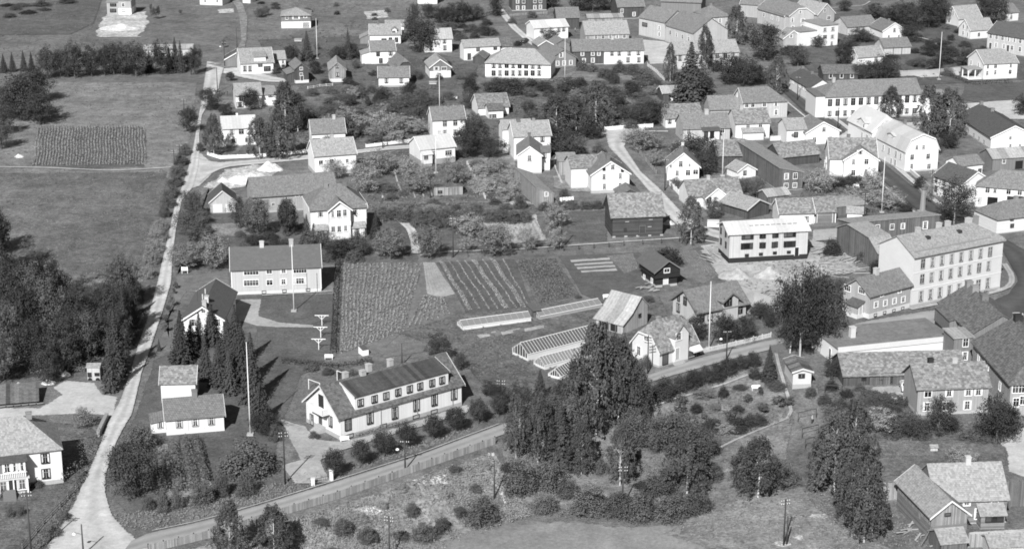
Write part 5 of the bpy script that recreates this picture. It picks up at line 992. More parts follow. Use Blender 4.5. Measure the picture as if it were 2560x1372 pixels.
ribbon('road', [(2090, 345), (2130, 318), (2300, 305), (2340, 310)], [(2120, 365), (2170, 345), (2300, 325), (2360, 320)], 'gravel', 'pale street branch before the long white building')
ribbon('road', [(1508, 318), (1512, 343), (1520, 370), (1577, 428), (1630, 490), (1662, 535), (1690, 565), (1760, 590), (1800, 600)], [(1640, 318), (1572, 350), (1562, 368), (1602, 430), (1650, 473), (1702, 528), (1720, 545), (1770, 570), (1805, 580)], 'gravel', 'pale gravel lane beside the log barn')
path('road', [(1505, 336), (1600, 330), (1670, 330)], 14, 'gravel', 'pale cross lane behind the white gable houses')
path('path', [(1050, 640), (1125, 630), (1280, 626), (1405, 617), (1560, 606), (1720, 595), (1800, 610)], 9, 'gravel', 'narrow cart path across the middle', .2)
path('path', [(955, 530), (1000, 550), (1028, 575), (1038, 605), (1040, 635)], 26, 'gravel', 'curved drive of the white villa', .15)
path('path', [(-40, 418), (120, 421), (270, 428), (350, 425), (428, 420)], 9, 'gravel', 'straight path between potato field and meadow', .25)
path('path', [(1940, 885), (1948, 920), (1960, 960), (1972, 1000), (1978, 1030), (1968, 1048)], 10, 'drive', 'footpath leading down past the small pale hut', .2)
path('path', [(1968, 1048), (1900, 1075), (1830, 1105), (1790, 1125)], 10, 'soil_light', 'faint side path into the orchard grass', .3)
path('path', [(1600, 1025), (1700, 995), (1800, 965), (1880, 935)], 10, 'soil_light', 'grassy track under the shrub row', .3)
path('road', [(1250, 25), (1285, 70), (1325, 105), (1345, 120)], 22, 'gravel', 'steep lane descending past the parked car', .15)
path('path', [(1405, 460), (1385, 410), (1395, 380)], 6, 'gravel', 'little yard path', .3)
patch('drive', [(700, 1050), (765, 1068), (795, 1100), (852, 1106), (935, 1087), (1000, 1067), (1150, 1017), (1200, 1010), (1165, 1036), (1000, 1084), (935, 1105), (855, 1129), (805, 1152), (815, 1180), (830, 1206), (787, 1212), (735, 1212), (700, 1165), (748, 1152), (715, 1085)], 'drive', 'gravel forecourt of the long white house', .5, .2)
path('track', [(2262, 92), (2300, 95), (2335, 105), (2345, 118)], 8, 'gravel', 'pale garden track in the upper right', .3)
path('path', [(2075, 22), (2160, 15), (2175, 5)], 6, 'gravel', 'pale lane at the top right', .3)
path('terrace', [(655, 740), (740, 735), (830, 730)], 10, 'soil_light', 'flower border along the grey house', .3)
# ================================================================== trees and shrubs
import numpy as np
rnd = random.Random(11)
def leafquad(V, F, p, n, s, asp=1.0):
    n = Vector(n); n = n.normalized() if n.length > 1e-6 else Vector((0, 0, 1))
    u = n.orthogonal().normalized(); u.rotate(Matrix.Rotation(rnd.uniform(0, 6.28), 3, n)); w = n.cross(u)
    u = u * s; w = w * s * asp; i = len(V)
    V += [tuple(p - u - w * .4), tuple(p + w * -.9 + u * .2), tuple(p + u + w * .3), tuple(p + w * .9 - u * .15)]; F.append((i, i + 1, i + 2, i + 3))
def rdir():
    z = rnd.uniform(-1, 1); a = rnd.uniform(0, 6.2832); r = math.sqrt(1 - z * z); return Vector((r * math.cos(a), r * math.sin(a), z))
def mesh_of(name, V, F, mat):
    m = bpy.data.meshes.new(name); m.from_pydata(V, [], F); m.materials.append(MATS[mat]); return m
RG = np.random.default_rng(5)
def ndir(n):
    z = RG.uniform(-1, 1, n); a = RG.uniform(0, 6.2832, n); r = np.sqrt(1 - z * z); return np.stack((r * np.cos(a), r * np.sin(a), z), 1)
def nmesh(name, P, Nn, S, mat, asp=1.0):
    """one four-cornered leaf for each point"""
    Nn = Nn / np.maximum(1e-6, np.linalg.norm(Nn, axis=1))[:, None]; n = len(P)
    u = np.cross(Nn, ndir(n)); u /= np.maximum(1e-6, np.linalg.norm(u, axis=1))[:, None]; w = np.cross(Nn, u)
    u = u * S[:, None]; w = w * (S * asp)[:, None]
    V = np.stack((P - u - w * .4, P - w * .9 + u * .2, P + u + w * .3, P + w * .9 - u * .15), 1).reshape(-1, 3)
    m = bpy.data.meshes.new(name); m.vertices.add(4 * n); m.vertices.foreach_set("co", V.astype(np.float32).ravel())
    m.loops.add(4 * n); m.loops.foreach_set("vertex_index", np.arange(4 * n, dtype=np.int32)); m.polygons.add(n)
    m.polygons.foreach_set("loop_start", np.arange(0, 4 * n, 4, dtype=np.int32)); m.polygons.foreach_set("loop_total", np.full(n, 4, dtype=np.int32))
    m.update(calc_edges=True); m.materials.append(MATS[mat]); return m
def crown_broad(zb, mat, ncl, nlf, ls, squash=1.0, cr=(.13, .22), ragged=.18, top=.0):
    zc = (1 + zb) / 2; hz = (1 - zb) / 2; PP, NN = [], []
    lob = [(rdir(), rnd.uniform(.75, 1.1)) for _ in range(7)]
    for k in range(ncl):
        d = rdir(); rr = rnd.random() ** .38
        lb = 1.0 + ragged * sum(max(0, d.dot(a)) ** 4 * (b_ - .95) * 3 for a, b_ in lob) + rnd.uniform(-ragged, ragged) * .6
        c = Vector((d.x * .5 * rr * lb, d.y * .5 * rr * lb, zc + d.z * hz * rr * min(1.05, lb)))
        tp = 1.0 - top * max(0, (c.z - zb) / (1 - zb) - .35); c.x *= tp; c.y *= tp
        r = rnd.uniform(*cr) * (.72 if rr > .85 else 1); nl = max(4, int(nlf * (r / cr[1]) ** 2 * rnd.uniform(.75, 1.25)))
        e = ndir(nl); q = RG.random(nl) ** .4
        PP.append(np.array(c) + e * (r * q)[:, None] * np.array((1, 1, .8 * squash)))
        NN.append(e * 1.2 + np.array((c.x, c.y, (c.z - zc) * .6)) * 1.2 + ndir(nl) * .45 + np.array((0, 0, .2)))
    P = np.concatenate(PP); return nmesh("crown", P, np.concatenate(NN), ls * RG.uniform(.6, 1.35, len(P)), mat)
def crown_birch(zb, mat, seed):
    PP, NN = [], []
    for k in range(145):
        t = rnd.random() ** .8; z = zb + (1 - zb) * t
        R0 = .5 * (math.sin(min(1, (z - zb) / (1 - zb) + .12) * math.pi * .93) ** .65) * (1 - .35 * t)
        a = rnd.uniform(0, 6.28); q = R0 * rnd.uniform(.2, 1.05) ** .6; c = np.array((math.cos(a) * q, math.sin(a) * q, z)); ln = rnd.uniform(.07, .2); n = 46
        f = RG.random(n); sp = rnd.uniform(.018, .036)
        p = c + np.stack((RG.normal(0, sp, n), RG.normal(0, sp, n), -ln * f + .02), 1) + np.array((math.cos(a), math.sin(a), 0)) * (.03 * np.sin(f * 2))[:, None]
        PP.append(p); NN.append(ndir(n) * .8 + np.array((c[0] * 2.4, c[1] * 2.4, .25)))
    P = np.concatenate(PP); return nmesh("crown", P, np.concatenate(NN), .0115 * RG.uniform(.6, 1.35, len(P)), mat, 1.4)
def crown_spruce(mat, fat=1.0):
    PP, NN, SS = [], [], []; nl = 30
    for k in range(nl):
        t = k / (nl - 1); z = .04 + .95 * t; R0 = .5 * fat * (1 - t) ** .85 * rnd.uniform(.85, 1.1) + .012; nb = int(17 - 10 * t); a0 = rnd.uniform(0, 6.28)
        for b_ in range(nb):
            a = a0 + 6.2832 * b_ / nb + rnd.uniform(-.2, .2); Rb = R0 * rnd.uniform(.7, 1.14); dr = np.array((math.cos(a), math.sin(a), 0)); sd = np.array((-dr[1], dr[0], 0)); n = int(10 + 16 * (1 - t))
            f = RG.random(n) ** .7; wd = .075 * (1.15 - f * .8) * (.45 + .7 * (1 - t)) * fat; s_ = RG.uniform(-1, 1, n)
            p = dr * (Rb * f)[:, None] + sd * (wd * s_)[:, None]; p[:, 2] = z - Rb * (.42 * f - .16 * f * f) - np.abs(s_) * wd * .35 + RG.normal(0, .004, n)
            PP.append(p); NN.append(dr * .55 + sd * s_[:, None] * .5 + np.array((0, 0, .9)) + ndir(n) * .25); SS.append((.017 + .012 * (1 - t)) * RG.uniform(.7, 1.3, n))
    return nmesh("crown", np.concatenate(PP), np.concatenate(NN), np.concatenate(SS), mat, .8)
def crown_bush(mat, ncl, nlf, ls, cr=(.12, .22)):
    PP, NN = [], []
    for k in range(ncl):
        d = rdir(); d.z = abs(d.z); rr = rnd.random() ** .4; c = np.array((d.x * .44 * rr, d.y * .44 * rr, .04 + d.z * .78 * rr)); r = rnd.uniform(*cr); e = ndir(nlf); q = RG.random(nlf) ** .4
        p = c + e * (r * q)[:, None]; p[:, 2] = np.maximum(.01, p[:, 2]); PP.append(p); NN.append(e * 1.2 + np.array((c[0], c[1], .3)) + ndir(nlf) * .45)
    P = np.concatenate(PP); return nmesh("crown", P, np.concatenate(NN), ls * RG.uniform(.6, 1.35, len(P)), mat)
def trunk_mesh(mat, zt, r, limbs, spread, bend=.02):
    m = MB(); pts = [(0, 0, -.03), (rnd.uniform(-bend, bend), rnd.uniform(-bend, bend), zt * .4), (rnd.uniform(-bend, bend), rnd.uniform(-bend, bend), zt)]
    m.tube(pts, [r * 1.2, r * .8, r * .25], 6)
    for i in range(limbs):
        z = zt * rnd.uniform(.28, .8); a = rnd.uniform(0, 6.28); l = spread * rnd.uniform(.5, 1)
        m.tube([(0, 0, z), (math.cos(a) * l * .5, math.sin(a) * l * .5, z + l * .45), (math.cos(a) * l, math.sin(a) * l, z + l * .8)], [r * .5, r * .35, r * .1], 4)
    return m.mesh("trunk", mat, False)
PROTO = {
 'o': [(crown_broad(.10, 'leaf', 130, 110, .0135, 1, cr=(.09, .19), ragged=.35), trunk_mesh('bark', .75, .022, 6, .3)) for _ in range(5)],
 'B': [(crown_broad(.08, 'leafd', 190, 110, .011, 1, cr=(.07, .17), ragged=.4), trunk_mesh('birchbark', .75, .018, 6, .3)) for _ in range(3)],
 'D': [(crown_broad(.06, 'leafd', 130, 110, .0135, 1, cr=(.09, .19), ragged=.35), trunk_mesh('bark', .75, .022, 6, .3)) for _ in range(4)],
 'r': [(crown_broad(.12, 'leafm', 150, 100, .014, 1, cr=(.09, .17), ragged=.12), trunk_mesh('bark', .6, .022, 6, .3)) for _ in range(3)],
 'd': [(crown_broad(.27, 'leafd', 130, 90, .017, 1, ragged=.05), trunk_mesh('bark', .6, .02, 5, .25)) for _ in range(3)],
 'f': [(crown_broad(.08, 'leafl', 110, 80, .016, 1, cr=(.08, .18), ragged=.4), trunk_mesh('bark', .55, .02, 6, .35, .04)) for _ in range(4)],
 'b': [(crown_birch(.17, 'birchleaf', i), trunk_mesh('birchbark', .93, .016, 9, .16, .015)) for i in range(5)],
 's': [(crown_spruce('needle', f), trunk_mesh('bark', .95, .016, 0, 0, .002)) for f in (1.0, .93, 1.05, .98)],
 'k': [(crown_broad(.02, 'leafd', 90, 80, .022, 1, ragged=.05, top=.5), trunk_mesh('bark', .5, .02, 3, .1)) for _ in range(2)],
 'u': [(crown_bush('leaf', 80, 70, .018), trunk_mesh('bark', .4, .012, 7, .3, .03)) for _ in range(5)],
 'U': [(crown_bush('leafd', 80, 70, .018), trunk_mesh('bark', .4, .012, 7, .3, .03)) for _ in range(3)],
 'l': [(crown_bush('leafl', 70, 60, .019), trunk_mesh('bark', .4, .012, 7, .3, .03)) for _ in range(3)],
 'y': [(crown_broad(.3, 'leaf', 30, 30, .05, 1, ragged=.2), trunk_mesh('bark', .8, .02, 3, .2)) for _ in range(2)],
}
KINDN = {'r': ('broadleaf_tree', 'dense round tree', 'tree'), 'o': ('broadleaf_tree', 'leafy tree', 'tree'), 'B': ('birch_tree', 'big dark pale-stemmed tree', 'tree'), 'D': ('broadleaf_tree', 'dark dense tree', 'tree'), 'd': ('lime_tree', 'clipped round roadside tree', 'tree'),
         'f': ('fruit_tree', 'light fruit tree', 'tree'), 'b': ('birch_tree', 'drooping birch', 'tree'), 's': ('spruce_tree', 'pointed spruce', 'tree'), 'k': ('conifer', 'clipped columnar conifer', 'tree'),
         'u': ('shrub', 'bushy shrub', 'shrub'), 'U': ('shrub', 'dark shrub', 'shrub'), 'l': ('shrub', 'pale-leaved shrub', 'shrub'), 'y': ('sapling', 'thin young tree', 'tree')}
TREES = []
def T(kind, bx, by, ty, w):
    P = G(bx, by); hm = max(.6, height_to(P, ty)); wm = w / scale_at(P)
    if kind == 's': wm *= 1.12 * rnd.uniform(.88, 1.15)
    nm, desc, cat = KINDN[kind]; cr, tr = PROTO[kind][len(TREES) % len(PROTO[kind])]
    o = link(nm, None, loc=P, rz=rnd.uniform(0, 6.28), scl=(wm * 1.04, wm * 1.04 * rnd.uniform(.9, 1.08), hm)); o.empty_display_size = .3
    link('trunk', tr, o); link('crown', cr, o); o["category"] = cat
    TREES.append((o, kind, bx, (by + ty) / 2, by, hm, wm)); return o
def TT(kind, s):
    for a in s.split(';'):
        v = [float(x) for x in a.split(',')]; T(kind, *v)
# left wood
TT('D', '-8,700,505,95;110,770,625,85;190,845,700,90;90,925,790,100;285,850,695,85;325,835,700,62;205,770,690,75;120,960,860,80;30,800,640,90;60,862,700,100;232,830,725,80;160,925,780,100;310,765,645,85;300,882,755,72;150,745,670,70')
TT('o', '75,790,650,80;130,850,690,100;20,905,750,100;222,905,765,90;318,775,632,75;250,770,700,70;-5,960,820,90')
TT('D', '-15,640,500,90;40,700,640,80;265,800,720,80;180,880,760,80;300,930,790,70')
TT('s', '278,978,825,55;292,938,770,60;312,860,720,50;325,800,690,45;255,880,770,46')
TT('l', '20,668,640,55;55,690,650,50;335,690,640,50')
# upper left row
TT('s', '10,182,135,24;32,180,130,26;60,178,125,26;80,180,130,24;170,192,118,26;375,182,125,28;440,182,92,32;453,182,102,30;425,184,118,26')
TT('D', '120,197,112,58;152,192,120,50;187,197,92,62;230,192,110,52;262,190,112,50;285,187,102,62;340,192,94,80;305,188,105,62;405,187,100,62;488,187,110,40;470,172,125,30')
TT('D', '60,302,178,112;100,312,215,84;30,295,205,95;88,258,152,84;12,335,262,64')
TT('o', '5,372,300,62')
# hedgerow along the road
TT('D', '474,332,262,50;470,300,270,40')
TT('u', '462,386,355,36;452,412,376,42;445,441,405,46;438,464,430,46;430,492,455,50;420,517,485,46;412,542,507,34;500,378,352,24')
TT('l', '404,572,540,48;396,602,562,58;388,628,592,58;380,658,615,54;370,694,652,46;392,588,550,40')
TT('o', '482,547,473,62;478,592,525,88;496,605,560,70;508,560,520,40')
# villa grounds
TT('o', '600,572,490,62;645,587,488,76;800,623,572,78;900,643,577,68;855,632,598,70')
TT('r', '975,649,570,86;1070,644,562,90;1235,639,560,96;466,674,606,88;536,673,582,90')
TT('D', '850,646,594,84;640,622,585,62;690,628,592,56')
TT('k', '720,592,490,54;712,560,505,34'); TT('s', '768,614,535,42;940,597,525,44')
TT('f', '1170,592,530,92;1165,632,585,42;1385,624,560,56;1318,627,565,62;1388,568,498,70')
TT('u', '600,592,574,34;632,606,580,46;612,632,603,42;716,624,592,44;820,652,622,40;885,655,620,50;770,640,610,50')
for i in range(13): T('u', 962 + 29 * i, 547 + rnd.uniform(-2, 4) + .6 * i, 514 + rnd.uniform(-3, 3) + .4 * i, 46)
TT('u', '1050,566,532,48;1090,568,535,46;1130,570,534,50;1010,556,528,40;1360,525,500,40;1395,522,498,42;1430,522,498,42;1465,522,500,40;1492,520,498,36')
# orchard
TT('f', '918,484,412,76;950,440,372,92;1020,442,388,60;1043,485,422,82;1135,465,393,72;835,447,396,60;985,420,385,50;1060,450,410,40;900,440,400,60')
TT('l', '1200,440,398,62;1240,432,390,70;1222,482,440,72;1262,500,452,62;1240,465,425,62;1190,470,435,44;1275,450,415,50;1285,480,440,44')
TT('D', '1165,396,312,72;1190,378,275,72;1232,394,340,74'); TT('l', '1168,303,268,32')
TT('u', '975,480,458,40;1010,490,470,30;980,500,482,36;1150,480,455,40;1300,520,480,40')
# centre
TT('b', '1390,348,235,104;1490,320,205,108;1440,340,240,80'); TT('D', '1480,347,310,62;1422,397,320,82;1392,387,342,62;1355,362,290,64;1590,312,255,62;1636,314,246,74;1560,300,262,50')
TT('u', '1497,382,355,42;1578,322,295,40;1450,392,360,50;1340,330,290,40;1330,300,270,50;1320,270,245,50')
TT('f', '1610,377,315,98;1640,417,370,52;1575,360,325,50;1700,395,350,50')
TT('D', '1730,422,326,112;1760,437,370,84'); TT('s', '1725,254,105,112'); TT('D', '1735,252,165,95;1700,245,190,60;1760,240,180,60')
TT('b', '1675,205,112,40;1762,174,62,48;1745,112,45,48;1840,112,15,74;1940,237,140,68')
TT('D', '1912,152,52,88;1995,167,105,54;1820,212,130,74;1860,217,135,78;1897,212,160,54;1970,140,110,40;1790,180,150,40')
TT('U', '1577,224,198,36;1240,232,187,72;1282,235,190,84;1175,230,180,42;1420,237,187,62;1330,225,195,60;1360,228,200,50;1450,215,190,40')
TT('u', '1550,182,147,42;1580,187,155,46;1612,203,162,56;1530,200,168,44;1455,177,147,40;1478,180,155,36;1510,195,165,40;1600,220,195,40;1640,215,195,40;1500,225,200,50;1540,240,215,50;1600,250,225,50')
TT('o', '1000,284,240,62;1045,285,240,72;770,302,262,58;810,302,265,58;960,277,247,50'); TT('k', '920,267,240,16;937,264,238,15;950,267,235,16;965,270,237,15'); TT('l', '845,272,246,32;880,260,240,30')
TT('f', '870,322,265,72;915,328,280,72;960,333,275,72;1000,338,285,72;1040,338,290,62;830,325,285,50;940,350,310,60;990,358,322,60')
TT('u', '780,240,218,40;830,235,215,40;870,232,212,36;900,245,222,40;930,232,212,30;1050,240,215,40;1090,260,235,40;1120,250,225,44;1020,250,228,36;745,255,228,36;890,290,262,50;1075,300,270,50')
TT('b', '715,335,205,88;650,397,290,92;700,400,275,92;535,390,285,58;870,352,290,62;745,330,235,60'); TT('D', '525,277,215,58;625,277,212,48;566,292,256,48')
TT('D', '1050,132,35,92;1035,72,2,32'); TT('s', '768,152,78,40;871,150,70,28'); TT('D', '877,147,105,48;845,152,116,48;735,162,106,32;788,187,147,38;722,148,112,30;905,150,120,36')
TT('D', '1100,58,10,54;1130,62,6,54;1160,58,0,48;1240,42,-12,42;1190,52,6,44;1450,28,-30,64;1482,30,-30,64;1512,27,-22,52;1380,20,-22,44;1210,90,60,40;1070,48,5,40')
TT('u', '1180,80,58,50;1225,88,66,46;1110,85,62,40;1330,45,25,30;1150,100,78,40;1280,60,42,26;690,185,165,26')
TT('o', '1372,107,70,54;1120,85,50,50')
# upper right
TT('D', '2190,47,5,64;2250,62,0,72;2282,67,5,64;2322,72,-20,72;2348,62,-25,62;2275,97,50,62;2490,62,-15,72;2462,42,-25,62;2150,107,66,62;2110,167,95,54;2045,120,88,40;2170,202,150,78;2217,202,125,70;2322,142,108,44;2347,122,95,52;2365,162,110,62;2412,167,116,62;2340,180,140,50;2130,140,100,40;1960,40,0,50;2110,30,-5,40;2060,25,-10,40')
TT('o', '2400,60,25,38;2440,180,140,50;2300,170,140,40'); TT('u', '2370,190,165,40;2280,165,145,34;2365,75,58,26;2430,140,118,40;2260,130,112,30')
TT('b', '2226,297,215,64;2320,342,212,96;2372,347,218,98;2345,340,235,70'); TT('D', '2370,372,328,54;2340,385,350,40;2555,290,230,50;2480,300,270,30')
TT('B', '2385,562,440,98')
TT('f', '2050,484,420,78;2180,480,420,64;2130,517,465,64;2186,512,465,62;2222,524,468,78;2318,507,450,38;2090,520,480,50'); TT('U', '2100,467,440,42;2126,467,430,42;2146,464,432,26;2110,500,470,40;2300,470,435,40;2265,530,500,40')
TT('b', '1727,610,490,78'); TT('o', '1782,547,493,48;1845,492,440,44;1892,497,440,54;1868,480,445,36'); TT('U', '1670,662,612,84;2080,640,590,50;2165,650,600,60;2195,690,640,50'); TT('u', '1410,497,465,34;1600,545,520,30;1690,470,440,30;1800,470,440,40')
# the big group beside the lower road
TT('B', '2000,892,658,124;2052,882,662,116;1975,882,690,86;2030,870,680,100'); TT('D', '1740,854,778,60;1810,860,775,70;1862,852,785,66;1905,802,745,54;1890,790,760,40;1925,820,770,40')
TT('s', '1922,952,865,52')
TT('U', '1660,994,936,72;1700,978,930,52;1730,968,916,52;1760,957,906,52;1790,950,900,52;1820,934,886,50;1850,922,880,46;1882,914,872,46;1887,947,910,36;1808,992,960,30;1845,1075,1040,80;1890,1060,1030,70;1780,1075,1040,60;1740,1030,1005,40')
TT('y', '1700,1012,985,28;1760,1050,1030,22;1680,1060,1035,24;1640,1075,1050,24;1870,1010,985,24;1900,990,968,20')
TT('b', '1490,1082,810,150;1545,1064,832,125;1440,1055,895,105;1590,1070,900,95;1500,1040,870,110'); TT('s', '1350,1004,925,44'); TT('D', '1300,1034,952,66;1400,1044,950,74;1255,1010,960,50;1225,990,950,50;1330,1060,990,60;1480,1090,1000,80')
TT('b', '1290,1145,985,76;1345,1158,980,86;1453,1188,1048,80;1550,1214,1058,82;1718,1234,1072,140;1895,1243,1090,140;1860,1230,1110,90'); TT('s', '1400,1153,1000,80')
TT('o', '1580,1124,1020,94;1690,1144,1018,125;1640,1130,1040,80;1750,1150,1060,80;1340,1105,1000,90;1420,1115,990,95;1380,1080,975,80')
TT('u', '1300,1228,1140,96;1370,1218,1135,92;1470,1278,1205,112;1600,1292,1215,96;1680,1293,1225,96;1740,1278,1225,92;1640,1245,1182,92;1365,1278,1225,62;1540,1285,1220,80;1780,1200,1150,60;1960,1215,1140,80;2040,1220,1150,60;1420,1240,1190,60;1500,1180,1140,50')
TT('b', '2085,1234,1018,135;2130,1230,1000,138;2160,1356,1158,142;2060,1215,1070,100;2180,1340,1200,100;2125,1300,1140,110')
TT('D', '2345,1092,980,78;2490,1108,975,112;2282,1092,1035,72;2080,948,888,48;2520,1090,1010,60;2375,1085,1030,50'); TT('f', '2200,1078,1020,92;2400,1163,1116,78;2145,1080,1030,80'); TT('u', '2150,1014,985,46;2180,1013,985,46;2212,1012,980,52;2240,1088,1042,72;2300,1094,1060,52;2430,1100,1065,62;2460,1102,1072,50;2026,992,960,32;2150,977,955,32;2100,1020,990,50;2250,1015,985,40;2060,1010,980,40')
# lower left
for x, by, ty, w in ((834, 1197, 1120, 52), (900, 1167, 1098, 52), (960, 1142, 1078, 58), (1018, 1122, 1058, 55), (1082, 1102, 1037, 56), (1139, 1082, 1020, 55), (1196, 1060, 998, 52), (1247, 1042, 985, 46)): T('d', x, by, ty, w)
TT('u', '350,1118,1055,104;620,1184,1086,142;555,1240,1170,48;616,1238,1160,54;372,1272,1228,38;410,1277,1212,40;443,1270,1212,44;506,1260,1186,66;690,1100,1050,40;1205,1308,1225,92;1032,1287,1250,38;1062,1347,1300,72;1105,1330,1285,50;715,1388,1300,54;785,1095,1073,30;860,1330,1290,60;920,1350,1310,60;1150,1290,1260,40')
TT('D', '335,1244,1095,134;300,1180,1110,70'); TT('f', '210,1068,1015,62'); TT('u', '25,1290,1262,27;52,1287,1258,27;5,1240,1215,24;95,1215,1195,40;160,1300,1270,40;130,1340,1305,50')
TT('D', '665,1084,1030,84;650,1050,1000,50')
TT('s', '455,908,775,66;500,875,778,46;530,862,755,60;548,965,850,56;607,970,800,84;592,924,760,66;632,1005,830,76;515,948,832,54;652,1058,955,56;480,890,800,50;570,900,790,60;398,877,845,13;575,985,870,50')
TT('y', '440,722,705,15;435,735,722,12;430,767,738,17;424,783,762,17;416,808,786,15;412,831,805,19')
TT('y', '380,48,22,10;388,50,18,11;396,48,15,11;378,30,10,10;560,120,100,12;452,38,25,10')
TT('k', '576,203,178,23'); TT('U', '710,178,158,22;815,210,195,30;870,210,190,38;890,215,205,30'); TT('b', '578,1405,1253,100;686,1395,1258,105')
TT('D', '1095,908,828,62;1150,925,880,40'); TT('o', '665,40,15,24;650,45,20,30')
TT('u', '1700,805,785,30;1445,745,735,20;1620,755,735,36;2100,720,690,40;2270,1010,985,30;780,925,905,40;820,935,915,34;855,940,920,36;885,945,920,40;1615,918,880,32')
# ================================================================== ground cover that nobody could count
def inside(p, poly):
    c = False; n = len(poly); j = n - 1
    for i in range(n):
        a, b_ = poly[i], poly[j]
        if (a.y > p[1]) != (b_.y > p[1]) and p[0] < (b_.x - a.x) * (p[1] - a.y) / (b_.y - a.y) + a.x: c = not c
        j = i
    return c
def in_house(x, y, m=.6):
    for c, ux, uy, hw, hd in FOOT:
        dx, dy = x - c.x, y - c.y
        if abs(dx) + abs(dy) > 60: continue
        if abs(dx * ux.x + dy * ux.y) < hw + m and abs(dx * uy.x + dy * uy.y) < hd + m: return True
    return False
def cover(name, label, pts, n, size, leaves, mat, ls, tall=.8, clump=.06):
    """mounds of leaves spread over a plot"""
    P = [G(*p) for p in pts]; x0, x1 = min(p.x for p in P), max(p.x for p in P); y0, y1 = min(p.y for p in P), max(p.y for p in P)
    V, F = [], []; k = 0; t = 0
    while k < n and t < n * 12:
        t += 1; x, y = rnd.uniform(x0, x1), rnd.uniform(y0, y1)
        if not inside((x, y), P) or in_house(x, y): continue
        if clump and mnoise.noise(Vector((x * clump, y * clump, 3.3))) < rnd.uniform(-.45, .3): continue
        k += 1; r = rnd.uniform(*size); z = height(x, y) + .1
        for j in range(int(leaves * rnd.uniform(.6, 1.4))):
            e = rdir(); e.z = abs(e.z); q = rnd.random() ** .5
            leafquad(V, F, Vector((x + e.x * r * q, y + e.y * r * q, z + e.z * r * q * tall)), e + rdir() * .6 + Vector((0, 0, .4)), ls * rnd.uniform(.6, 1.4))
    return tag(link(name, mesh_of(name, V, F, mat)), label, kind='stuff')
cover('undergrowth', 'dense shrubby undergrowth of the gardens between the two upper streets', [(590, 385), (740, 222), (1180, 212), (1190, 340), (1050, 355), (880, 372), (690, 392)], 900, (.5, 1.5), 26, 'under', .16)
cover('undergrowth', 'dense undergrowth of the middle gardens', [(1190, 212), (1660, 198), (1820, 245), (1700, 310), (1520, 325), (1380, 398), (1210, 340)], 1100, (.5, 1.5), 26, 'under', .16)
cover('undergrowth', 'shrubby slope behind the storehouses', [(640, 90), (900, 60), (1230, 60), (1260, 110), (1190, 205), (700, 212)], 500, (.4, 1.2), 22, 'under', .15)
cover('undergrowth', 'undergrowth of the orchard and kitchen gardens', [(905, 380), (1180, 375), (1330, 430), (1340, 530), (1300, 560), (950, 560), (880, 490)], 650, (.3, 1.0), 22, 'weed', .14)
cover('undergrowth', 'low garden growth at the upper right', [(1900, 70), (2200, 25), (2550, 70), (2560, 180), (2300, 205), (2020, 175)], 420, (.4, 1.4), 22, 'under', .15)
cover('undergrowth', 'undergrowth of the street garden', [(2010, 440), (2200, 450), (2285, 540), (2150, 555), (2080, 525), (2000, 500)], 260, (.3, .9), 22, 'under', .13)
cover('undergrowth', 'bushy floor of the wood by the road', [(-60, 700), (180, 700), (300, 660), (375, 680), (360, 800), (320, 900), (290, 970), (210, 935), (-60, 960)], 700, (.5, 1.3), 26, 'under', .16)
cover('weeds', 'rank weeds on the bank below the board fence', [(420, 1400), (560, 1350), (860, 1262), (1225, 1135), (1290, 1220), (1330, 1290), (1000, 1410)], 3000, (.15, .6), 14, 'weedl', .09, 1.2)
cover('weeds', 'rough growth under the birches', [(1260, 1130), (1600, 1000), (1800, 950), (1980, 1040), (1960, 1250), (1700, 1300), (1330, 1290)], 1300, (.2, .7), 14, 'weed', .1)
cover('weeds', 'tall grass tufts in the lower right pasture', [(1760, 1275), (2000, 1200), (2250, 1250), (2330, 1390), (1900, 1400), (1650, 1335)], 1200, (.12, .45), 12, 'weedl', .08, 1.0)
cover('weeds', 'grass tufts of the left meadows', [(-30, 210), (490, 205), (470, 320), (420, 420), (400, 600), (360, 690), (-30, 690)], 1500, (.2, .7), 8, 'weed', .1, .5, .09)
cover('weeds', 'pale seed heads flecking the left meadows', [(-30, 440), (420, 435), (420, 540), (370, 690), (-30, 690)], 900, (.1, .4), 6, 'weedl', .07, .4, .12)
cover('weeds', 'tufted grass on the upper hillside', [(-30, 0), (240, 0), (240, 95), (520, 110), (580, 60), (560, 10), (700, 0), (1040, 5), (1000, 60), (800, 120), (640, 100), (520, 150), (-30, 150)], 1300, (.3, 1.0), 9, 'weed', .13, .5, .05)
cover('weeds', 'roadside weeds along the lower left verge', [(275, 1290), (560, 1245), (780, 1180), (835, 1200), (640, 1258), (400, 1322), (330, 1325)], 900, (.12, .45), 12, 'weedl', .08, 1.0)
cover('weeds', 'verge weeds left of the gravel road', [(60, 1390), (150, 1270), (210, 1170), (225, 1180), (160, 1300), (90, 1395)], 400, (.15, .5), 14, 'weed', .09, 1.0)
cover('weeds', 'flowering verge above the lower road', [(840, 1195), (1040, 1130), (1245, 1055), (1240, 1045), (1040, 1110), (850, 1180)], 500, (.1, .35), 12, 'weedl', .07, 1.0)
cover('weeds', 'garden weeds round the nursery', [(990, 835), (1140, 790), (1500, 760), (1640, 850), (1590, 940), (1380, 965), (1200, 955), (1130, 885)], 900, (.15, .6), 14, 'weed', .1, .8)
cover('weeds', 'weeds on the building site', [(1745, 620), (1830, 610), (1800, 690), (1880, 790), (2100, 700), (2150, 650), (2040, 620)], 350, (.15, .5), 12, 'weed', .09, .8)
cover('weeds', 'shrubby borders of the lower right gardens', [(2040, 960), (2270, 990), (2300, 1050), (2480, 1050), (2500, 1105), (2160, 1105), (2060, 1050)], 600, (.2, .8), 18, 'under', .11)
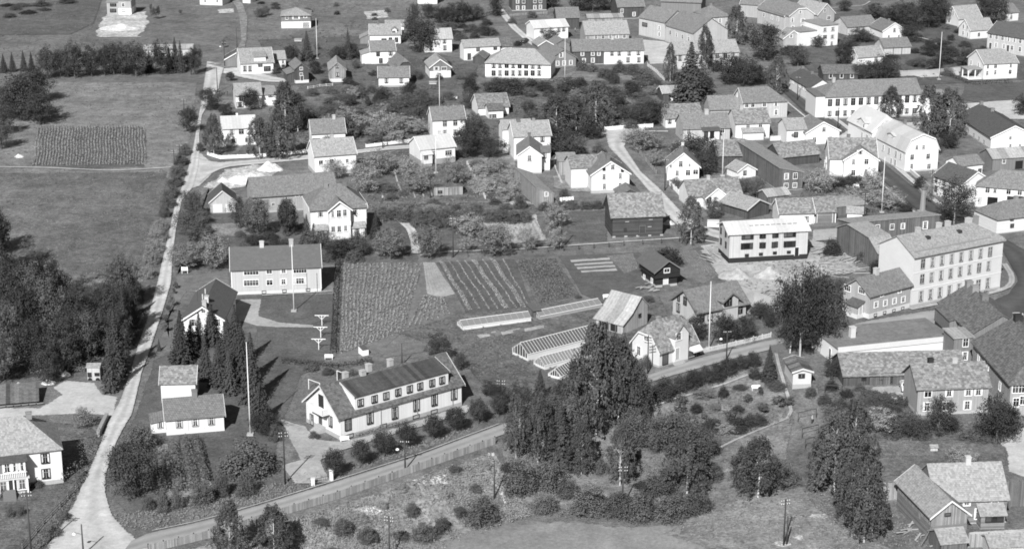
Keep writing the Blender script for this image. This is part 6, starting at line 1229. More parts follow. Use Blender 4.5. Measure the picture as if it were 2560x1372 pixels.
def crop(name, label, TL, TR, BR, BL, rows, step, mat, size, leaves=6, skip=.06):
    """plants in rows running from the top edge to the bottom edge of a plot"""
    V, F = [], []
    a, b_, c, d = (G(*p) for p in (TL, TR, BR, BL))
    for r in range(rows):
        t = (r + .5) / rows; p0 = a.lerp(b_, t); p1 = d.lerp(c, t); n = max(2, int((p1 - p0).length / step)); ph = rnd.random() * 9
        for i in range(n):
            if rnd.random() < skip: continue
            p = p0.lerp(p1, i / n); x = p.x + rnd.gauss(0, .05) + .12 * math.sin(i * .13 + ph * .05); y = p.y + rnd.gauss(0, .07)
            for j in range(leaves):
                e = rdir(); e.z = abs(e.z)
                leafquad(V, F, Vector((x, y, height(x, y) + .16)) + e * size * rnd.uniform(.4, 1), e + Vector((0, 0, .5)), size * .42 * rnd.uniform(.7, 1.3))
    return tag(link(name, mesh_of(name, V, F, mat)), label, kind='stuff')
crop('potato_crop', 'long rows of potato plants in the left field', (92, 318), (362, 316), (368, 412), (80, 416), 38, .55, 'crop', .33)
crop('potato_crop', 'rows of potato plants behind the long white house', (856, 660), (1058, 660), (1010, 830), (850, 888), 19, .75, 'crop', .36, 7)
crop('potato_crop', 'potato rows beside the light drilled plot', (1058, 740), (1110, 745), (1130, 785), (1012, 828), 8, .75, 'crop', .33, 7)
crop('seedling_crop', 'pale seedlings in the light drilled plot', (1058, 658), (1086, 658), (1136, 732), (1070, 733), 7, .4, 'cropl', .16, 4)
for k, (x0, x1, y0, y1, x2, x3) in enumerate(((1098, 1108, 656, 656, 1172, 1182), (1120, 1124, 655, 655, 1200, 1204), (1140, 1146, 654, 654, 1222, 1229), (1160, 1163, 653, 653, 1245, 1249), (1178, 1190, 652, 652, 1262, 1274), (1205, 1209, 651, 651, 1290, 1294), (1225, 1236, 650, 650, 1306, 1318), (1255, 1259, 650, 650, 1322, 1327))):
    crop('vegetable_rows', 'thin light row in the dark ploughed plot, number %d from the left' % (k + 1), (x0, y0), (x1, y1), (x3, 775 - k), (x2, 778 - k), 1 if x1 - x0 < 8 else 3, .38, 'cropl', .22, 6, .05)
crop('vegetable_rows', 'fine faint rows over the whole dark ploughed plot', (1095, 658), (1286, 650), (1326, 772), (1168, 783), 26, .7, 'under', .2, 4, .35)
crop('bean_crop', 'dense leafy crop right of the dark ploughed plot', (1292, 652), (1385, 648), (1440, 740), (1350, 765), 13, .5, 'under', .32, 7)
crop('cabbage_crop', 'rows of pale cabbages by the middle path', (1200, 562), (1335, 540), (1365, 598), (1240, 603), 12, 1.0, 'cropl', .33, 7)
crop('vegetable_rows', 'drilled rows left of the black storehouse', (1520, 642), (1582, 635), (1598, 672), (1562, 684), 9, .5, 'crop', .18, 4)
crop('vegetable_rows', 'drilled rows right of the black storehouse', (1695, 632), (1738, 628), (1796, 690), (1765, 706), 8, .5, 'crop', .18, 4)
# ------------------------------------------------------------------ hedges and berry rows
def hedge(label, pts, w, h, mat, name='hedge', ls=.13, dens=42):
    V, F = [], []; P = [G(*p) for p in pts]
    for a, b_ in zip(P, P[1:]):
        L = (b_ - a).length; t = (b_ - a).normalized(); nrm = Vector((-t.y, t.x, 0))
        for i in range(int(L * dens)):
            u = rnd.uniform(0, L); k = rnd.random(); hh = h * (1 + .12 * mnoise.noise(Vector((a.x + u * .5, a.y, 1)))); ww = w * (1 + .2 * mnoise.noise(Vector((a.x + u * .4, a.y, 5))))
            if k < .45: s_, z = rnd.uniform(-.5, .5) * ww, hh * rnd.uniform(.88, 1.02); n = Vector((0, 0, 1))
            elif k < .9:
                sg = rnd.choice((-1, 1)); s_, z = sg * ww * rnd.uniform(.42, .52), rnd.uniform(.02, 1) * hh; n = nrm * sg
            else: s_, z = rnd.uniform(-.4, .4) * ww, rnd.uniform(.1, .9) * hh; n = Vector((0, 0, 1))
            p = a + t * u + nrm * s_; leafquad(V, F, Vector((p.x, p.y, height(p.x, p.y) + z)), n + rdir() * .7, ls * rnd.uniform(.6, 1.3))
    return tag(link(name, mesh_of(name, V, F, mat)), label, 'hedge', kind='stuff' if 'border' in name else None)
hedge('tall leafy hedge between the veranda house and the gravel road', [(235, 1098), (215, 1130), (195, 1175), (172, 1225)], 2.6, 2.2, 'leaf')
hedge('long straight dark hedge bordering the potato ground', [(846, 655), (842, 720), (838, 800), (833, 888)], 1.1, 1.5, 'leafd')
hedge('berry row nearest the spreading dark tree by the cabin', [(400, 1135), (404, 1180), (408, 1240)], 1.4, 1.6, 'leaf', 'berry_row', .13, 80)
hedge('second berry row from the spreading dark tree by the cabin', [(430, 1118), (437, 1170), (446, 1240)], 1.4, 1.7, 'leaf', 'berry_row', .13, 80)
hedge('third berry row from the spreading dark tree by the cabin', [(458, 1108), (468, 1160), (482, 1230)], 1.4, 1.7, 'leaf', 'berry_row', .13, 80)
hedge('fourth berry row from the spreading dark tree by the cabin', [(486, 1106), (500, 1160), (512, 1215)], 1.4, 1.6, 'leaf', 'berry_row', .13, 80)
hedge('dark hedge in front of the hipped cream villa', [(1285, 207), (1370, 207), (1460, 205)], 1.6, 1.4, 'leafd')
hedge('clipped dark hedge round the columned-porch house', [(2366, 190), (2430, 213), (2530, 208)], 1.2, 1.2, 'leafd')
hedge('dark hedge curving behind the great round tree', [(1095, 58), (1160, 55), (1220, 40), (1250, 32)], 1.4, 1.3, 'leafd')
hedge('low hedge behind the three-bay garage', [(2265, 100), (2300, 104), (2315, 108)], 1.5, 1.0, 'leafd')
hedge('hedge edging the street garden by the brown workshop', [(2140, 560), (2180, 558), (2285, 545)], 1.5, 1.0, 'leafd')
hedge('dark shrub border between lawn and long white house', [(700, 905), (760, 912), (850, 920), (930, 905)], 1.4, .9, 'leafd')
hedge('flower border at the foot of the long white house', [(890, 1092), (960, 1072), (1020, 1055)], .8, .5, 'leafl', 'flower_border', .09, 70)
# ------------------------------------------------------------------ fences
def fence(label, pts, h, post=2.6, style='board', wood='wood', pm=None, name='board_fence', bw=.16, tilt=0, rw=.1):
    P = [G(*p) for p in pts]; root = link(name, None, loc=P[0]); tag(root, label, 'fence'); O = P[0]
    bd = MB(); ra = MB(); pmsh = {}
    for a, b_ in zip(P, P[1:]):
        L = (b_ - a).length; t = (b_ - a).normalized(); nrm = Vector((-t.y, t.x, 0)); ang = math.atan2(t.y, t.x)
        zz = lambda u: height(a.x + t.x * u, a.y + t.y * u)
        n = max(1, round(L / post))
        for i in range(n + 1):
            u = L * i / n; p = a + t * u
            if 'p' not in pmsh:
                m = MB(); m.box(-.07, .07, -.07, .07, -.4, h + .12); pmsh['p'] = m.mesh('post', pm or wood)
            link('post', pmsh['p'], root, loc=Vector((p.x, p.y, zz(u))) + nrm * .1 - O, rz=ang)
        for i in range(n):
            u0, u1 = L * i / n, L * (i + 1) / n; p0 = a + t * u0; p1 = a + t * u1
            z0, z1 = zz(u0), zz(u1)
            for f in ((.25, .85) if style != 'rail' else (.45, .95)):
                ra.bar(Vector((p0.x, p0.y, z0 + h * f)) + nrm * .02 - O, Vector((p1.x, p1.y, z1 + h * f)) + nrm * .02 - O, rw * .5, rw)
        if style == 'rail': continue
        gap = bw * (1.06 if style == 'board' else 1.9); k = 0.0
        while k < L:
            p = a + t * (k + bw / 2) - nrm * .04; hh = h * rnd.uniform(.95, 1.03); z = zz(k); w2 = bw / 2
            q = [p - t * w2, p + t * w2]; i0 = len(bd.v); y = rnd.uniform(-.015, .015)
            for s_ in (-.015, .015):
                for c in q: bd.v += [tuple(c + nrm * (s_ + y) + Vector((0, 0, z + .04)) - O), tuple(c + nrm * (s_ + y) + Vector((rnd.uniform(-.02, .02), 0, z + hh)) - O)]
            bd.f += [tuple(i0 + j for j in f) for f in ((0, 2, 3, 1), (4, 5, 7, 6), (1, 3, 7, 5), (0, 1, 5, 4), (2, 6, 7, 3))]
            k += gap
    if bd.f: tag(bd.obj('boards', wood, root), kind='stuff')
    tag(ra.obj('rails', wood, root), kind='stuff'); return root
fence('long weathered board fence along the lower road', [(372, 1381), (560, 1336), (700, 1290), (845, 1247), (1015, 1187), (1238, 1110)], 1.35, 2.6, 'board', 'P', 'pole')
fence('grey picket fence before the tiled villa', [(1752, 884), (1840, 864), (1928, 843)], 1.0, 2.4, 'picket', 'offw', name='picket_fence', bw=.1)
fence('white board fence of the birch garden by the road fork', [(518, 388), (550, 398), (640, 394), (720, 388), (782, 381)], 1.0, 2.5, 'board', 'white')
fence('white board fence left of the pale-roofed cottage', [(915, 370), (980, 362), (1044, 354)], 1.0, 2.5, 'board', 'white')
fence('white board fence behind the gravel lane head', [(1512, 327), (1570, 322), (1632, 319)], 1.1, 2.5, 'board', 'white')
fence('white fence slanting beside the lane below the white gable house', [(1672, 462), (1690, 480), (1714, 507)], 1.3, 2.5, 'board', 'white')
fence('grey lane fence above the white gable house', [(1585, 368), (1610, 398), (1640, 436)], 1.1, 2.5, 'board', 'P')
fence('post and wire fence along the middle cart path', [(1130, 645), (1290, 636), (1410, 628), (1560, 615), (1700, 606)], 1.0, 4.0, 'rail', 'pole', name='wire_fence', rw=.02)
fence('tall plank wall left of the gabled plank barn', [(2188, 1249), (2240, 1249), (2292, 1248)], 3.4, 2.6, 'board', 'P', name='plank_wall', bw=.22)
fence('tall dark plank wall behind the old porch house', [(2504, 1266), (2585, 1265)], 4.3, 2.6, 'board', 'PD', name='plank_wall', bw=.22)
fence('board fence across the bottom right corner', [(2420, 1368), (2470, 1366), (2590, 1366)], 2.2, 2.6, 'board', 'P', bw=.2)
fence('rail fence along the garden of the veranda house', [(40, 1395), (110, 1310), (192, 1228)], .9, 3.0, 'rail', 'wood', name='rail_fence')
fence('pale fence running down past the orchard shed', [(1167, 412), (1190, 452), (1213, 498)], .9, 2.6, 'board', 'offw')
fence('grey picket fence below the pale courtyard', [(1618, 166), (1640, 182), (1660, 203)], 1.1, 2.4, 'picket', 'offw', name='picket_fence', bw=.12)
fence('little dark fence under the striped-door shed', [(2030, 570), (2098, 566)], 1.0, 2.0, 'picket', 'wood', name='picket_fence', bw=.1)
fence('rail fence beside the grey gable storehouse', [(770, 224), (800, 219), (832, 216)], .9, 2.2, 'rail', 'offw', name='rail_fence')
fence('dark board fence behind the three pale trunks', [(1925, 880), (1965, 872)], 1.4, 2.0, 'board', 'wood')
fence('lattice screen beside the grey house with white windows', [(2230, 1010), (2268, 1008)], 1.3, 1.6, 'picket', 'offw', name='lattice_screen', bw=.07)
fence('fence of the upper dark timber house', [(1275, 42), (1320, 38), (1368, 36)], 1.0, 2.5, 'picket', 'P', name='picket_fence', bw=.14)
# ------------------------------------------------------------------ poles
_pm = {}
def pole(px, by, ty, label, arms=1, lamp=False, double=False):
    P = G(px, by); h = height_to(P, ty); root = link('utility_pole', None, loc=P, rz=rnd.uniform(-.5, .5)); tag(root, label, 'pole')
    for k in range(2 if double else 1):
        m = MB(); m.tube([(k * .5, 0, -.5), (k * .5, 0, h * (1 if k == 0 else .62))], [.15, .1], 8); m.obj('post', 'pole', root, smooth_=True)
    for i in range(arms):
        z = h - .35 - .55 * i; m = MB(); m.box(-.75, .75, -.06, .06, z - .05, z + .05); a = m.obj('crossarm', 'pole', root)
        for x in (-.65, -.3, .3, .65): m = MB(); m.tube([(x, 0, z + .05), (x, 0, z + .22)], [.06, .05], 6); m.obj('insulator', 'white', a)
    if lamp:
        m = MB(); m.bar((0, 0, h - 1.6), (-1.2, 0, h - 1.35), .05, .05); a = m.obj('lamp_arm', 'pole', root)
        m = MB(); m.tube([(-1.2, 0, h - 1.4), (-1.2, 0, h - 1.55), (-1.2, 0, h - 1.7)], [.08, .28, .3], 10); m.obj('lamp_shade', 'white', a)
    return root
pole(713, 1209, 1078, 'tall pole casting a shadow on the long house forecourt', 2)
pole(1013, 1176, 1100, 'lamp pole at the edge of the lower road by the board fence', 1, True)
pole(79, 1392, 1226, 'pole in the garden of the veranda house', 2)
pole(209, 1388, 1310, 'lamp pole at the road fork in the lower left', 0, True)
pole(313, 842, 776, 'lamp pole against the wood by the gravel road', 0, True)
pole(1133, 643, 545, 'pole between two round trees on the middle path', 2)
pole(1404, 622, 533, 'pole left of the log barn on the middle path', 1)
pole(1619, 933, 838, 'many-armed pole before the half-hipped shop', 3)
pole(1816, 902, 826, 'pole in front of the tiled villa fence', 1, True)
pole(1662, 476, 398, 'dark pole at the corner of the white gable house by the lane', 1)
pole(1236, 1246, 1151, 'short pole standing in the washed-out gully', 0)
pole(974, 1395, 1289, 'pole with white insulators on the weedy bank', 2)
pole(1556, 1268, 1164, 'pole rising out of the birch scrub', 2)
pole(1959, 1363, 1247, 'strutted double pole in the pasture', 2, double=True)
pole(544, 231, 169, 'pole beside the gravel road below the L-shaped house', 0)
pole(562, 167, 105, 'lamp pole beside the dark lean-to shed', 1, True)
pole(593, 125, 70, 'pole along the hillside track', 0)
pole(478, 187, 146, 'pole at the end of the upper tree row', 0)
pole(1005, 912, 858, 'dark pole behind the roof of the long white house', 0)
pole(1252, 985, 949, 'short pole among shrubs right of the long white house', 2)
pole(2094, 329, 268, 'pole on the street corner by the long white building', 0)
pole(1993, 252, 192, 'pole before the bright-gabled street house', 1)
pole(2160, 552, 483, 'pole beside the tiny white shed', 2)
pole(2327, 500, 424, 'pole beside the half-timbered house', 2)
pole(1076, 497, 438, 'thin pole in the orchard by its shed', 0)
pole(957, 372, 322, 'pole on the side road left of the cottage', 0)
pole(2471, 550, 513, 'pole before the white corner shop', 0)
pole(460, 275, 248, 'short crossarm pole in the meadow hedgerow', 1)
pole(436, 412, 375, 'double-armed pole by the roadside hedge', 2)
pole(450, 400, 362, 'single pole right beside the double-armed one in the hedge', 1)
def flagpole(px, by, ty, label, tx=None):
    P = G(px, by); h = height_to(P, ty); root = link('flagpole', None, loc=P); tag(root, label, 'flagpole')
    m = MB(); m.tube([(0, 0, -.3), (0, 0, h * .5), (0, 0, h)], [.12, .095, .05], 8); m.obj('pole', 'white', root, smooth_=True)
    m = MB(); m.box(-.55, .55, -.55, .55, -.2, .32); m.obj('plinth', 'stone', root)
    m = MB(); m.tube([(0, 0, h), (0, 0, h + .12), (0, 0, h + .22)], [.04, .11, .03], 8); m.obj('finial', 'white', root)
flagpole(626, 1087, 858, 'tall white flagpole right of the low tiled cabin')
flagpole(735, 778, 614, 'white flagpole on the lawn before the grey two-chimney house')
flagpole(793, 148, 48, 'white flagpole behind the black gable storehouse')
flagpole(1099, 277, 188, 'white flagpole rising behind the tall white house by the flowering bush')
flagpole(1412, 205, 97, 'white flagpole right of the hipped cream villa')
flagpole(1090, 433, 345, 'white flagpole before the pale-roofed cottage')
flagpole(1806, 440, 350, 'slim flagpole before the little white hut')
flagpole(2204, 532, 395, 'white flagpole in the street garden')
flagpole(2347, 200, 82, 'white flagpole above the long white corner building')
flagpole(1772, 872, 706, 'flagpole before the tiled villa behind clipped trees')
def tframe(px, by, ty, x0, x1, label):
    P = G(px, by); h = height_to(P, ty); w = (x1 - x0) / scale_at(P); root = link('washing_line_post', None, loc=P, rz=-.03); tag(root, label, 'clothes frame', 'white clothes frames on the lawn')
    m = MB(); m.box(-.06, .06, -.06, .06, -.3, h); m.obj('post', 'white', root)
    m = MB(); m.box(-w / 2, w / 2, -.05, .05, h, h + .13); m.obj('crossbar', 'white', root)
    for s_ in (-1, 1): m = MB(); m.bar((0, .01, h - .75), (s_ * w * .28, .01, h), .08, .08); m.obj('brace', 'white', root)
tframe(805, 814, 789, 787, 822, 'white T-shaped clothes frame nearest the flagpole lawn'); tframe(802, 844, 818, 784, 819, 'white T-shaped clothes frame in the middle of the three'); tframe(797, 874, 848, 779, 815, 'white T-shaped clothes frame farthest from the flagpole lawn')
def rail_frame(pts, h, label, mat='white'):
    P = [G(*p) for p in pts]; root = link('clothes_rail', None, loc=P[0]); tag(root, label, 'clothes rail')
    for p in P: m = MB(); m.box(-.05, .05, -.05, .05, -.2, h); m.obj('post', mat, root, loc=p - P[0])
    m = MB(); m.bar(Vector((0, 0, h)), P[1] - P[0] + Vector((0, 0, h)), .09, .09); m.obj('rail', mat, root)
rail_frame([(772, 972), (800, 982)], 1.9, 'white clothes rail left of the long white house roof'); rail_frame([(843, 950), (858, 956)], 1.9, 'white clothes rail behind the long white house chimneys')
rail_frame([(1995, 1055), (2040, 1045)], 1.8, 'dark carpet rail beside the footpath', 'pole'); rail_frame([(2005, 1095), (2045, 1085)], 1.8, 'dark carpet rail below the first by the birches', 'pole'); rail_frame([(2062, 985), (2105, 987)], 1.8, 'dark rail before the long dark shed', 'pole'); rail_frame([(2013, 1122), (2050, 1112)], 1.8, 'lowest dark carpet rail by the birches', 'pole')
# ------------------------------------------------------------------ greenhouses
def greenhouse(label, A, B, h, pitch, dl=None, d=4, step=.7, name='greenhouse', gl='ghglass', bc='offw', bt=.055, gw='wbase'):
    g = H(name, label, 'greenhouse', A, B, h=h, dl=dl, d=d, pitch=pitch, wall=gw, roof=gl, base=.1, ov=.05, og=.05, t=.06, lm=None)
    bm_ = None; S = g.d; rise = math.tan(R(pitch)) * S / 2; n = int(g.w / step)
    for sd in (0, 1):
        m = MB(); m.bar((0, (0 if sd == 0 else S), h + .1), (0, S / 2, h + rise + .1), bt, bt); me = m.mesh('glazing_bar', bc)
        for i in range(n + 1): link('glazing_bar', me, g.root, loc=(g.w * i / n, 0, 0))
    m = MB(); m.bar((-.05, S / 2, h + rise + .13), (g.w + .05, S / 2, h + rise + .13), .1, .08); m.obj('ridge_bar', 'white', g.root)
    m = MB(); m.bar((-.05, -.04, h + .1), (g.w + .05, -.04, h + .1), .08, .1); m.obj('eave_bar', 'white', g.root)
    for i in range(5):
        y = S * (i + 1) / 6; zt = h + rise * (1 - abs(y - S / 2) / (S / 2)); m = MB(); m.bar((-.05, y, .5), (-.05, y, zt), .06, .06); m.obj('end_bar', 'white', g.root)
    m = MB(); m.poly([(-.02, .3, .55), (-.02, S - .3, .55), (-.02, S - .3, h + .1), (-.02, S / 2, h + rise - .1), (-.02, .3, h + .1)]); m.obj('end_pane', 'glass', g.root)
    return g
greenhouse('large greenhouse with white glazing bars beside the birches', (1320, 903), (1497, 857), 1.3, 34, dl=1281)
greenhouse('smaller low greenhouse in front of the large one', (1362, 925), (1482, 894), .8, 36, dl=1334, gl='oldglass', bc='offw', bt=.05)
greenhouse('small glass frame house half hidden by the tall birch', (1404, 950), (1442, 930), .6, 40, dl=1380)
greenhouse('long low glasshouse at the foot of the potato ground', (1158, 826), (1328, 803), .7, 26, d=3.4, step=1.3, gl='oldglass', bc='stone', bt=.05)
greenhouse('long low glasshouse joined towards the metal-roofed barn', (1350, 799), (1505, 768), .6, 26, d=3.2, gw='conc', step=1.3, gl='oldglass', bc='stone', bt=.05)
b = H('seed_box', 'little white box with glazed lid behind the long white house', 'box', (907, 890), (922, 887), h=1.2, d=1.8, prof=[(0, 1.1), (1, 1.5)], wall='white', roof='ghglass', base=0, ov=.02, og=.02, t=.05)
b = H('pump_house', 'narrow dark shed between the two long low glasshouses', 'shed', (1334, 795), (1348, 793), h=1.7, d=3.0, prof=[(0, 1.6), (1, 1.9)], wall='PD', roof='ft', base=0)
# ------------------------------------------------------------------ factory chimney
P = G(2305, 541); h = height_to(P, 470); root = link('factory_chimney', None, loc=P, rz=.2); tag(root, 'tapering brick factory chimney beside the main street', 'chimney'); LANDMARKS.append(('the factory chimney', 2305, 505, P))
m = MB(); m.tube([(0, 0, 1.3), (0, 0, h * .93)], [.75, .52], 8); m.obj('shaft', 'brick', root)
m = MB(); m.box(-.95, .95, -.95, .95, -.3, 1.4); m.obj('base', 'stone', root)
m = MB(); m.tube([(0, 0, h * .93), (0, 0, h * .95), (0, 0, h), (0, 0, h + .05)], [.52, .64, .64, .4], 8); m.obj('cap', 'brick', root)
# ------------------------------------------------------------------ heaps, timber, foundations
def heap(px, py, wpx, hm, mat, label, name='gravel_heap', asp=.7):
    P = G(px, py); r = wpx / scale_at(P) / 2; V = []; F = []; n = 22
    for j in range(n):
        for i in range(n):
            x, y = (i / (n - 1) * 2 - 1), (j / (n - 1) * 2 - 1); d = math.hypot(x, y)
            z = max(0, 1 - d) ** .8 * hm * (1 + .5 * mnoise.noise(Vector((x * 2.2, y * 2.2, px)))) + .25 * mnoise.noise(Vector((x * 7, y * 7, px))) * max(0, 1 - d) - (.3 if d > .97 else 0)
            V.append((x * r, y * r * asp, z))
    F = [(j * n + i, j * n + i + 1, (j + 1) * n + i + 1, (j + 1) * n + i) for j in range(n - 1) for i in range(n - 1)]
    me = mesh_of(name, V, F, mat); tag(link(name, me, loc=P), label, 'heap')
mat_ground('sand', .34, [(.3, .2), (1.2, .25), (5, .2)], 4, .6, .08); mat_ground('rock', .6, [(.5, .3), (2, .35), (6, .3)], 2, 1.0, .3); mat_ground('earth', .08, [(.5, .3), (2, .3)], 3, .8, .15)
heap(1838, 692, 92, 1.9, 'sand', 'left sand heap below the unfinished block'); heap(1928, 690, 96, 1.9, 'sand', 'right sand heap below the unfinished block')
heap(625, 452, 130, 2.4, 'rock', 'big white rubble heap behind the long grey barn'); heap(675, 425, 70, 2.2, 'rock', 'smaller white rubble heap beside the white house'); heap(560, 455, 40, 1.2, 'rock', 'small white sand cone near the side road')
heap(48, 393, 26, .8, 'rock', 'tiny white heap at the corner of the potato field'); heap(1300, 508, 60, .8, 'sand', 'low sand heap by the long plank shed'); heap(1672, 560, 34, .9, 'rock', 'stone heap right of the log barn')
heap(300, 72, 110, 1.6, 'rock', 'spoil heap before the half-built house'); heap(122, 958, 40, .9, 'rock', 'pale split-wood heap behind the yard'); heap(45, 970, 62, 1.0, 'rock', 'long pale wood heap behind the plank shelter'); heap(165, 938, 26, .9, 'rock', 'small pale heap near the wheeled hut')
def timber(label, cx, cy, n, spread, lmin, lmax, name='timber_pile', mat='offw', ang=(.2, 1.2), z=.5):
    P = G(cx, cy); root = link(name, None, loc=P); tag(root, label, 'timber pile')
    me = MB(); me.box(-.5, .5, -.08, .08, -.03, .03); me = me.mesh('plank', mat); 
    for i in range(n):
        o = link('plank', me, root, loc=(rnd.gauss(0, spread), rnd.gauss(0, spread * 1.4), .06 + rnd.random() * z)); o.scale = (rnd.uniform(lmin, lmax), rnd.uniform(1, 2), rnd.uniform(.8, 2)); o.rotation_euler = (rnd.gauss(0, .05), rnd.gauss(0, .05), rnd.uniform(*ang))
timber('loose planks and beams right of the unfinished block', 2075, 640, 46, 2.6, 2.5, 5.5, mat='stone'); timber('heap of boards below the planks beside the corner block', 2110, 668, 26, 2.0, 2, 4, mat='stone', ang=(-.6, .6)); timber('boards stacked left of the unfinished block', 1775, 640, 22, 1.6, 2, 5, mat='stone', ang=(1.7, 2.4))
timber('boards lying at the foot of the black storehouse', 1620, 722, 12, .9, 1, 2.2, mat='stone'); timber('planks beside the concrete foundation', 1875, 735, 16, 1.6, 2, 4, mat='stone'); timber('old planks beside the plank barn in the lower right', 2290, 1335, 10, 1.2, 1.5, 3.5, mat='stone')
A_, B_ = G(1893, 792), G(1950, 778); ux = (B_ - A_).normalized(); root = link('concrete_foundation', None, loc=A_, rz=math.atan2(ux.y, ux.x)); tag(root, 'new concrete foundation walls above the tiled villa', 'foundation'); w_ = (B_ - A_).length; dd = 15
for x0_, x1_, y0_, y1_ in ((0, w_, 0, .3), (0, w_, dd - .3, dd), (0, .3, .3, dd - .3), (w_ - .3, w_, .3, dd - .3), (.3, w_ - .3, dd * .5, dd * .5 + .25)): m = MB(); m.box(x0_, x1_, y0_, y1_, -.3, 2.3); m.obj('wall', 'stone', root)
# retaining wall, gate and pillars
def wall(label, pts, h, t, mat, name='stone_wall', cat='wall'):
    P = [G(*p) for p in pts]; root = link(name, None, loc=P[0]); tag(root, label, cat)
    for a, b_ in zip(P, P[1:]):
        m = MB(); m.bar(a - P[0] + Vector((0, 0, h / 2 - .1)), b_ - P[0] + Vector((0, 0, h / 2 - .1)), t, h + .2); m.obj('block', mat, root)
        m = MB(); m.bar(a - P[0] + Vector((0, 0, h + .04)), b_ - P[0] + Vector((0, 0, h + .04)), t + .12, .1); m.obj('coping', mat, root)
wall('low parapet wall of the culvert beside the gravel road', [(246, 1092), (257, 1068), (268, 1046)], 1.0, .5, 'conc'); wall('pale garden wall below the columned-porch house', [(2250, 192), (2320, 188), (2400, 180)], 1.6, .4, 'stone'); wall('white garden wall along the main street', [(2275, 430), (2300, 452), (2330, 478)], .9, .4, 'wbase'); wall('white yard wall beside the dark shed', [(1925, 352), (1990, 349)], 1.2, .3, 'wbase'); wall('small white walled box by the birch before the unfinished block', [(1768, 565), (1798, 566)], 1.3, 1.6, 'wbase')
root = link('garden_gate', None, loc=G(783, 1212)); tag(root, 'iron gate with two pale stone pillars on the lower road', 'gate'); b0 = G(783, 1212); b1 = G(829, 1201)
for p in (b0, b1): m = MB(); m.box(-.3, .3, -.3, .3, -.3, 1.9 if p is b1 else 1.1); m.box(-.36, .36, -.36, .36, 1.9 if p is b1 else 1.1, 2.02 if p is b1 else 1.22); m.obj('pillar', 'wbase', root, loc=p - b0)
for z in (.25, .95): m = MB(); m.bar(Vector((0, 0, z)), b1 - b0 + Vector((0, 0, z)), .05, .06); m.obj('rail', 'pole', root)
for i in range(1, 9): p = (b1 - b0) * (i / 9); m = MB(); m.bar(p + Vector((0, 0, .1)), p + Vector((0, 0, 1.05)), .04, .04); m.obj('bar', 'pole', root)
# benches, tables, signs
def bench(px, py, rz, label):
    root = link('garden_bench', None, loc=G(px, py), rz=rz); tag(root, label, 'bench', 'white garden benches')
    m = MB(); m.box(-.8, .8, -.25, .25, .4, .46); m.obj('seat', 'white', root); m = MB(); m.box(-.8, .8, .23, .29, .5, .95); m.obj('backrest', 'white', root)
    for s_ in (-.7, .7): m = MB(); m.box(s_ - .04, s_ + .04, -.22, .28, -.1, .4); m.obj('leg', 'white', root)
bench(657, 733, 0, 'white bench under the left windows of the grey two-chimney house'); bench(790, 728, 0, 'white bench at the right end of the grey two-chimney house'); bench(1517, 747, .2, 'white bench behind the metal-roofed barn'); bench(862, 1104, .35, 'white bench at the corner of the long white house'); bench(1890, 975, .1, 'pale bench in the orchard grass'); bench(1478, 175, 0, 'white garden seat below the joined houses'); bench(2140, 470, 0, 'white garden seat before the cross-gabled house'); bench(822, 898, 0, 'white bench at the end of the long straight hedge')
root = link('notice_board', None, loc=G(462, 684)); tag(root, 'small white notice board beside the gravel road', 'sign')
m = MB(); m.box(-.7, .7, -.04, .04, .7, 1.5); m.obj('panel', 'white', root)
for x in (-.6, .6): m = MB(); m.box(x - .05, x + .05, .05, .13, -.2, 1.6); m.obj('post', 'white', root)
m = MB(); m.box(.0, .16, -.06, -.045, .95, 1.25); m.obj('emblem', 'dark', root)
root = link('parasol', None, loc=G(2407, 425)); tag(root, 'white round parasol behind the small white house', 'parasol')
m = MB(); m.tube([(0, 0, -.2), (0, 0, 3.4)], [.05, .05], 6); m.obj('stem', 'white', root); m = MB(); m.tube([(0, 0, 2.6), (0, 0, 3.0), (0, 0, 3.35)], [2.0, 1.4, .1], 14); m.obj('canopy', 'white', root)
for x, y, lb in ((2335, 1128, 'small wooden well cover on the flat lawn'), (1082, 212, 'little hutch below the brown-and-white gable house'), (745, 105, 'small white hut beside the hillside spruce')):
    b = H('hutch', lb, 'hutch', (x - 9, y), (x + 9, y), h=.7, d=1.2, pitch=22, wall='C', roof='tl', base=0, ov=.15, og=.12, t=.06)
def beehives():
    for k in range(6):
        root = link('beehive', None, loc=G(1106 + 7 * k, 250 - .3 * k)); tag(root, ('white beehive nearest the flagpole in the hive row', 'white beehive second from the flagpole in the hive row', 'white beehive third from the flagpole in the hive row', 'white beehive fourth from the flagpole in the hive row', 'white beehive fifth from the flagpole in the hive row', 'white beehive at the far right of the hive row')[k], 'beehive', 'row of white beehives')
        m = MB(); m.box(-.28, .28, -.28, .28, .15, .75); m.obj('body', 'white', root); m = MB(); m.box(-.34, .34, -.34, .34, .76, .86); m.obj('lid', 'offw', root)
        for s_ in (-.2, .2): m = MB(); m.box(s_ - .04, s_ + .04, -.2, .2, -.1, .15); m.obj('leg', 'offw', root)
beehives()
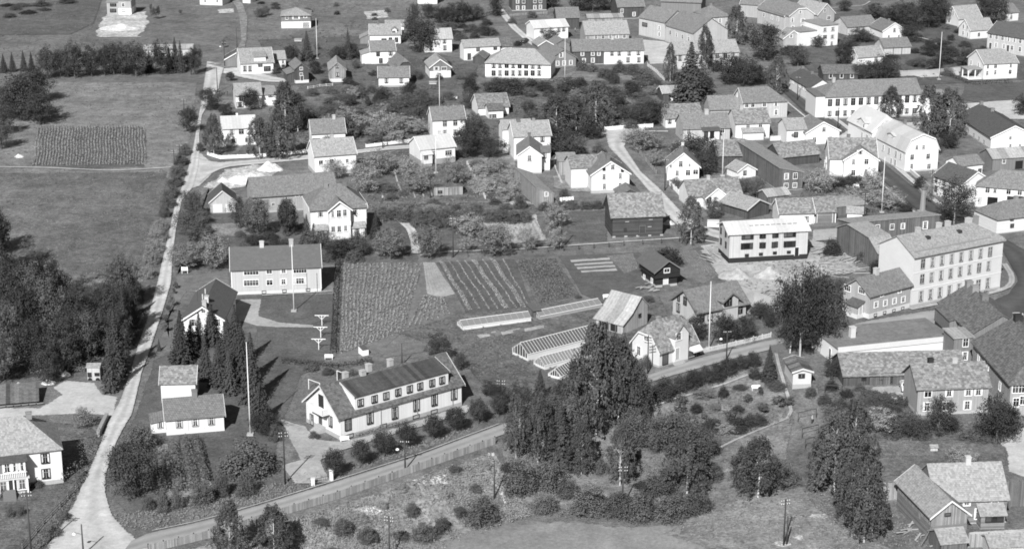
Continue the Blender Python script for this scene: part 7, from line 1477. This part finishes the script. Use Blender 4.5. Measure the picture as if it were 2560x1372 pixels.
# laundry on a line
root = link('clothes_line', None, loc=G(1395, 512)); tag(root, 'white washing hanging on a line by the plank shed', 'clothes line'); e_ = G(1437, 508) - G(1395, 512)
for p in (Vector((0, 0, 0)), e_): m = MB(); m.box(-.05, .05, -.05, .05, -.2, 1.9); m.obj('post', 'wood', root, loc=p)
m = MB(); m.bar(Vector((0, 0, 1.8)), e_ + Vector((0, 0, 1.75)), .03, .03); m.obj('line', 'offw', root)
for i in range(5):
    a, b2 = e_ * (.1 + .17 * i), e_ * (.24 + .17 * i); hh = rnd.uniform(.7, 1.2); m = MB(); pts_ = []
    for j in range(5):
        q = a.lerp(b2, j / 4); o_ = .06 * math.sin(j * 1.7 + i); m.v += [(q.x, q.y + .02, 1.76), (q.x + .02, q.y + o_ - .12, 1.76 - hh)]
    m.f = [(2 * j, 2 * j + 2, 2 * j + 3, 2 * j + 1) for j in range(4)]; m.obj('sheet', 'white', root)
# ------------------------------------------------------------------ cars, bicycle, people
def car(px, py, rz, paint, label):
    root = link('car', None, loc=G(px, py) + Vector((0, 0, .15)), rz=rz); tag(root, label, 'car')
    pr_ = [(-2.1, .45), (-2.1, .75), (-1.9, .95), (-.9, 1.05), (-.55, 1.5), (.9, 1.52), (1.55, 1.05), (2.05, .9), (2.15, .45)]
    m = MB(); n = len(pr_)
    for s_, k in ((-1, 0), (1, 0)): m.v += [(x, s_ * (.8 if z < 1.1 else .6), z) for x, z in pr_]
    m.f = [tuple(range(n)), tuple(range(2 * n - 1, n - 1, -1))] + [(i, n + i, n + (i + 1) % n, (i + 1) % n) for i in range(n)]
    m.obj('body', paint, root)
    m = MB(); m.box(-.5, .85, -.66, .66, 1.1, 1.42); m.obj('window', 'glass', root); m = MB(); m.poly([(-.93, -.6, 1.08), (-.93, .6, 1.08), (-.6, .55, 1.45), (-.6, -.55, 1.45)]); m.obj('windscreen', 'glass', root)
    for x in (-1.35, 1.3):
        for y in (-.78, .78):
            m = MB(); m.tube([(x, y - .09, .33), (x, y + .09, .33)], [.33, .33], 14); w3 = m.obj('wheel', 'rubber', root); m = MB(); m.tube([(x, y - .11, .33), (x, y + .11, .33)], [.14, .14], 10); m.obj('hub', 'offw', w3)
    for y in (-.5, .5): m = MB(); m.tube([(-2.08, y, .72), (-2.18, y, .72)], [.12, .1], 8); m.obj('headlight', 'white', root)
car(1311, 108, 1.1, 'carpaint', 'dark car parked on the steep upper lane'); car(2262, 975, 1.5, 'carwhite', 'white-roofed car half hidden beside the long dark shed')
def person(px, py, rz, top, leg, label, bend=0, hm=1.72):
    root = link('person', None, loc=G(px, py) + Vector((0, 0, .16)), rz=rz, scl=(hm / 1.75,) * 3); tag(root, label, 'person')
    vs_ = [(0, 0, .95), (0, .0, 1.15), (0, 0, 1.38), (0, -.01, 1.52), (0, -.02, 1.62), (0, -.02, 1.74), (.1, 0, .9), (.11, -.03, .5), (.11, .03, .08), (.12, -.1, .03), (-.1, 0, .9), (-.11, .05, .5), (-.12, .08, .08), (-.12, -.05, .03), (.19, 0, 1.4), (.25, .02, 1.13), (.25, -.08, .9), (.25, -.12, .8), (-.19, 0, 1.4), (-.25, .0, 1.13), (-.24, -.1, .9), (-.24, -.14, .8)]
    ed = [(0, 1), (1, 2), (2, 3), (3, 4), (4, 5), (0, 6), (6, 7), (7, 8), (8, 9), (0, 10), (10, 11), (11, 12), (12, 13), (2, 14), (14, 15), (15, 16), (16, 17), (2, 18), (18, 19), (19, 20), (20, 21)]
    ra_ = [.15, .14, .15, .06, .1, .08, .1, .07, .05, .04, .1, .07, .05, .04, .07, .05, .04, .035, .07, .05, .04, .035]
    me = bpy.data.meshes.new('body'); me.from_pydata(vs_, ed, []); o = bpy.data.objects.new('body', me); COL.objects.link(o)
    md = o.modifiers.new('skin', 'SKIN'); me.skin_vertices[0].data[0].use_root = True
    for i, r_ in enumerate(ra_): me.skin_vertices[0].data[i].radius = (r_, r_ * .8)
    o.modifiers.new('sub', 'SUBSURF').levels = 1
    dg = bpy.context.evaluated_depsgraph_get(); nm_ = bpy.data.meshes.new_from_object(o.evaluated_get(dg)); o.modifiers.clear(); o.data = nm_
    for k in ('skin', leg, top, 'dark'): nm_.materials.append(MATS[k])
    for p in nm_.polygons:
        z = p.center.z; x = abs(p.center.x); p.material_index = 3 if z < .09 else 1 if z < .95 and x < .21 else 2 if z < 1.46 and not (z < .92 and x > .2) else 0
        if z > 1.66 or (z > 1.56 and p.center.y > .02): p.material_index = 3
    o.parent = root; nm_.polygons.foreach_set("use_smooth", [True] * len(nm_.polygons)); return root
bpy.context.view_layer.update()
person(549, 239, .4, 'cloth_d', 'cloth_d', 'person in dark clothes nearest the rowan on the path by the gravel road'); person(561, 240, 1.2, 'cloth_d', 'cloth_d', 'small person in dark clothes walking between two others on the side path', hm=1.3); person(569, 240, 2.0, 'cloth_d', 'cloth_d', 'rightmost of three dark-clothed people on the path by the gravel road')
person(957, 505, .6, 'cloth_l', 'cloth_d', 'person in a white shirt standing in the orchard'); person(2555, 803, .3, 'cloth_l', 'cloth_d', 'person in a white shirt in the road bend at the right edge'); person(1604, 230, .2, 'cloth_d', 'cloth_d', 'person in dark clothes left of the dark shed with white hatches'); person(1438, 82, .9, 'cloth_l', 'cloth_d', 'person in a white shirt behind the bright-roofed house'); person(1627, 578, 0, 'cloth_l', 'cloth_d', 'person in pale clothes by the wall of the log barn'); person(2030, 1060, 1, 'cloth_l', 'cloth_d', 'person in pale top beside the carpet rails')
root = link('bicycle', None, loc=G(2463, 738) + Vector((0, 0, .2)), rz=.5); tag(root, 'bicycle standing on the pavement before the corner block', 'bicycle')
for x in (-.52, .52):
    m = MB(); n = 16
    for i in range(n): a0, a1 = 6.2832 * i / n, 6.2832 * (i + 1) / n; m.bar((x + .33 * math.cos(a0), 0, .34 + .33 * math.sin(a0)), (x + .33 * math.cos(a1), 0, .34 + .33 * math.sin(a1)), .04, .04)
    m.obj('wheel', 'rubber', root)
for a, b2 in (((-.52, 0, .34), (-.1, 0, .34)), ((-.1, 0, .34), (-.2, 0, .85)), ((-.1, 0, .34), (.4, 0, .85)), ((-.18, 0, .78), (.38, 0, .8)), ((.52, 0, .34), (.36, 0, .95)), ((-.52, 0, .34), (-.18, 0, .78))): m = MB(); m.bar(a, b2, .04, .04); m.obj('frame_tube', 'dark', root)
m = MB(); m.box(-.32, -.08, -.07, .07, .86, .92); m.obj('saddle', 'dark', root); m = MB(); m.bar((.34, -.28, 1.0), (.34, .28, 1.0), .035, .035); m.obj('handlebar', 'offw', root)

# ------------------------------------------------------------------ more garden shrubs and young trees, each where it stands
def thicket(poly, n, kinds, hh, ww):
    """single shrubs set out over a garden, clear of houses and of each other"""
    pts = [Vector((x, y, 0)) for x, y in poly]; done = []; t = 0
    while len(done) < n and t < n * 40:
        t += 1; x = rnd.uniform(min(p.x for p in pts), max(p.x for p in pts)); y = rnd.uniform(min(p.y for p in pts), max(p.y for p in pts))
        if not inside((x, y), pts): continue
        P = G(x, y)
        if in_house(P.x, P.y, 2.0) or any((P - q).length < 4.0 for q in done): continue
        if any((Vector(o_[0].location) - P).length < 3.0 for o_ in TREES): continue
        done.append(P); sc = scale_at(P); h = rnd.uniform(*hh); T(rnd.choice(kinds), x, y, y - h * sc * .97, rnd.uniform(*ww) * sc)
thicket([(755, 385), (760, 240), (1060, 225), (1180, 240), (1180, 300), (1060, 300), (1050, 350), (900, 362)], 34, 'uuofUb', (1.8, 5.0), (3.5, 6.5))
thicket([(1190, 215), (1660, 205), (1640, 260), (1550, 310), (1330, 300), (1300, 280), (1200, 240)], 30, 'uUofD', (1.6, 4.5), (3.5, 6.0))
thicket([(640, 120), (900, 125), (910, 165), (1180, 140), (1190, 205), (1140, 215), (880, 215), (700, 140)], 20, 'uUo', (1.2, 3.5), (2.5, 5.0))
thicket([(1100, 60), (1250, 55), (1260, 85), (1330, 120), (1250, 110), (1120, 100)], 9, 'uU', (1.2, 3.0), (3.0, 6.0))
thicket([(0, -5), (200, -5), (170, 30), (0, 60)], 10, 'uU', (1.2, 3.0), (4.0, 8.0))
thicket([(2080, 60), (2360, 40), (2480, 150), (2300, 170), (2150, 130)], 14, 'uUD', (1.5, 4.0), (3.0, 6.0))
thicket([(960, 505), (1330, 510), (1330, 550), (1050, 570)], 12, 'ul', (1.2, 2.4), (2.5, 5.0))
thicket([(1180, 395), (1290, 390), (1300, 495), (1215, 500)], 8, 'lu', (1.0, 2.2), (2.5, 4.5))
thicket([(2040, 965), (2260, 1000), (2290, 1060), (2160, 1100), (2060, 1050)], 9, 'uUf', (1.2, 3.0), (2.5, 5.0))
thicket([(630, 10), (900, 10), (1000, 40), (880, 70), (800, 40), (640, 60)], 10, 'uU', (.9, 2.4), (2.5, 5.0))
thicket([(1650, 1010), (1800, 965), (1930, 935), (1965, 1035), (1830, 1095), (1690, 1085)], 16, 'uUyf', (.9, 2.6), (2.0, 4.5))
thicket([(640, 560), (770, 560), (770, 600), (600, 600)], 5, 'uU', (1.2, 2.5), (2.5, 4.5))
thicket([(420, 1400), (860, 1275), (1215, 1150), (1290, 1260), (1050, 1380)], 14, 'ul', (.8, 1.8), (2.0, 4.0))
thicket([(1265, 1160), (1500, 1110), (1800, 1130), (1780, 1280), (1330, 1280)], 16, 'uUl', (1.0, 2.6), (2.5, 4.5))
# ================================================================== labels for every tree and shrub, from what stands nearest
ORD = ['leftmost', 'second-left', 'third-left', 'fourth-left', 'fifth', 'sixth', 'seventh', 'eighth', 'ninth', 'tenth', 'eleventh', 'twelfth', 'thirteenth', 'fourteenth', 'fifteenth', 'sixteenth', 'seventeenth', 'eighteenth', 'nineteenth', 'twentieth']
LANDMARKS += [('the wood by the gravel road', 190, 800, G(190, 830)), ('the upper left tree row', 260, 150, G(260, 188)), ('the dark clump in the upper left meadow', 60, 240, G(60, 300)), ('the orchard', 1000, 440, G(1000, 460)), ('the footpath below the small hut', 1970, 1000, G(1970, 1010)), ('the washed-out gully', 1245, 1200, G(1245, 1200)), ('the lower right pasture', 2000, 1290, G(2000, 1290)), ('the birch stand above the bottom field', 1500, 1180, G(1500, 1180)), ('the roadside hedgerow', 430, 500, G(430, 500)), ('the tall spruce group', 560, 870, G(560, 930)), ('the middle gardens', 1560, 215, G(1560, 215)), ('the leafy gardens between the upper streets', 900, 290, G(900, 300)), ('the sloping garden lawn', 1530, 185, G(1530, 185)), ('the flat lawn above the plank wall', 2330, 1130, G(2330, 1150)), ('the hillside track', 605, 70, G(605, 70))]
groups = {}
for o, kind, x, y, by, hm, wm in TREES:
    P = o.location; best = min(LANDMARKS, key=lambda l: (Vector((l[1] - x, (l[2] - y) * 1.3)).length))
    nm, lx, ly, lp = best; dx, dy = x - lx, by - ly
    if nm.startswith('the ') and any(w_ in nm for w_ in ('wood by', 'row', 'clump', 'orchard', 'stand', 'hedgerow', 'gardens', 'group', 'pasture', 'lawn')): rel = 'in'
    elif abs(dx) > abs(by - proj(lp)[1]) * 1.6 + 12: rel = 'to the right of' if dx > 0 else 'to the left of'
    else: rel = 'behind' if P.y > lp.y else 'in front of'
    groups.setdefault((kind, rel, nm), []).append((x, o))
for (kind, rel, nm), L_ in groups.items():
    L_.sort(key=lambda t: t[0]); d_ = KINDN[kind][1]
    for i, (x, o) in enumerate(L_):
        if len(L_) == 1: lab = '%s %s %s' % (d_, rel, nm)
        elif len(L_) == 2: lab = '%s %s %s %s' % (('left', 'right')[i], d_, rel, nm)
        else: lab = '%s %s %s %s' % ((ORD[min(i, 19)] + ('' if i < 4 else '-from-left')) if i < len(L_) - 1 else 'rightmost', d_, rel, nm)
        o["label"] = ' '.join(lab.split()); o["group"] = KINDN[kind][1] + ' group ' + rel + ' ' + nm if len(L_) > 1 else KINDN[kind][0].replace('_', ' ') + 's of the town'
    if len(L_) > 16: print('BIG', kind, rel, nm, len(L_))
